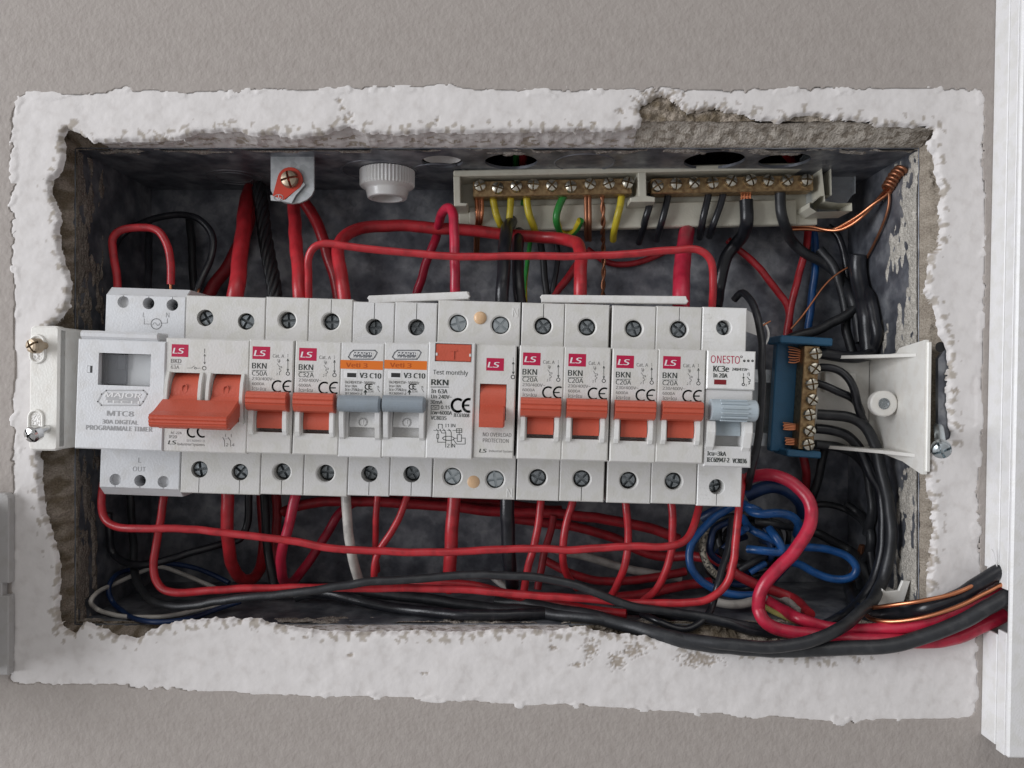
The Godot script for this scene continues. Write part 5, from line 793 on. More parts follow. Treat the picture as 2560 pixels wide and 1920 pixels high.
func build_wall() -> void:
	nz.seed = 5
	nz.noise_type = FastNoiseLite.TYPE_SIMPLEX
	nz.frequency = 0.19
	nz.fractal_octaves = 2
	nf.seed = 9
	nf.noise_type = FastNoiseLite.TYPE_SIMPLEX
	nf.frequency = 0.035
	nf.fractal_octaves = 4
	rasterise("outer", PackedVector2Array(OUTER))
	rasterise("inner", PackedVector2Array(INNER))
	var outer: PackedFloat32Array = field.outer
	var inner: PackedFloat32Array = field.inner
	var cell := 0.6
	var x0 := -224.0
	var y0 := -168.0
	var nx := 747
	var ny := 561
	var zw := PackedFloat32Array()
	var zp := PackedFloat32Array()
	var zm := PackedFloat32Array()
	var cp := PackedColorArray()
	var cm := PackedColorArray()
	var nearbox := PackedByteArray()
	nearbox.resize(nx * ny)
	for a in [zw, zp, zm]:
		a.resize(nx * ny)
	cp.resize(nx * ny)
	cm.resize(nx * ny)
	var white := Color(0.69, 0.66, 0.65)
	var dull := Color(0.50, 0.465, 0.44)
	var sand := Color(0.37, 0.325, 0.275)
	var brown := Color(0.20, 0.165, 0.125)
	for j in ny:
		var y := y0 + j * cell
		for i in nx:
			var x := x0 + i * cell
			var k := j * nx + i
			var big := nf.get_noise_2d(x, y)
			var sm := nz.get_noise_2d(x, y)
			var so := look(outer, x, y) + sm * lerpf(0.22, 1.3, smoothstep(0.12, 0.32, nf.get_noise_2d(x * 0.7 - 60.0, y * 0.7))) + big * 0.4
			# paint skin of the wall, torn off along the plaster
			zw[k] = lerpf(0.32, -2.0, smoothstep(-0.15, 0.5, so)) + 0.06 * big
			var raw := -look(inner, x, y)          # positive on the plaster
			var sb := box_edge(x, y)
			# along the top left and the bottom the plaster runs back to the steel; elsewhere it is a coat over mortar
			var full := 1.0 if (y > 80.0 and x < 50.0 and x > -166.0) or (y < -94.0 and x > -130.0 and x < 24.0) else 0.0
			var si := raw + sm * lerpf(0.7, 0.4, full)
			var z := 0.018 * sm + 0.30 * big + 0.10
			z -= 0.25 * smoothstep(1.4, 0.0, si)
			z -= 2.3 * smoothstep(0.25, -1.2, si)
			# the coat runs on under the paint skin, and here and there over it
			var over := smoothstep(0.2, 0.4, nf.get_noise_2d(x * 1.1 + 90.0, y * 1.1))
			z += 0.30 * over * smoothstep(2.5, 1.0, so)
			z -= 0.9 * smoothstep(-0.9 * over, -2.6, so)
			zp[k] = z
			var spot := nz.get_noise_2d(x * 0.9 + 300.0, y * 0.9 - 40.0)
			var near := clampf(1.0 - si / 4.0, 0.0, 1.0)
			var c := white
			if spot > 0.52 - 0.30 * near and si < 4.0:
				c = dull
			if spot > 0.62 - 0.25 * near and si < 3.0:
				c = sand.lerp(dull, 0.4)
			for b in STAINS:   # specks and scabs where the coat has come off
				var d := Vector2((x - b[0]) / b[2], (y - b[1]) / b[3]).length() + sm * 0.5 + 0.9 * nz.get_noise_2d(x * 2.7, y * 2.7)
				if d < 1.0:
					c = sand if d < 0.7 else dull
					zp[k] -= 0.25
			cp[k] = c
			nearbox[k] = 1 if sb > -0.4 and sb < 21.0 else 0
			# mortar between the plaster coat and the steel box
			zm[k] = -15.6 + 4.5 * smoothstep(-0.2, 2.6, sb) + 6.5 * smoothstep(1.5, 9.0, sb) + (0.8 * sm + 1.8 * nf.get_noise_2d(x * 2.0 + 33.0, y * 2.0)) * smoothstep(0.0, 1.5, sb)
			if y < -98.0 and x > 20.0:
				zm[k] -= 4.0 * smoothstep(0.0, 3.0, sb)
			if full > 0.5:
				zm[k] -= 4.0
			if y > BOX_Y1 - 1.0 and y < 103.2 and x > 50.0 and x < 166.0:
				nearbox[k] = 0
			if y > 102.0 and x > 46.0 and x < 168.0:
				zm[k] = -2.3 + 0.7 * sm + 0.9 * nf.get_noise_2d(x * 3.0 + 33.0, y * 3.0) + 0.35 * nz.get_noise_2d(x * 4.0, y * 4.0)
			cm[k] = sand.lerp(brown, clampf(0.5 + 1.3 * nz.get_noise_2d(x * 0.7, y * 0.7 + 200.0), 0.0, 1.0))
			if x > 100.0:
				cm[k] = cm[k].lerp(Color(0.42, 0.38, 0.33), 0.6)
	var wall := struct("wall")
	var layer := func(called: String, z: PackedFloat32Array, tint: PackedColorArray, keep: Callable, material: Material, brink := -99.0) -> void:
		var pts := PackedVector3Array()
		var nor := PackedVector3Array()
		var col := PackedColorArray()
		var ids := PackedInt32Array()
		var at := PackedInt32Array()
		at.resize(nx * ny)
		at.fill(-1)
		var add := func(i: int, j: int) -> int:
			var k := j * nx + i
			if at[k] < 0:
				at[k] = pts.size()
				var gx := (z[j * nx + mini(i + 1, nx - 1)] - z[j * nx + maxi(i - 1, 0)]) / (2.0 * cell)
				var gy := (z[mini(j + 1, ny - 1) * nx + i] - z[maxi(j - 1, 0) * nx + i]) / (2.0 * cell)
				var at_x := x0 + i * cell
				var at_y := y0 + j * cell
				var at_z := z[k]
				if at_z < brink:   # draw the torn edge along the height where the coat ends
					var g := Vector2(gx, gy)
					var pull := (g / maxf(g.length_squared(), 0.01) * (brink - at_z)).limit_length(cell * 1.1)
					at_x += pull.x
					at_y += pull.y
					at_z = brink
				pts.append(Vector3(at_x, at_y, at_z) * MM)
				nor.append(Vector3(-gx, -gy, 1).normalized())
				if tint:
					col.append(tint[k])
			return at[k]
		for j in ny - 1:
			for i in nx - 1:
				if keep.call(j * nx + i):
					var a: int = add.call(i, j)
					var b: int = add.call(i + 1, j)
					var c: int = add.call(i + 1, j + 1)
					var d: int = add.call(i, j + 1)
					ids.append_array([a, c, b, a, d, c])
		var arrays := []
		arrays.resize(Mesh.ARRAY_MAX)
		arrays[Mesh.ARRAY_VERTEX] = pts
		arrays[Mesh.ARRAY_NORMAL] = nor
		if tint:
			arrays[Mesh.ARRAY_COLOR] = col
		arrays[Mesh.ARRAY_INDEX] = ids
		var m := ArrayMesh.new()
		m.add_surface_from_arrays(Mesh.PRIMITIVE_TRIANGLES, arrays)
		obj(called, m, material, wall)
	layer.call("painted_surface", zw, PackedColorArray(), func(k): return zw[k] > zp[k] - 0.5 and zw[k] > -1.6, M["grey wall paint"])
	layer.call("plaster_surround", zp, cp, func(k): return maxf(maxf(zp[k], zp[k + 1]), maxf(zp[k + nx], zp[k + nx + 1])) > -2.0 and zp[k] > zw[k] - 0.5, M["white plaster"], -2.0)
	layer.call("mortar_edge", zm, cm, func(k): return zm[k] > -17.5 and nearbox[k] == 1, M["grey mortar"])
	# the plaster's return, from the torn edge back to the steel
	var loop := PackedVector2Array()
	for i in INNER.size():
		var a: Vector2 = INNER[i]
		var b: Vector2 = INNER[(i + 1) % INNER.size()]
		var many := maxi(1, int(a.distance_to(b) / 0.7))
		for k in many:
			loop.append(a.lerp(b, k / float(many)))
	var ret := Shape.new()
	ret.tinted = true
	var rows := []
	for q in loop:
		var on := (q.y > 80.0 and q.x < 50.0 and q.x > -166.0) or (q.y < -94.0 and q.x > -130.0 and q.x < 24.0)
		if not on:
			rows.append(null)
			continue
		var row := []
		var up := signf(q.y)
		var foot := BOX_Y1 + 0.4 if up > 0.0 else BOX_Y0 - 0.4
		for d in 17:
			var f := d / 16.0
			var bump := nz.get_noise_3d(q.x * 0.8, d * 0.7, 40.0) * 0.7 + nz.get_noise_2d(q.x * 0.45 + 11.0, 7.0) * 0.5
			var y := lerpf(q.y + up * 0.35, foot, smoothstep(0.0, 1.0, f)) + up * bump * sin(PI * clampf(f * 0.9 + 0.08, 0.0, 1.0))
			row.append(Vector3(q.x + nz.get_noise_2d(q.x, d * 1.3) * 0.3, y, -0.9 - 14.6 * f))
		rows.append(row)
	for i in rows.size():
		var j := (i + 1) % rows.size()
		if rows[i] == null or rows[j] == null:
			continue
		for d in 16:
			var p: Vector3 = rows[i][d]
			var g := nz.get_noise_2d(p.x * 0.5 + 70.0, d * 0.8) + 0.5 * nz.get_noise_2d(p.x * 1.7, d * 2.0)
			ret.tint = dull.lerp(white, 0.6)  # base tint greyed, the shade of the return put into its colour
			if g > 0.30 and d > 2:
				ret.tint = dull
			if g > 0.48 and d > 6:
				ret.tint = sand
			ret.quad(rows[i][d], rows[j][d], rows[j][d + 1], rows[i][d + 1], Vector3(0, -signf(p.y), 0.3))
	# right of the chip the return is bare render, from a gritty ledge down to the steel
	var bare := Shape.new()
	bare.tinted = true
	var last := []
	for i in 176:
		var x := 49.5 + i * 0.68
		var edge_y := 0.0
		for k in LEDGE.size() - 1:
			if x >= LEDGE[k].x and x <= LEDGE[k + 1].x:
				edge_y = lerpf(LEDGE[k].y, LEDGE[k + 1].y, (x - LEDGE[k].x) / (LEDGE[k + 1].x - LEDGE[k].x))
		if edge_y == 0.0:
			continue
		var row := []
		for d in 15:
			var f := d / 14.0
			var bump := nz.get_noise_3d(x * 0.9, d * 0.8, 90.0) * 0.5 + 0.35 * nz.get_noise_2d(x * 0.5, 30.0)
			row.append(Vector3(x, lerpf(edge_y + bump * 0.8, BOX_Y1 + 0.4, smoothstep(0.0, 1.0, f)) + bump * sin(PI * f), -2.4 - 13.0 * f))
		if last:
			for d in 14:
				var g := nz.get_noise_2d(x * 0.7 + 20.0, d * 1.1) + 0.4 * nz.get_noise_2d(x * 2.3, d * 2.6)
				bare.tint = Color(0.55, 0.515, 0.47) if g > -0.15 else (Color(0.44, 0.405, 0.36) if g > -0.4 else Color(0.33, 0.295, 0.255))
				bare.quad(last[d], row[d], row[d + 1], last[d + 1], Vector3(0, -1, 0.3))
		last = row
	obj("render_return", bare, M["grey mortar"], wall)
	obj("plaster_return", ret, M["white plaster"], wall)
	# the painted wall goes on past the picture
	var far := Shape.new()
	var ex := x0 + (nx - 1) * cell
	var ey := y0 + (ny - 1) * cell
	for r in [[-700.0, 700.0, ey, 500.0], [-700.0, 700.0, -500.0, y0], [-700.0, x0, y0, ey], [ex, 700.0, y0, ey]]:
		far.plate(r[0], r[1], r[2], r[3], 0.32)
	obj("painted_wall_beyond", far, M["grey wall paint"], wall)
	# unseen masonry round the box, closed behind to keep light out of the holes
	var brick := Shape.new()
	var b0 := Vector3(BOX_X0 - 20.0, BOX_Y0 - 20.0, -110.0)
	var b1 := Vector3(BOX_X1 + 20.0, BOX_Y1 + 20.0, -3.0)
	brick.quad(b0, Vector3(b1.x, b0.y, b0.z), Vector3(b1.x, b1.y, b0.z), Vector3(b0.x, b1.y, b0.z), Vector3(0, 0, 1))
	brick.quad(b0, Vector3(b0.x, b1.y, b0.z), Vector3(b0.x, b1.y, b1.z), Vector3(b0.x, b0.y, b1.z), Vector3(1, 0, 0))
	brick.quad(b1, Vector3(b1.x, b0.y, b1.z), Vector3(b1.x, b0.y, b0.z), Vector3(b1.x, b1.y, b0.z), Vector3(-1, 0, 0))
	brick.quad(b0, Vector3(b1.x, b0.y, b0.z), Vector3(b1.x, b0.y, b1.z), Vector3(b0.x, b0.y, b1.z), Vector3(0, 1, 0))
	brick.quad(b1, Vector3(b0.x, b1.y, b1.z), Vector3(b0.x, b1.y, b0.z), Vector3(b1.x, b1.y, b0.z), Vector3(0, -1, 0))
	obj("unseen_masonry_recess", brick, M["masonry"], wall)


# ---------------------------------------------------------------- the steel box
func build_box() -> void:
	var t := thing("steel_box", "galvanised steel box sunk into the wall, dusty and smeared with mortar", "box")
	var zf := -15.0
	var zb := -81.0
	var s := Shape.new()
	s.box(BOX_X0, BOX_X1, BOX_Y0, BOX_Y1, zb - 1.2, zb, 0.1)
	obj("back_panel", s, M["galvanised steel"], t)
	var X := Vector3(1, 0, 0)
	var Z := Vector3(0, 0, 1)
	# top panel with its knockout holes; the plane looks down, its v axis runs to the back
	s = Shape.new()
	var cuts := [BOX_X0]
	for h in TOP_HOLES:
		cuts.append_array([h[0] - h[2] - 2.0, h[0] + h[2] + 2.0])
	cuts.append(BOX_X1)
	for i in range(0, cuts.size(), 2):
		s.quad(Vector3(cuts[i], BOX_Y1, zf), Vector3(cuts[i + 1], BOX_Y1, zf), Vector3(cuts[i + 1], BOX_Y1, zb), Vector3(cuts[i], BOX_Y1, zb), Vector3(0, -1, 0))
	for h in TOP_HOLES:
		s.holed(Vector3(0, BOX_Y1, 0), X, Z, h[0] - h[2] - 2.0, h[0] + h[2] + 2.0, zb, zf, h[0], h[1], h[2], 1.2, 0.0, 0, 0.3, false)
	s.quad(Vector3(BOX_X0, BOX_Y1 + 1.2, zf), Vector3(BOX_X1, BOX_Y1 + 1.2, zf), Vector3(BOX_X1, BOX_Y1, zf), Vector3(BOX_X0, BOX_Y1, zf), Z)
	obj("top_panel", s, M["galvanised steel"], t)
	s = Shape.new()
	s.box(BOX_X0, BOX_X1, BOX_Y0 - 1.2, BOX_Y0, zb, zf, 0.1)
	obj("bottom_panel", s, M["galvanised steel"], t)
	for side in [[BOX_X0 - 1.2, BOX_X0], [BOX_X1, BOX_X1 + 1.2]]:
		s = Shape.new()
		s.box(side[0], side[1], BOX_Y0 - 1.2, BOX_Y1 + 1.2, zb, zf, 0.1)
		obj("side_panel", s, M["galvanised steel"], t)
	# pressed rings of knockouts that were never opened
	for r in TOP_RINGS:
		s = Shape.new()
		var p := PackedVector3Array()
		for k in 41:
			p.append(Vector3(r[0] + cos(TAU * k / 40.0) * r[2], BOX_Y1 + 0.15, r[1] + sin(TAU * k / 40.0) * r[2]))
		s.tube(p, 0.55, 6, 0.0, TAU, 0.0, false)
		obj("knockout_ring", s, M["galvanised steel"], t)
	for e in [[BOX_X1 + 1.3, 177.5, -8.0]]:
		s = Shape.new()
		var y := float(e[2])
		var lug := PackedVector2Array([Vector2(e[0], y - 22.0), Vector2(e[1] - 2.0, y - 22.0), Vector2(e[1] - 1.0, y + 14.0), Vector2(e[1] - 2.5, y + 20.0), Vector2(e[1] - 6.0, y + 22.0), Vector2(e[0], y + 18.0)])
		s.prism(lug, Vector3.ZERO, X, Z, Vector3(0, 1, 0), -4.6, -2.6)
		obj("fixing_lug", s, M["galvanised steel"], t)
	s = Shape.new()
	s.lathe([[0.0, 0.0], [2.05, 0.0]], Vector3(LUG_HOLE[0], LUG_HOLE[1], -2.55), Z, 24)  # flat dark disc, the shade inside the hole put into its colour
	obj("threaded_hole_shade", s, M["dark slot"], t)
	# mortar smeared over the panels near their front edge: a crust that stands proud where it stuck
	var crust := func(o: Vector3, u: Vector3, w: Vector3, up: Vector3, lu: float, lw: float, sd: float, amount: float, tint: Color) -> void:
		var c := Shape.new()
		c.tinted = true
		var stepu := 1.1
		var nu := int(lu / stepu)
		var nw := int(lw / stepu)
		var h := []
		for i in nu + 1:
			var row := PackedFloat32Array()
			for j in nw + 1:
				var b := j * stepu
				var a := i * stepu
				var f := nz.get_noise_2d(a * 0.16 + sd, b * 0.5 + sd) + 0.45 * nz.get_noise_2d(a * 0.7 - sd, b * 1.5) + 0.35 * nf.get_noise_2d(a * 1.5 + sd, sd)
				row.append(clampf((f + amount - b / lw * 1.5) * 1.6, -0.6, 0.75))
			h.append(row)
		for i in nu:
			for j in nw:
				var k := maxf(maxf(h[i][j], h[i + 1][j]), maxf(h[i][j + 1], h[i + 1][j + 1]))
				if k < 0.0:
					continue
				c.tint = tint * (0.72 + 0.45 * (0.5 + 0.5 * nz.get_noise_2d(i * 1.7 + sd, j * 1.7)))
				var p := []
				for q in [[0, 0], [1, 0], [1, 1], [0, 1]]:
					p.append(o + u * ((i + q[0]) * stepu) + w * ((j + q[1]) * stepu) + up * h[i + q[0]][j + q[1]])
				c.quad(p[0], p[1], p[2], p[3], up)
		var part := obj("mortar_smear", c, M["grey mortar"], t)
		part.set_meta("kind", "stuff")
	var Y := Vector3(0, 1, 0)
	var hgt := BOX_Y1 - BOX_Y0
	var wid := BOX_X1 - BOX_X0
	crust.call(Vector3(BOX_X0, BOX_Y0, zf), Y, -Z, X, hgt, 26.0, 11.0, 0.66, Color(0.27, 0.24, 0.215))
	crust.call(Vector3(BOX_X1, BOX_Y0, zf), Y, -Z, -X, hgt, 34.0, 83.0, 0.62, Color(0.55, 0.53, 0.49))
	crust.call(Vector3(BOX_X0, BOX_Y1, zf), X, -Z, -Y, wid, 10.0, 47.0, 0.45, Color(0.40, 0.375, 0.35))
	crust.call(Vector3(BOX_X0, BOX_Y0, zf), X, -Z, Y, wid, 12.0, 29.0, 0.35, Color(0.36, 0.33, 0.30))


# ---------------------------------------------------------------- small hardware
func screw_head(r: float, slot: float, high: float, dome := 0.25, turn := 0.0, shank := 3.0) -> Shape:
	# head with a real cross recess, facing +z, seat at z = 0
	var s := Shape.new()
	var pit := -1.5
	shank = maxf(shank, 1.8)
	s.lathe([[0.0, -shank], [r * 0.6, -shank], [r * 0.6, pit - 0.1], [r, pit - 0.1], [r, high * 0.35]], Vector3.ZERO, Vector3(0, 0, 1), 26)
	s.lathe([[0.0, pit], [r * 0.99, pit]], Vector3.ZERO, Vector3(0, 0, 1), 26)
	for q in 4:
		var base := turn + q * PI / 2.0
		var rings := []
		for f in [1.0, 0.86, 0.55, 0.0]:
			var row := []
			for k in 9:
				var d := Vector2(1, 1) * slot * 0.7
				var g := deg_to_rad(lerpf(0.0, 90.0, k / 8.0))
				var p: Vector2 = Vector2(cos(g), sin(g)) * r * (0.98 if f == 1.0 else f)
				p = Vector2(maxf(p.x, d.x), maxf(p.y, d.y))
				p = p.rotated(base)
				var rr := minf(p.length() / r, 1.0)
				row.append(Vector3(p.x, p.y, high * 0.35 if f == 1.0 else high * (0.75 + dome * (1.0 - rr * rr))))
			rings.append(row)
		for a in 3:
			for k in 8:
				var h := Vector3(0, 0, 1) if a > 0 else Vector3(rings[0][k].x, rings[0][k].y, r)
				s.quad(rings[a][k], rings[a][k + 1], rings[a + 1][k + 1], rings[a + 1][k], h)
		# walls of the recess
		for e in [0, 8]:
			for a in 3:
				var p: Vector3 = rings[a][e]
				var w: Vector3 = rings[a + 1][e]
				s.quad(p, w, Vector3(w.x, w.y, pit), Vector3(p.x, p.y, pit), -Vector3(rings[1][4].x, rings[1][4].y, 0))
	return s


func rounded(x0: float, x1: float, y0: float, y1: float, r: float) -> PackedVector2Array:
	var p := PackedVector2Array()
	for q in [[x1 - r, y1 - r, 0], [x0 + r, y1 - r, 90], [x0 + r, y0 + r, 180], [x1 - r, y0 + r, 270]]:
		for k in 6:
			var g := deg_to_rad(q[2] + 18.0 * k)
			p.append(Vector2(q[0] + cos(g) * r, q[1] + sin(g) * r))
	return p


# ---------------------------------------------------------------- breakers
# a housing: deep body with two terminal steps, each with its screw bores
func housing(t: Node3D, w: float, tall: float, bores: Array, material: String, step_y := 21.4, deep := 44.0, screw := "dark screw") -> void:
	var h := w / 2.0 - 0.1
	var s := Shape.new()
	var c := 0.35
	var f := Vector3(0, 0, 1)
	s.quad(Vector3(-h, -tall, -deep), Vector3(h, -tall, -deep), Vector3(h, tall, -deep), Vector3(-h, tall, -deep), -f)
	for x in [-h, h]:
		s.quad(Vector3(x, -tall, -deep), Vector3(x, tall, -deep), Vector3(x, tall, -c), Vector3(x, -tall, -c), Vector3(x, 0, 0))
	for y in [-tall, tall]:
		s.quad(Vector3(-h, y, -deep), Vector3(h, y, -deep), Vector3(h, y, -c), Vector3(-h, y, -c), Vector3(0, y, 0))
		s.quad(Vector3(-h, y, -c), Vector3(h, y, -c), Vector3(h - c, y - c * signf(y), 0), Vector3(-h + c, y - c * signf(y), 0), Vector3(0, signf(y), 1))
	for x in [-h, h]:
		s.quad(Vector3(x, -tall, -c), Vector3(x, tall, -c), Vector3(x - c * signf(x), tall - c, 0), Vector3(x - c * signf(x), -tall + c, 0), Vector3(signf(x), 0, 1))
	# bores: [x, y, radius, floor depth, rim, seam, screw radius or 0, screw depth, turn]
	for up in [1.0, -1.0]:
		var mine := bores.filter(func(b): return b[1] * up > 0.0)
		mine.sort_custom(func(a, b): return a[0] < b[0])
		var left := -h + c
		for k in mine.size():
			var b: Array = mine[k]
			var right: float = h - c if k == mine.size() - 1 else (b[0] + mine[k + 1][0]) / 2.0
			var y0 := step_y if up > 0.0 else -tall + c
			var y1 := tall - c if up > 0.0 else -step_y
			s.holed(Vector3.ZERO, Vector3(1, 0, 0), Vector3(0, 1, 0), left, right, y0, y1, b[0], b[1], b[2], b[3], b[4], b[5])
			left = right
	obj("housing", s, M[material], t).position.z = HZ * MM
	for b in bores:
		if b[6] > 0.0:
			var k := obj("terminal_screw", screw_head(b[6], 0.72, 1.2, 0.15, b[8], 2.0), M[screw], t)
			k.position = Vector3(b[0], b[1], HZ - b[7]) * MM


func nose_shell(s: Shape, x0: float, x1: float, y0: float, y1: float, z: float, back := 0.0) -> void:
	# four sides and the bevel round the front of a raised cover; its front face is added by the caller inside c
	var c := 0.45
	var p := [Vector2(x0, y0), Vector2(x1, y0), Vector2(x1, y1), Vector2(x0, y1)]
	var q := [Vector2(x0 + c, y0 + c), Vector2(x1 - c, y0 + c), Vector2(x1 - c, y1 - c), Vector2(x0 + c, y1 - c)]
	var mid: Vector2 = (p[0] + p[2]) / 2.0
	for i in 4:
		var j := (i + 1) % 4
		var o2: Vector2 = (p[i] + p[j]) / 2.0 - mid
		var out := Vector3(o2.x, o2.y, 0).normalized()
		s.quad(Vector3(p[i].x, p[i].y, back), Vector3(p[j].x, p[j].y, back), Vector3(p[j].x, p[j].y, z - c), Vector3(p[i].x, p[i].y, z - c), out)
		s.quad(Vector3(p[i].x, p[i].y, z - c), Vector3(p[j].x, p[j].y, z - c), Vector3(q[j].x, q[j].y, z), Vector3(q[i].x, q[i].y, z), out + Vector3(0, 0, 1))


func lettering(t: Node3D, items: Array, z: float, amps := "", shift := 0.0, called := "printed_text") -> void:
	# items: [kind, material, ...]; all of one material become one printed part
	var by := {}
	for it in items:
		if not by.has(it[1]):
			by[it[1]] = Shape.new()
		var s: Shape = by[it[1]]
		match it[0]:
			"text":
				# heavier weights are the same letters laid down again a hair to the side
				var fat: float = {"sans": 0.0, "wide": 0.045, "bold": 0.10}[it[7]] * (it[6] - it[5])
				var copies := 1 if fat == 0.0 else 3
				for k in copies:
					var dx := fat * (k / 2.0 - 0.5) if copies > 1 else 0.0
					s.letters(it[2].replace("AMPS", amps), sans, it[3] + fat / 2.0 + dx, it[4] - fat / 2.0 + dx, it[5], it[6], z + it[9] + 0.008 * k, it[8])
			"plate":
				s.plate(it[2], it[3], it[4], it[5], z - 0.02)
			"line":
				s.stroke(it[2].map(func(a): return Vector2(a[0], a[1])), it[3], z)
			"arc":
				s.arc(it[2], it[3], it[4], it[5], it[6], it[7], it[8], z)
	for k in by:
		obj({"crimson print": "logo_patch", "white print": "logo_letters", "orange print": "orange_band", "dark badge": "badge", "silver badge": "badge", "white label": "white_label"}.get(k, called), by[k], M[k], t).position.x = shift * MM


func slide_front(t: Node3D, dx: float) -> void:
	# the raised front sits a little off the middle of its housing
	for o in t.get_children():
		for k in ["front_cover", "label_cover", "lever", "test_button", "hinge", "screen", "display", "latch"]:
			if String(o.name).begins_with(k):
				o.position.x += dx * MM
				break


func side_profile(points: Array) -> PackedVector2Array:
	var p := PackedVector2Array()
	for q in points:
		p.append(Vector2(q[0], q[1]))
	return p


const RIGHT := Vector3(1, 0, 0)
const UP := Vector3(0, 1, 0)
const FRONT := Vector3(0, 0, 1)
const HZ := 4.0   # how far the terminal steps stand in front of a device's own zero


func along_x(s: Shape, points: Array, x0: float, x1: float, bevel := 0.0) -> void:
	# profile given as (y, z), extruded along x
	s.prism(side_profile(points), Vector3.ZERO, UP, RIGHT, FRONT, x0, x1, bevel)


func barrel(y: float, z: float, r: float, from: float, to: float, many := 28) -> Array:
	var p := []
	for k in many + 1:
		var g := deg_to_rad(lerpf(from, to, k / float(many)))
		p.append([y + r * cos(g), z + r * sin(g)])
	return p


func ls_breaker(d: Dictionary) -> Node3D:
	var t := thing("circuit_breaker", d.label, "breaker", d.at, d.turn, "white circuit breakers with orange levers")
	var w: float = d.w
	var ring := 0.55
	housing(t, w, 39.0, [[0.1, 30.0, 3.4, 9.0, ring, d.seam[0], 2.9, d.deep[0], 0.4 + d.at.x], [-0.1, -30.0, 3.4, 9.0, ring, d.seam[1], 2.9, d.deep[1], 0.9 + d.at.x * 1.7]], "breaker white")
	var s := Shape.new()
	var h := w / 2.0 - 0.14
	var z := 20.0
	nose_shell(s, -h, h, -21.3, 21.3, z)
	s.framed(-h + 0.45, h - 0.45, -20.85, 20.85, z, -4.9, 5.3, -13.3, -3.6, 7.0)
	obj("front_cover", s, M["breaker white"], t)
	for x in [-7.2, 5.4]:
		s = Shape.new()
		along_x(s, [[-14.2, z - 0.2], [-14.2, z + 1.0], [-12.6, z + 2.0], [-8.0, z + 2.4], [-5.0, z + 2.2], [-3.4, z + 1.0], [-3.4, z - 0.2]], x, x + 1.8, 0.35)
		obj("lever_guard", s, M["glossy white"], t)
	# the lever: a barrel in the slot and a ridged grip turned up
	var lever := Node3D.new()
	lever.name = "lever"
	t.add_child(lever)
	s = Shape.new()
	along_x(s, barrel(-9.0, 12.0, 8.3, -80, 110), -4.7, 5.1, 0.0)
	obj("barrel", s, M["orange lever"], lever)
	s = Shape.new()
	along_x(s, [[-5.6, 19.0], [-5.4, 21.8], [-4.7, 24.2], [-2.8, 25.4], [-2.5, 25.1], [-2.0, 25.6], [-1.0, 25.5], [-0.7, 25.2], [-0.2, 25.6], [0.7, 25.4], [1.0, 25.1], [1.6, 24.9], [2.0, 23.6], [2.0, 21.2], [0.6, 20.4], [0.2, 19.0]], -7.5, 7.5, 0.3)
	obj("grip", s, M["orange lever"], lever)
	lettering(t, LS_PRINT, z + 0.06, d.amps, d.dx + 0.55)
	slide_front(t, d.dx)
	return t


func build_main_switch(d: Dictionary) -> void:
	var t := thing("main_switch", d.label, "switch", d.at, d.turn)
	var w: float = d.w
	housing(t, w, 39.0, [[-8.0, 30.3, 3.3, 8.0, 0.0, 0, 2.9, 3.0, 0.5], [8.2, 29.4, 3.3, 8.0, 0.0, 0, 2.9, 2.2, 1.1], [-8.4, -29.6, 3.3, 8.0, 0.0, -1, 2.9, 2.4, 0.2], [7.6, -30.2, 3.3, 8.0, 0.0, -1, 2.9, 2.6, 0.9]], "breaker white")
	var s := Shape.new()
	var h := w / 2.0 - 0.14
	var z := 20.0
	nose_shell(s, -h, h, -21.3, 21.3, z)
	s.framed(-h + 0.45, 0.0, -20.85, 20.85, z, -13.2, -2.6, -9.5, 8.4, 7.0)
	s.framed(0.0, h - 0.45, -20.85, 20.85, z, 2.2, 12.9, -9.5, 8.4, 7.0)
	obj("front_cover", s, M["breaker white"], t)
	for x in [-14.9, -2.4, 0.5, 13.1]:
		s = Shape.new()
		along_x(s, [[-10.0, z - 0.2], [-10.0, z + 1.2], [-7.0, z + 2.2], [0.0, z + 2.4], [5.0, z + 1.8], [8.6, z + 0.5], [8.6, z - 0.2]], x, x + 1.5, 0.35)
		obj("lever_guard", s, M["breaker white"], t)
	var lever := Node3D.new()
	lever.name = "lever"
	t.add_child(lever)
	for x in [[-12.9, -2.9], [2.5, 12.6]]:
		s = Shape.new()
		along_x(s, barrel(0.5, 12.0, 8.9, -20, 160), x[0], x[1])
		obj("barrel", s, M["orange lever"], lever)
		s = Shape.new()
		s.letters("O", sans, (x[0] + x[1]) / 2.0 - 1.1, (x[0] + x[1]) / 2.0 + 1.1, 0.6, 4.2, 20.75, 0.0, 0.35)
		obj("raised_mark", s, M["orange lever"], lever)
	# arms and the ridged handle bar that joins both poles, turned down
	for x in [[-13.2, -2.6], [2.2, 12.9]]:
		s = Shape.new()
		along_x(s, [[2.0, 19.4], [-4.0, 23.5], [-9.0, 29.0], [-12.0, 29.0], [-8.0, 17.0], [-2.0, 15.0]], x[0], x[1], 0.3)
		obj("arm", s, M["orange lever"], lever)
	s = Shape.new()
	along_x(s, [[-1.6, 23.6], [-5.6, 30.6], [-6.5, 33.0], [-6.9, 34.2], [-7.3, 34.0], [-7.7, 34.5], [-8.3, 34.4], [-8.6, 34.0], [-9.0, 34.4], [-9.6, 34.3], [-9.9, 33.9], [-10.3, 34.2], [-11.2, 33.4], [-11.6, 31.6], [-10.2, 26.5], [-7.4, 21.4], [-3.8, 20.8]], -14.6, 13.6, 0.5)
	obj("handle_bar", s, M["orange lever"], lever)
	lettering(t, d.print, z + 0.06)
	slide_front(t, d.dx)


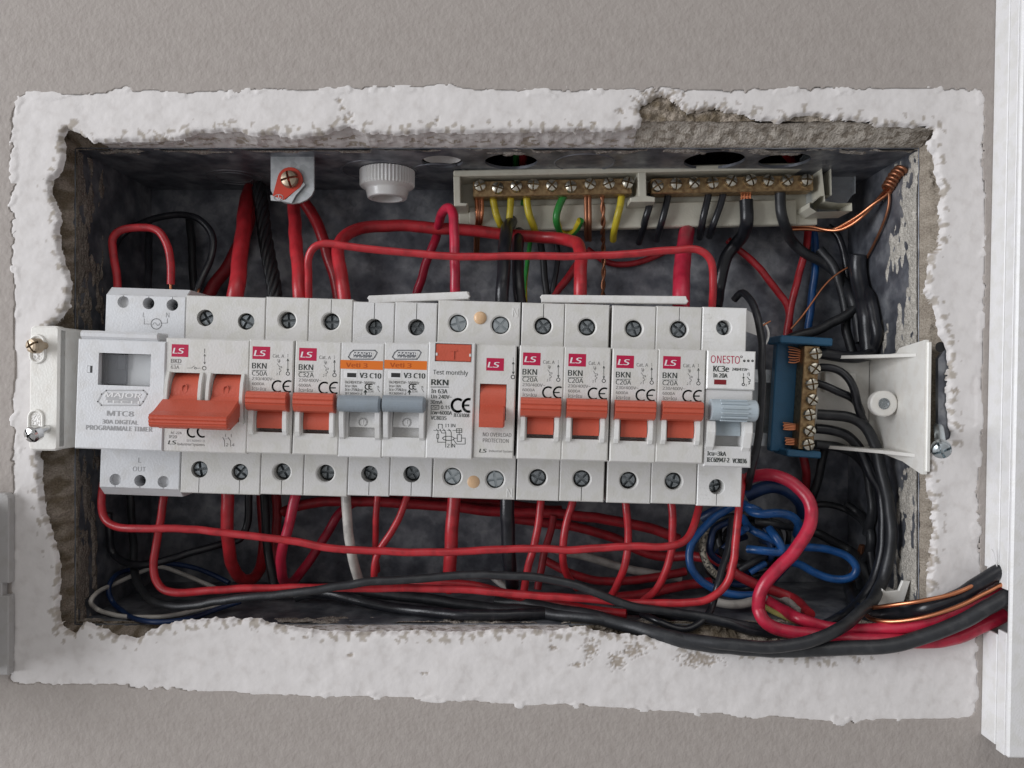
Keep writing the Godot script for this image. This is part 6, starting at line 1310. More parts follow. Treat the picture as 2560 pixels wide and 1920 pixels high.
func build_timer(d: Dictionary) -> void:
	var t := thing("digital_timer", d.label, "timer", d.at, d.turn)
	var w: float = d.w
	var h := w / 2.0 - 0.1
	var s := Shape.new()
	var bores := [[-8.9, 35.3, 2.3, 2.2, 0.0, 1, 0.0, 0.0, 0.0], [1.1, 35.1, 2.3, 9.0, 0.0, 1, 1.7, 6.5, 0.3], [10.5, 34.8, 2.3, 9.0, 0.0, 1, 1.7, 6.5, 0.8], [-9.6, -34.9, 2.3, 2.2, 0.0, -1, 0.0, 0.0, 0.0], [0.2, -35.0, 2.3, 9.0, 0.0, -1, 1.7, 6.5, 0.6], [9.4, -35.1, 2.3, 2.2, 0.0, -1, 0.0, 0.0, 0.0]]
	housing(t, w, 38.2, bores, "timer white", 21.0)
	# terminal shoulders that slope back above and below
	for up in [1.0, -1.0]:
		s = Shape.new()
		along_x(s, [[38.1 * up, -0.5], [41.4 * up, -4.2], [41.4 * up, -40.0], [38.1 * up, -40.0]], -h, h, 0.3)
		obj("sloped_shoulder", s, M["timer white"], t).position.z = HZ * MM
		for b in bores:
			if b[1] * up > 0.0:   # wire guides cut as pointed notches
				s = Shape.new()
				s.tinted = false
				var y0: float = 38.3 * up
				var y1: float = 41.2 * up
				s.flat(Vector3(b[0] - 1.7, y0, -0.45), Vector3(b[0] + 1.7, y0, -0.45), Vector3(b[0], y0, -2.2), Vector3(0, up, 1))
				s.flat(Vector3(b[0] - 1.7, y0, -0.7), Vector3(b[0], y0, -2.4), Vector3(b[0] - 0.2, y1, -4.25), Vector3(1, 0, 1))
				s.flat(Vector3(b[0] + 1.7, y0, -0.7), Vector3(b[0], y0, -2.4), Vector3(b[0] + 0.2, y1, -4.25), Vector3(-1, 0, 1))
				obj("wire_guide", s, M["timer white"], t).position.z = HZ * MM
	# the front cover
	var z := 20.5
	s = Shape.new()
	var x0 := -h - 1.0
	var x1 := h + 0.3
	nose_shell(s, x0, x1, -21.4, 19.6, z, 0.0)
	s.framed(x0 + 0.45, x1 - 0.45, -20.95, 19.15, z, -8.9, 10.6, 2.6, 14.6, 2.6, false)
	obj("front_cover", s, M["timer white"], t)
	s = Shape.new()
	along_x(s, [[19.5, 12.0], [19.5, 19.5], [20.6, 20.6], [21.9, 20.8], [22.8, 19.8], [22.9, 12.0]], x0 + 0.9, x1 - 3.0, 0.5)
	obj("hinge", s, M["timer white"], t)
	s = Shape.new()
	s.box(-8.9, 10.6, 2.6, 14.6, 13.4, 13.6, 0.0)
	obj("screen", s, M["screen silver"], t)
	s = Shape.new()
	s.box(-8.8, -1.2, 3.0, 14.5, 13.62, 14.8, 0.2)
	s.box(-4.6, -1.4, 8.5, 14.4, 14.85, 15.6, 0.2)
	obj("display_block", s, M["screen grey"], t)
	s = Shape.new()
	s.box(-8.6, 10.3, 2.9, 14.3, 17.9, 18.3, 0.1)
	obj("display_window", s, M["clear window"], t)
	s = Shape.new()
	s.plate(-13.0, -11.1, 7.0, 9.6, z + 0.05)  # flat dark patch, shade of the latch opening painted on
	obj("latch_hole_shade", s, M["dark slot"], t)
	s = Shape.new()
	s.plate(-12.9, -11.9, 7.1, 9.5, z + 0.09)
	obj("latch_tab", s, M["timer white"], t)
	lettering(t, d.print, z + 0.08)
	lettering(t, d.low, HZ + 0.06)


func build_mini(d: Dictionary) -> void:
	var t := thing("miniature_breaker", d.label, "breaker", d.at, d.turn, "orange banded breakers with blue grey levers")
	var w: float = d.w
	housing(t, w, 38.3, [[0.2, 28.5, 3.3, 10.0, 0.0, 1, 2.9, 6.5, 0.7 + d.at.x], [0.2, -29.6, 3.3, 10.0, 0.0, -1, 2.9, 6.5, 0.2 + d.at.x]], "mini breaker white", 21.0)
	var s := Shape.new()
	var h := w / 2.0 - 0.12
	var z := 20.0
	nose_shell(s, -h, h, -21.6, 21.4, z)
	s.framed(-h + 0.45, h - 0.45, -21.15, 20.95, z, -4.6, 5.6, -14.0, -3.2, 4.0)
	obj("front_cover", s, M["mini breaker white"], t)
	var lever := Node3D.new()
	lever.name = "lever"
	t.add_child(lever)
	s = Shape.new()
	along_x(s, barrel(-8.8, 10.6, 8.6, -60, 100), -4.4, 5.4)
	obj("barrel", s, M["mini breaker white"], lever)
	s = Shape.new()
	s.arc(0.7, -8.4, 1.5, 1.5, 0, 360, 0.3, 19.35)
	s.stroke([Vector2(0.7, -9.1), Vector2(0.7, -7.6)], 0.3, 19.32)
	obj("raised_mark", s, M["glossy white"], lever)
	for x in [-7.6, 5.7]:
		s = Shape.new()
		along_x(s, [[-15.0, z - 0.1], [-14.0, z + 1.2], [-9.0, z + 2.6], [-4.0, z + 3.2], [-2.0, z + 2.2], [-2.0, z - 0.1]], x, x + 2.1, 0.4)
		obj("lever_guard", s, M["mini breaker white"], t)
	s = Shape.new()
	along_x(s, barrel(-1.4, 23.0, 3.1, -75, 255, 22), -7.7, 8.0, 0.8)
	obj("grip", s, M["blue grey lever"], lever)
	lettering(t, d.print, z + 0.06)
	# indicator window
	s = Shape.new()
	s.box(d.ind[0] - 1.1, d.ind[1] + 0.3, d.ind[2] - 0.5, d.ind[3] + 0.9, z - 0.2, z + 0.05, 0.05)
	obj("indicator_frame", s, M["white label"], t)
	s = Shape.new()
	s.plate(d.ind[0], d.ind[1], d.ind[2], d.ind[3], z + 0.09)
	obj("indicator", s, M["dark slot"], t)
	slide_front(t, d.dx)


func build_rcd(d: Dictionary) -> void:
	var t := thing("earth_leakage_unit", d.label, "breaker", d.at, d.turn)
	var w: float = d.w
	housing(t, w, 39.0, [[-8.3, 30.0, 3.5, 6.0, 0.6, 0, 3.2, 1.6, 0.3], [8.5, 29.8, 3.5, 6.0, 0.6, 0, 3.2, 1.4, 0.9], [-8.6, -30.6, 3.5, 6.0, 0.6, 0, 3.2, 1.6, 0.6], [8.3, -31.2, 3.5, 6.0, 0.6, 0, 3.2, 1.5, 0.2]], "breaker white", 21.6, 44.0, "bluish zinc")
	var s := Shape.new()
	var h := w / 2.0
	var z := 20.0
	nose_shell(s, -h - 0.2, 0.9, -22.0, 21.6, z + 0.8)
	s.framed(-h + 0.25, 0.45, -21.55, 21.15, z + 0.8, -14.2, -0.5, 14.3, 21.1, 1.2)
	obj("label_cover", s, M["mini breaker white"], t)
	s = Shape.new()
	nose_shell(s, 1.0, h - 0.1, -21.4, 21.2, z)
	s.framed(1.45, h - 0.55, -20.95, 20.75, z, 2.9, 12.9, -7.0, 6.5, 7.0)
	obj("lever_cover", s, M["breaker white"], t)
	s = Shape.new()
	s.box(-14.0, -0.7, 14.5, 20.9, z - 0.3, z + 0.55, 0.25)
	var tb := obj("test_button", s, M["orange lever"], t)
	s = Shape.new()
	s.letters("T", sans, -8.6, -6.0, 15.2, 18.6, z + 0.6, 0.0, 0.5)
	obj("raised_mark", s, M["orange lever"], tb)
	for x in [-13.9, -1.4]:
		s = Shape.new()
		s.box(x, x + 0.7, 16.4, 17.5, z + 0.3, z + 0.75, 0.1)
		obj("button_notch", s, M["mini breaker white"], tb)
	var lever := Node3D.new()
	lever.name = "lever"
	t.add_child(lever)
	s = Shape.new()
	along_x(s, barrel(0.4, 12.2, 8.0, -40, 140), 3.1, 12.7)
	obj("barrel", s, M["orange lever"], lever)
	s = Shape.new()
	along_x(s, [[-1.4, 19.6], [-4.5, 24.0], [-7.2, 27.0], [-9.4, 26.4], [-9.6, 24.0], [-7.0, 19.5], [-5.0, 17.0]], 3.2, 12.6, 0.6)
	obj("grip", s, M["orange lever"], lever)
	lettering(t, d.print, z + 0.88)
	lettering(t, d.right, z + 0.06)
	slide_front(t, d.dx)
	for e in [[0.4, 32.4], [-0.2, -32.4]]:
		s = Shape.new()
		s.lathe([[2.55, 0.0], [2.5, 0.25], [1.9, 0.7], [0.9, 0.95], [0.0, 1.0]] if e[1] > 0 else [[2.5, 0.0], [2.4, 0.1], [0.0, 0.12]], Vector3(e[0], e[1], 0.0), FRONT, 26, 0, 0.0, true)
		obj("seal_dot", s, M["beige seal"], t).position.z = HZ * MM
	for y in [33.2, -38.0]:
		s = Shape.new()
		s.letters("N", sans, 13.0, 15.2, y, y + 3.4, 0.03, 0.0, 0.25)
		obj("raised_letter", s, M["glossy white"], t).position.z = HZ * MM


func build_slim(d: Dictionary) -> void:
	var t := thing("slim_breaker", d.label, "breaker", d.at, d.turn)
	var w: float = d.w
	housing(t, w, 39.3, [[-0.2, 31.3, 3.0, 10.0, 0.25, 0, 2.7, 5.0, 0.5], [-1.0, -31.6, 3.0, 10.0, 0.25, -1, 2.7, 6.5, 0.2]], "glossy white", 21.0)
	# moulded lines along the left side of each terminal step
	for k in 9:
		for y in [25.5, -36.5]:
			var g := Shape.new()
			var yy := float(y) + k * 1.35
			if absf(absf(yy) - 31.4) < 3.6 and k % 2 == 0:
				continue
			g.box(-w / 2.0 + 0.5, -w / 2.0 + 4.6 - (k % 3), yy, yy + 0.25, -0.2, 0.14, 0.0)
			obj("moulded_line", g, M["glossy white"], t).position.z = HZ * MM
	var s := Shape.new()
	var h := w / 2.0
	var z := 20.0
	nose_shell(s, -h + 0.2, h + 0.6, 6.9, 21.4, z + 0.4)
	s.plate(-h + 0.65, h + 0.15, 7.35, 20.95, z + 0.4)
	obj("label_cover", s, M["glossy white"], t)
	s = Shape.new()
	nose_shell(s, -h + 0.3, h + 0.3, -22.2, 6.9, z - 0.6)
	s.framed(-h + 0.75, h - 0.15, -21.75, 6.45, z - 0.6, -4.8, 5.4, -14.4, -2.0, 6.0)
	obj("front_cover", s, M["mini breaker white"], t)
	for x in [-8.2, 5.5]:
		s = Shape.new()
		along_x(s, [[-16.2, z - 0.7], [-14.6, z + 0.8], [-9.0, z + 2.8], [-5.0, z + 2.4], [-4.0, z - 0.7]], x, x + 3.2, 0.5)
		obj("lever_guard", s, M["glossy white"], t)
	var lever := Node3D.new()
	lever.name = "lever"
	t.add_child(lever)
	s = Shape.new()
	along_x(s, barrel(-9.0, 9.8, 8.6, -60, 100), -4.6, 5.2)
	obj("barrel", s, M["pale grey lever"], lever)
	s = Shape.new()
	along_x(s, barrel(-0.7, 22.4, 4.0, -65, 245, 22), -7.4, 9.6, 0.5)
	obj("grip", s, M["pale grey lever"], lever)
	for k in 6:
		s = Shape.new()
		var g := deg_to_rad(152.0 - 24.0 * k)
		s.box(-4.4, 5.6, -0.30, 0.30, -0.3, 0.3, 0.12, Transform3D(Basis(Vector3(1, 0, 0), 0.0), Vector3(0.6 - 0.6, -0.9 - 4.3 * cos(g), 22.6 + 4.2 * sin(g))))
		obj("grip_ridge", s, M["pale grey lever"], lever)
	lettering(t, d.print, z + 0.46)
	lettering(t, d.low, z - 0.54)
	slide_front(t, d.dx)
	s = Shape.new()
	s.plate(d.flag[0], d.flag[1], d.flag[2], d.flag[3], z + 0.48)
	obj("indicator_flag", s, M["flag red"], t)


# ---------------------------------------------------------------- cables
func build_cables() -> void:
	for c in CABLES:
		var path := curve(c.p)
		for i in path.size():   # cable is never quite straight
			var q := path[i] * 0.22
			path[i] += Vector3(nz.get_noise_3d(q.x, q.y, q.z), nz.get_noise_3d(q.y + 40.0, q.z, q.x), nz.get_noise_3d(q.z, q.x + 80.0, q.y)) * minf(0.5, c.r * 0.25)
		var t := thing(c.name, c.label, c.cat, Vector3.ZERO, 0.0, c.get("group", ""))
		var s := Shape.new()
		if c.has("stripe"):
			s.tube(path, c.r, 10, c.face, c.face + TAU * 0.56, c.twist)
			obj("insulation", s, M[c.m], t)
			s = Shape.new()
			s.tube(path, c.r, 8, c.face + TAU * 0.56, c.face + TAU, c.twist)
			obj("stripe", s, M[c.stripe], t)
		elif c.has("strands"):
			# several wires laid round each other
			var k: int = c.strands
			for i in k:
				var own := PackedVector3Array()
				var gone := 0.0
				for q in path.size():
					if q > 0:
						gone += path[q].distance_to(path[q - 1])
					var tn := (path[mini(q + 1, path.size() - 1)] - path[maxi(q - 1, 0)]).normalized()
					var a := tn.cross(Vector3(0.2, 0.1, 1)).normalized()
					var b := tn.cross(a)
					var g: float = TAU * i / k + gone * c.pitch
					own.append(path[q] + (a * cos(g) + b * sin(g)) * c.spread)
				s = Shape.new()
				s.tube(own, c.r, 8)
				obj("strand", s, M[c.m], t)
		else:
			s.tube(path, c.r, 14)
			obj("insulation" if not "copper" in c.m else "conductor", s, M[c.m], t)
		for e in c.get("bare", []):   # stripped copper ends
			s = Shape.new()
			s.tube(curve(e.p, 0.8), e.r, 8)
			obj("conductor", s, M["copper"], t)


# ---------------------------------------------------------------- the rest
func build_surroundings() -> void:
	# white trunking down the right side, its left wall cut away where the cables go in
	var t := thing("cable_trunking", "white plastic trunking down the right side with cables entering its cut side", "trunking", Vector3(183.7, -137.2, 0.0), -1.16)
	var top := 330.0
	var cut1 := 66.0      # the torn notch, measured up from the lower end
	var cut0 := 42.0
	for r in [[0.0, cut0], [cut1, top]]:
		var s := Shape.new()
		s.box(0.0, 1.3, r[0], r[1], 0.4, 9.0, 0.25)
		obj("side_wall", s, M["trunking white"], t)
	var s := Shape.new()
	s.box(0.35, 46.0, -1.8, top, 14.0, 16.2, 0.7)
	obj("lid", s, M["trunking white"], t)
	s = Shape.new()
	s.box(0.35, 1.55, -1.8, cut0 + 2.0, 9.05, 13.95, 0.2)
	s.box(0.35, 1.55, cut1 - 6.0, top, 9.05, 13.95, 0.2)
	obj("lid_lip", s, M["trunking white"], t)
	s = Shape.new()
	s.box(1.4, 46.0, 0.0, top, 0.4, 1.6, 0.1)
	obj("back_wall", s, M["trunking white"], t)
	s = Shape.new()
	s.box(44.8, 46.0, 0.0, top, 1.6, 14.0, 0.1)
	obj("side_wall", s, M["trunking white"], t)
	# slivers of plastic torn loose at the notch
	s = Shape.new()
	s.prism(PackedVector2Array([Vector2(0.0, 66.3), Vector2(2.4, 63.0), Vector2(6.2, 60.2), Vector2(7.2, 60.0), Vector2(7.2, 66.4)]), Vector3(0.1, 0, 9.5), Vector3(0, 0, -1), Vector3(1, 0, 0), Vector3(0, 1, 0), 0.0, 1.1)
	obj("torn_corner", s, M["trunking white"], t)
	s = Shape.new()
	s.tube(curve([[0.2, 66.4, 8.6], [-1.0, 69.0, 9.2], [-2.1, 72.5, 9.6], [-2.7, 74.2, 9.8], [-3.4, 74.6, 9.9]], 0.7), 0.22, 6)
	obj("torn_sliver", s, M["trunking white"], t)
	s = Shape.new()
	s.prism(PackedVector2Array([Vector2(-0.2, 66.0), Vector2(1.2, 64.0), Vector2(0.9, 59.0), Vector2(0.5, 55.0), Vector2(-0.3, 55.0)]), Vector3(-0.3, 0, 3.0), Vector3(1, 0, 0), Vector3(0, 0, 1), Vector3(0, 1, 0), 0.0, 0.5)
	obj("torn_strip", s, M["trunking white"], t)
	# the cover at the left edge of the picture
	var c := thing("hinged_cover", "pale grey plastic cover at the lower left edge of the picture", "cover", Vector3(-195.03, -112.74, 4.00), -0.2)
	s = Shape.new()
	var edge := PackedVector2Array([Vector2(-50, 0), Vector2(0, 0), Vector2(0, 30.6), Vector2(-2.6, 30.6), Vector2(-2.6, 35.6), Vector2(0, 35.6), Vector2(0, 68.5), Vector2(-0.5, 69.6), Vector2(-1.6, 70.3), Vector2(-50, 70.3)])
	s.prism(edge, Vector3(0, 0, -3.4), RIGHT, FRONT, UP, 0.0, 3.4, 0.35)
	obj("flange", s, M["cover grey"], c)
	s = Shape.new()
	s.box(-60.0, -8.0, 2.0, 68.0, 0.0, 34.0, 1.0)  # out of view, shaped to cast shade on the plaster beside the cover
	obj("unseen_raised_body", s, M["cover grey"], c)


func build_rail() -> void:
	var t := thing("mounting_rail", "steel mounting rail running behind the row of breakers", "rail", Vector3(-14.0, -7.5, -50.0), -1.5)
	var s := Shape.new()
	for y in [[12.5, 17.5], [-17.5, -12.5]]:
		s.box(-136.0, 137.0, y[0], y[1], -1.0, 0.0, 0.1)
	s.box(-136.0, 137.0, 11.5, 12.5, -7.5, 0.0, 0.1)
	s.box(-136.0, 137.0, -12.5, -11.5, -7.5, 0.0, 0.1)
	s.box(-136.0, 137.0, -12.5, 12.5, -8.5, -7.5, 0.1)
	obj("profile", s, M["bright zinc"], t)


func build_devices() -> void:
	build_timer(DEVICES.timer)
	build_main_switch(DEVICES.bkd)
	for k in ["c50", "c32", "a", "b", "c", "d"]:
		ls_breaker(DEVICES[k])
	build_mini(DEVICES.v1)
	build_mini(DEVICES.v2)
	build_rcd(DEVICES.rkn)
	build_slim(DEVICES.o)
	# blank strips standing behind the breaker tops
	for e in [[Vector3(-38.04, 35.36, -12.00), 41.0, 2.45, "white plastic strip tilted above the orange-banded breakers"], [Vector3(41.81, 34.57, -12.00), 59.6, -0.6, "long white plastic strip above the C20A breakers"]]:
		var t := thing("blank_strip", e[3], "strip", e[0], e[2], "white strips behind the breaker tops")
		var s := Shape.new()
		var h: float = e[1] / 2.0
		s.box(-h, h, -1.6, 1.6, -3.0, -2.0, 0.1)
		s.box(-h, h, 1.0, 1.6, -14.0, -3.0, 0.1)
		obj("channel", s, M["glossy white"], t)
		s = Shape.new()
		s.prism(PackedVector2Array([Vector2(-h, -1.6), Vector2(h - 0.4, -1.6), Vector2(h + 0.5, -0.5), Vector2(h - 0.2, 0.6), Vector2(h - 0.6, 1.6), Vector2(-h + 0.2, 1.6), Vector2(-h - 0.6, 0.6), Vector2(-h, -0.2)]), Vector3.ZERO, RIGHT, FRONT, UP, -2.0, 0.0, 0.3)
		obj("front_lip", s, M["glossy white"], t)


func terminal_bar(parent: Node3D, x0: float, x1: float, y0: float, y1: float, z0: float, z1: float) -> void:
	var s := Shape.new()
	s.box(x0, x1, y0, y1, z0, z1, 0.3)
	obj("brass_bar", s, M["brass"], parent)


func build_blocks() -> void:
	# the cream carrier with an earth bar and a neutral bar
	var o := Vector3(58.72, 89.43, -44.00)
	var t := thing("terminal_carrier", "cream plastic carrier with two brass bars at the top right", "terminal block", o, 1.25)
	var inv := Transform3D(Basis(FRONT, deg_to_rad(1.25)), o).affine_inverse()
	var s := Shape.new()
	s.box(-84.0, 84.5, -16.4, 8.6, -18.0, -15.0, 0.4)
	obj("back_plate", s, M["cream holder"], t)
	s = Shape.new()
	s.box(-79.0, 74.0, -16.4, -4.8, -14.9, -13.0, 0.5)
	obj("lower_ledge", s, M["cream holder"], t)
	s = Shape.new()
	s.box(-85.0, 85.0, 5.9, 8.7, -14.9, 0.0, 0.6)
	obj("top_lip", s, M["cream holder"], t)
	s = Shape.new()
	s.prism(PackedVector2Array([Vector2(-85, 5.9), Vector2(-85, -7.6), Vector2(-79.5, -7.6), Vector2(-78.8, -6.4), Vector2(-82.0, -6.0), Vector2(-82.0, 5.9)]), Vector3.ZERO, RIGHT, FRONT, UP, -14.9, 0.0, 0.3)
	obj("end_post", s, M["cream holder"], t)
	s = Shape.new()
	s.prism(PackedVector2Array([Vector2(-1.8, 5.9), Vector2(1.8, 5.9), Vector2(1.8, -4.6), Vector2(5.6, -5.4), Vector2(5.6, -7.4), Vector2(-5.6, -7.4), Vector2(-5.6, -5.4), Vector2(-1.8, -4.6)]), Vector3.ZERO, RIGHT, FRONT, UP, -14.9, -0.3, 0.3)
	obj("divider", s, M["cream holder"], t)
	s = Shape.new()
	s.prism(PackedVector2Array([Vector2(85, 5.9), Vector2(85, -6.4), Vector2(80.0, -6.6), Vector2(76.5, -9.6), Vector2(75.0, -9.4), Vector2(75.0, -11.6), Vector2(78.0, -13.6), Vector2(84.5, -13.6), Vector2(94.0, -13.6), Vector2(94.0, -10.0), Vector2(88.0, -10.0), Vector2(82.0, -9.0), Vector2(80.8, 5.9)]), Vector3.ZERO, RIGHT, FRONT, UP, -14.9, 0.0, 0.3)
	obj("end_post", s, M["cream holder"], t)
	terminal_bar(t, -76.5, -4.2, -2.7, 4.4, -12.0, -4.0)
	terminal_bar(t, 4.6, 78.5, -2.9, 4.0, -12.0, -4.0)
	var heads := [Vector3(-14.50, 90.04, -46.50), Vector3(-6.54, 88.97, -46.50), Vector3(2.01, 89.68, -46.50), Vector3(9.68, 90.51, -46.50), Vector3(18.00, 90.04, -46.50), Vector3(26.67, 89.45, -46.50), Vector3(35.40, 90.74, -46.50), Vector3(43.95, 90.92, -46.50), Vector3(52.45, 91.10, -46.50), Vector3(66.07, 90.04, -46.50), Vector3(74.33, 90.74, -46.50), Vector3(82.53, 91.21, -46.50), Vector3(91.08, 91.33, -46.50), Vector3(99.40, 92.04, -46.50), Vector3(108.25, 92.39, -46.50), Vector3(116.33, 92.39, -46.50), Vector3(124.79, 92.39, -46.50), Vector3(133.34, 92.39, -46.50)]
	for i in heads.size():
		var k := obj("bar_screw", screw_head(2.85, 0.5, 2.2 + 0.5 * (i % 3), 0.32, 0.35 + i * 0.9), M["nickel screw"], t)
		k.position = (inv * heads[i] + Vector3(0, 0, -1.5)) * MM
	# clear sheet behind the right end of the carrier
	var q := thing("clear_sheet", "clear plastic sheet sticking out behind the terminal carrier", "sheet", Vector3(151.78, 96.38, -58.00), 0.5)
	s = Shape.new()
	s.prism(PackedVector2Array([Vector2(-14, -13), Vector2(-2.5, -17), Vector2(4.5, -12.0), Vector2(8.0, -7.5), Vector2(8.4, 12.0), Vector2(6.6, 15.6), Vector2(-12.0, 15.6), Vector2(-17.0, 9.0), Vector2(-14, 4)]), Vector3.ZERO, RIGHT, FRONT, UP, -0.6, 0.6, 0.15)
	obj("sheet", s, M["clear plastic sheet"], q)
	s = Shape.new()
	s.prism(PackedVector2Array([Vector2(8.0, -7.5), Vector2(8.5, -7.5), Vector2(8.9, 12.0), Vector2(7.0, 16.1), Vector2(-12.0, 16.1), Vector2(-12.0, 15.6), Vector2(6.6, 15.6), Vector2(8.4, 12.0)]), Vector3.ZERO, RIGHT, FRONT, UP, -0.8, 1.2, 0.1)
	obj("sheet_rim", s, M["clear plastic rim"], q)
	# the blue terminal block at the right
	o = Vector3(130.23, -6.06, -35.00)
	t = thing("blue_terminal_block", "blue terminal block with an upright brass bar right of the breakers", "terminal block", o, -3.6)
	inv = Transform3D(Basis(FRONT, deg_to_rad(-3.6)), o).affine_inverse()
	s = Shape.new()
	s.box(-12.5, -2.4, -25.0, 25.0, -14.0, -9.0, 0.5)
	obj("spine", s, M["blue holder"], t)
	s = Shape.new()
	s.box(-14.5, 8.5, 23.2, 26.6, -16.0, 1.0, 0.5)
	obj("end_stop", s, M["blue holder"], t)
	s = Shape.new()
	s.box(-8.5, 6.5, -26.2, -23.2, -16.0, 1.0, 0.5)
	obj("end_stop", s, M["blue holder"], t)
	terminal_bar(t, -3.2, 3.4, -22.8, 22.8, -8.8, -0.4)
	heads = [Vector3(132.68, 13.25, -33.00), Vector3(132.11, 6.73, -33.00), Vector3(130.98, -0.07, -33.00), Vector3(131.15, -6.87, -33.00), Vector3(130.01, -13.39, -33.00), Vector3(129.96, -20.48, -33.00), Vector3(129.39, -26.43, -33.00)]
	for i in heads.size():
		var k := obj("bar_screw", screw_head(2.75, 0.5, 2.3, 0.32, 0.2 + i * 0.8), M["nickel screw"], t)
		k.position = (inv * heads[i] + Vector3(0, 0, -1.9)) * MM


func build_hardware() -> void:
	# left bracket: a flange screwed to the wall, its web going back to the rail
	var o := Vector3(-174.89, -1.82, 5.00)
	var t := thing("left_bracket", "white plastic bracket screwed to the wall left of the timer", "bracket", o, -0.8)
	var s := Shape.new()
	s.prism(rounded(-33.6 * 0.93 + 20.0 - 0.2, 0.0, -24.0, 24.2, 1.6), Vector3(0, 0, -4.0), RIGHT, FRONT, UP, 0.0, 4.0, 0.7)
	obj("flange", s, M["bracket white"], t)
	s = Shape.new()
	s.box(-1.8, 0.0, -23.6, 23.8, -52.0, -0.6, 0.4)
	s.box(0.0, 14.0, -20.0, 20.0, -54.0, -52.0, 0.3)
	obj("web", s, M["bracket white"], t)
	for y in [23.0, -23.6]:
		s = Shape.new()
		s.box(-0.2, 8.0, y - 0.6, y + 0.6, -52.0, -14.0, 0.3)
		obj("gusset", s, M["bracket white"], t)
	var inv := Transform3D(Basis(FRONT, deg_to_rad(-0.8)), o).affine_inverse()
	for e in [[Vector3(-182.99, 13.48, 5.30), 1], [Vector3(-183.64, -15.36, 5.30), -1]]:
		s = Shape.new()
		var c: Vector3 = inv * e[0]
		var ring := rounded(c.x - 2.7, c.x + 2.7, c.y - 5.2, c.y + 5.2, 2.65)
		var path := PackedVector3Array()
		for p in ring:
			path.append(Vector3(p.x, p.y, 0.1))
		path.append(path[0])
		s.tube(path, 0.55, 8, 0.0, TAU, 0.0, false)
		obj("slot_rim", s, M["bracket white"], t)
		s = Shape.new()
		s.prism(rounded(c.x - 1.7, c.x + 1.7, c.y - 4.2, c.y + 4.2, 1.65), Vector3(0, 0, 0.02), RIGHT, FRONT, UP, 0.0, 0.04)
		obj("slot", s, M["grey mortar"], t)
	for e in [[Vector3(-181.54, 14.55, 9.00), "rusty screw", 2.9, "rusty cross-head screw high in the left bracket", Vector3(-0.32, -0.05, 1)], [Vector3(-180.78, -18.85, 11.00), "chrome", 3.1, "shiny cross-head screw low in the left bracket", Vector3(-0.28, -0.3, 1)]]:
		t = thing("fixing_screw", e[3], "screw", e[0], 0.0, "screws holding the brackets")
		var k := obj("head", screw_head(e[2], 0.6, 2.2, 0.38, 0.5, 0.5), M[e[1]], t)
		k.basis = Basis.looking_at(-e[4].normalized(), UP)
		s = Shape.new()
		s.tube(curve([[0, 0, 0.2], [-e[4].x * 5.0, -e[4].y * 5.0, -5.5], [-e[4].x * 9.0, -e[4].y * 9.0, -10.0]]), 1.5, 10)
		obj("shank", s, M[e[1]], t)
	# right bracket: open channel seen from inside
	o = Vector3(163.45, -7.98, 0.00)
	t = thing("right_bracket", "white plastic bracket with a bored boss at the right, its flange broken off", "bracket", o, -0.8)
	s = Shape.new()
	s.prism(PackedVector2Array([Vector2(0.0, 25.3), Vector2(0.0, -27.5), Vector2(-1.5, -27.6), Vector2(-16.0, -24.0), Vector2(-46.0, -21.0), Vector2(-46.0, 20.0), Vector2(-22.0, 21.0), Vector2(-20.0, 23.0)]), Vector3(0, 0, 0), Vector3(0, 0, 1), Vector3(1, 0, 0), UP, -1.8, 0.0, 0.3)
	obj("web", s, M["bracket white"], t)
	s = Shape.new()
	s.box(-28.0, -1.8, -20.5, 19.5, -48.0, -46.0, 0.3)
	obj("base_plate", s, M["bracket white"], t)
	for y in [19.6, -20.6]:
		s = Shape.new()
		s.prism(PackedVector2Array([Vector2(-1.9, -6.0), Vector2(-1.9, -46.0), Vector2(-24.0, -46.0), Vector2(-20.0, -40.0), Vector2(-8.0, -20.0)]), Vector3(0, y - 0.7, 0), RIGHT, UP, FRONT, 0.0, 1.4, 0.2)
		obj("gusset", s, M["bracket white"], t)
	s = Shape.new()
	var at := inv
	inv = Transform3D(Basis(FRONT, deg_to_rad(-0.8)), o).affine_inverse()
	var boss: Vector3 = inv * Vector3(155.72, -8.24, -20.00)
	s.prism(rounded(boss.x - 5.6, -1.9, boss.y - 5.4, boss.y + 5.4, 5.2), Vector3(0, 0, boss.z), RIGHT, FRONT, UP, -3.0, 0.0, 0.5)
	obj("boss", s, M["bracket white"], t)
	s = Shape.new()
	s.lathe([[2.4, 0.12], [2.3, 0.3], [1.9, 0.3], [1.5, 0.05], [0.0, 0.05]], Vector3(boss.x, boss.y, boss.z), FRONT, 24)
	obj("boss_bore", s, M["dark screw"], t)
	s = Shape.new()
	s.box(-24.0, -10.0, 4.0, 13.0, -45.9, -41.0, 0.5)
	obj("clip", s, M["bracket white"], t)
	s = Shape.new()
	s.box(-1.0, 0.6, -26.5, 24.5, -0.4, 0.8, 0.3)
	obj("front_edge", s, M["bracket white"], t)
	# loose screw in the right lug
	var a := Vector3(170.12, -16.68, -5.00)
	var b := Vector3(159.47, -24.23, 16.00)
	t = thing("loose_screw", "long bluish zinc screw sticking out of the lug at the right", "screw", b, 0.0, "screws holding the brackets")
	var head := obj("head", screw_head(3.4, 0.62, 2.2, 0.4, 0.4, 0.5), M["bluish zinc"], t)
	head.basis = Basis.looking_at(-(b - a).normalized(), UP)
	s = Shape.new()
	var rod := []
	var many := 26
	for k in many + 1:
		rod.append([1.55 if k % 2 == 0 else 1.85, -(b - a).length() * k / float(many)])
	rod.push_front([0.0, 0.0])
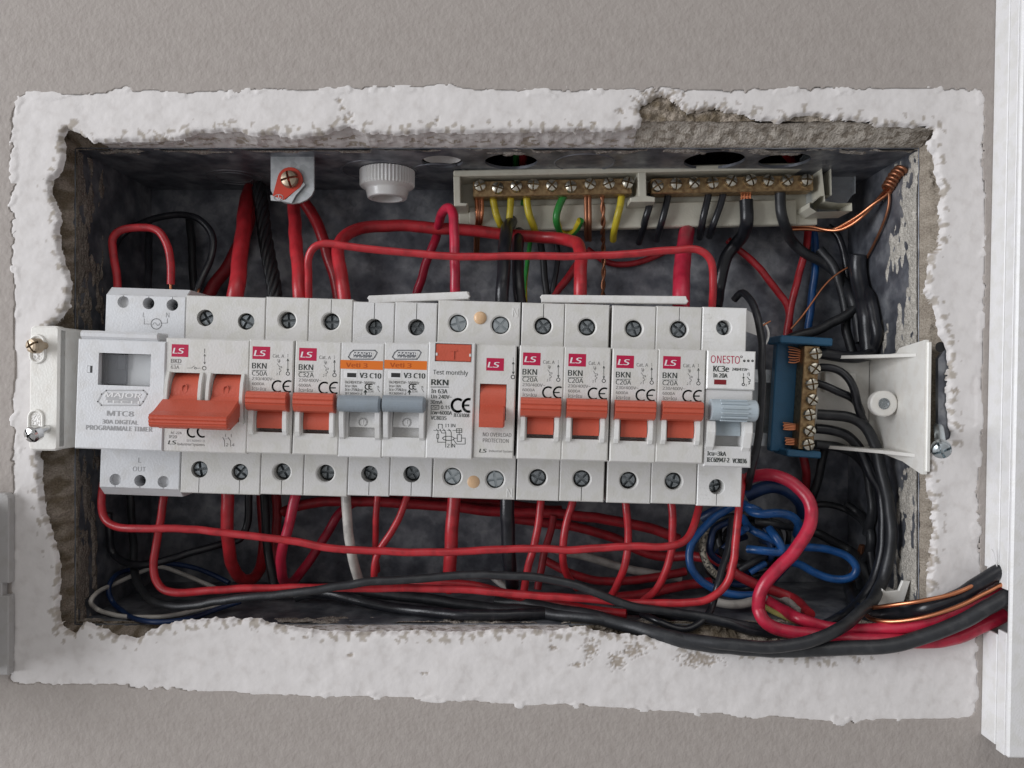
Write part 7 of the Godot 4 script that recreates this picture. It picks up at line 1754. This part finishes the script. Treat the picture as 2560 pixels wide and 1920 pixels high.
	s.lathe(rod, Vector3.ZERO, (b - a).normalized(), 18)
	obj("threaded_shank", s, M["bluish zinc"], t)
	# earth tab hanging from the top panel
	o = Vector3(-93.58, 95.25, -26.00)
	t = thing("earth_tab", "zinc earth tab with a red lug and screw under the top edge", "tab", o)
	s = Shape.new()
	var tab := PackedVector2Array([Vector2(-9.4, 2.2), Vector2(9.3, 2.2), Vector2(9.3, -12.0)])
	for k in 9:
		var g := deg_to_rad(lerpf(-10.0, -170.0, k / 8.0))
		tab.append(Vector2(0.0 + cos(g) * 9.4, -11.5 + sin(g) * 7.0))
	tab.append(Vector2(-9.4, -12.0))
	s.prism(tab, Vector3(0, 0, -1.2), RIGHT, FRONT, UP, 0.0, 1.2, 0.2)
	obj("plate", s, M["bright zinc"], t)
	s = Shape.new()
	s.box(-9.4, 9.3, 2.25, 3.2, -16.0, 0.0, 0.3)
	obj("bent_edge", s, M["bright zinc"], t)
	var hole := Vector2(-0.6, -8.6)
	s = Shape.new()
	s.lathe([[5.0, 0.0], [5.0, 0.8], [0.0, 0.8]], Vector3(hole.x, hole.y, 0.1), FRONT, 30)
	obj("washer", s, M["bright zinc"], t)
	s = Shape.new()
	var lug := PackedVector2Array([Vector2(-8.0, -15.4), Vector2(-3.2, -17.2)])
	for k in 13:
		var g := deg_to_rad(lerpf(-35.0, 165.0, k / 12.0))
		lug.append(hole + Vector2(cos(g), sin(g)) * 5.4)
	s.prism(lug, Vector3(0, 0, 0.95), RIGHT, FRONT, UP, 0.0, 0.7, 0.15)
	obj("red_lug", s, M["red lug"], t)
	s = Shape.new()
	var tagp := PackedVector2Array([Vector2(-9.0, -15.0), Vector2(-7.8, -15.1), Vector2(-2.6, -17.0), Vector2(2.6, -12.4), Vector2(5.2, -9.6), Vector2(5.8, -10.6), Vector2(1.8, -15.2), Vector2(0.0, -18.6), Vector2(-3.0, -17.9), Vector2(-8.8, -17.4)])
	s.prism(tagp, Vector3(0, 0, 0.9), RIGHT, FRONT, UP, 0.0, 0.6, 0.1)
	obj("lug_edge", s, M["bright zinc"], t)
	s = Shape.new()
	s.arc(-5.4, -16.2, 1.9, 1.3, 0, 360, 0.3, 1.75)
	s.stroke([Vector2(-5.4, -15.2), Vector2(-5.4, -16.4)], 0.25, 1.75)
	s.stroke([Vector2(-6.4, -16.4), Vector2(-4.4, -16.4)], 0.25, 1.75)
	s.stroke([Vector2(-6.0, -16.9), Vector2(-4.8, -16.9)], 0.22, 1.75)
	obj("earth_symbol", s, M["white print"], t)
	var es := obj("screw", screw_head(3.7, 0.7, 2.6, 0.4, 0.25, 1.0), M["rusty screw"], t)
	es.position = Vector3(hole.x, hole.y, 1.7) * MM
	# white conduit nut under the top panel
	o = Vector3(-56.6, BOX_Y1, -47.0)
	t = thing("conduit_nut", "white ribbed conduit nut under the top panel", "nut", o)
	s = Shape.new()
	s.lathe([[10.4, 0.0], [12.4, -0.3], [12.4, -6.8], [11.9, -7.6]], Vector3.ZERO, UP, 96, 1, 0.035)
	obj("ribbed_ring", s, M["glossy white"], t)
	s = Shape.new()
	s.lathe([[11.9, -7.6], [10.0, -8.8], [9.7, -9.2], [8.9, -12.4], [8.5, -12.8], [6.8, -12.9], [6.6, -12.4], [6.5, -2.0], [0.0, -2.0]], Vector3.ZERO, UP, 48)
	obj("threaded_end", s, M["glossy white"], t)
	# torn white conduit rim in the next knockout
	t = thing("conduit_end", "torn white conduit end showing in the top knockout beside the nut", "conduit", Vector3(TOP_HOLES[0][0], BOX_Y1 + 1.5, TOP_HOLES[0][1]))
	s = Shape.new()
	s.lathe([[8.4, 0.0], [8.4, 12.0]], Vector3.ZERO, UP, 36)
	s.lathe([[8.0, 4.0], [0.0, 4.2]], Vector3.ZERO, UP, 36)
	obj("rim", s, M["glossy white"], t)
	# broken white corner of plastic low at the right
	t = thing("plastic_fragment", "broken white plastic corner low in the box at the right", "fragment", Vector3(158.60, -88.10, -19.00), 0.0)
	s = Shape.new()
	s.prism(PackedVector2Array([Vector2(-7.0, -4.2), Vector2(4.6, -3.8), Vector2(7.6, 5.8), Vector2(4.4, 6.0), Vector2(2.8, 2.0), Vector2(-2.4, 1.4), Vector2(-4.0, 2.6)]), Vector3.ZERO, RIGHT, FRONT, UP, -1.2, 0.0, 0.2)
	obj("wall", s, M["bracket white"], t)
	s = Shape.new()
	s.prism(PackedVector2Array([Vector2(-6.0, -3.9), Vector2(4.4, -3.7), Vector2(3.0, 1.0), Vector2(-3.0, 1.0)]), Vector3.ZERO, RIGHT, FRONT, UP, -9.0, -1.2, 0.2)
	obj("rib", s, M["bracket white"], t)
	t = thing("torn_tape", "scrap of white tape stuck to a wire beside the slim breaker", "tape", Vector3(107.21, 25.23, -34.00), 0.0)
	s = Shape.new()
	s.prism(PackedVector2Array([Vector2(-6.0, 8.0), Vector2(-1.0, 5.0), Vector2(0.6, 0.4), Vector2(3.4, 1.8), Vector2(0.6, -2.6), Vector2(0.2, -4.2), Vector2(-3.0, -3.0), Vector2(-6.0, -2.0)]), Vector3.ZERO, RIGHT, FRONT, UP, -0.25, 0.0)
	obj("scrap", s, M["glossy white"], t)
	s = Shape.new()
	s.tube(curve([[3.6, 0.6, 0.2], [4.6, -2.4, 0.6], [4.2, -6.0, 0.8], [2.6, -9.0, 0.4]], 0.6), 0.5, 8)
	obj("curl", s, M["glossy white"], t)
	s = Shape.new()
	s.tube(curve([[0.2, -1.0, 0.3], [2.6, 0.6, 0.6], [5.4, 2.2, 1.0]], 0.6), 0.35, 6)
	obj("wire_tip", s, M["copper"], t)



func _ready() -> void:
	# camera, surroundings, lights
	var cam := Camera3D.new()
	cam.name = "camera"
	cam.position = Vector3(0, 0, 0.300)
	cam.fov = 53.33
	cam.near = 0.01
	cam.far = 20.0
	add_child(cam)
	cam.current = true
	var env := Environment.new()
	env.background_mode = Environment.BG_COLOR
	env.background_color = lin(0.80, 0.79, 0.80)
	env.background_energy_multiplier = 0.44
	env.tonemap_mode = Environment.TONE_MAPPER_LINEAR
	env.tonemap_exposure = 1.0
	env.sdfgi_enabled = true
	env.ssao_enabled = true
	env.ssil_enabled = true
	var we := WorldEnvironment.new()
	we.name = "surroundings"
	we.environment = env
	add_child(we)
	for l in LIGHTS:
		var a := AreaLight3D.new()
		a.name = l.name
		a.area_size = l.size
		a.light_energy = l.energy
		a.light_color = l.color
		a.shadow_enabled = true
		a.area_range = 8.0
		add_child(a)
		a.position = l.at
		a.look_at_from_position(l.at, Vector3(0, 0, -0.02), Vector3.UP)
	make_materials()
	build_wall()
	build_box()
	build_surroundings()
	build_rail()
	build_devices()
	build_blocks()
	build_hardware()
	build_cables()
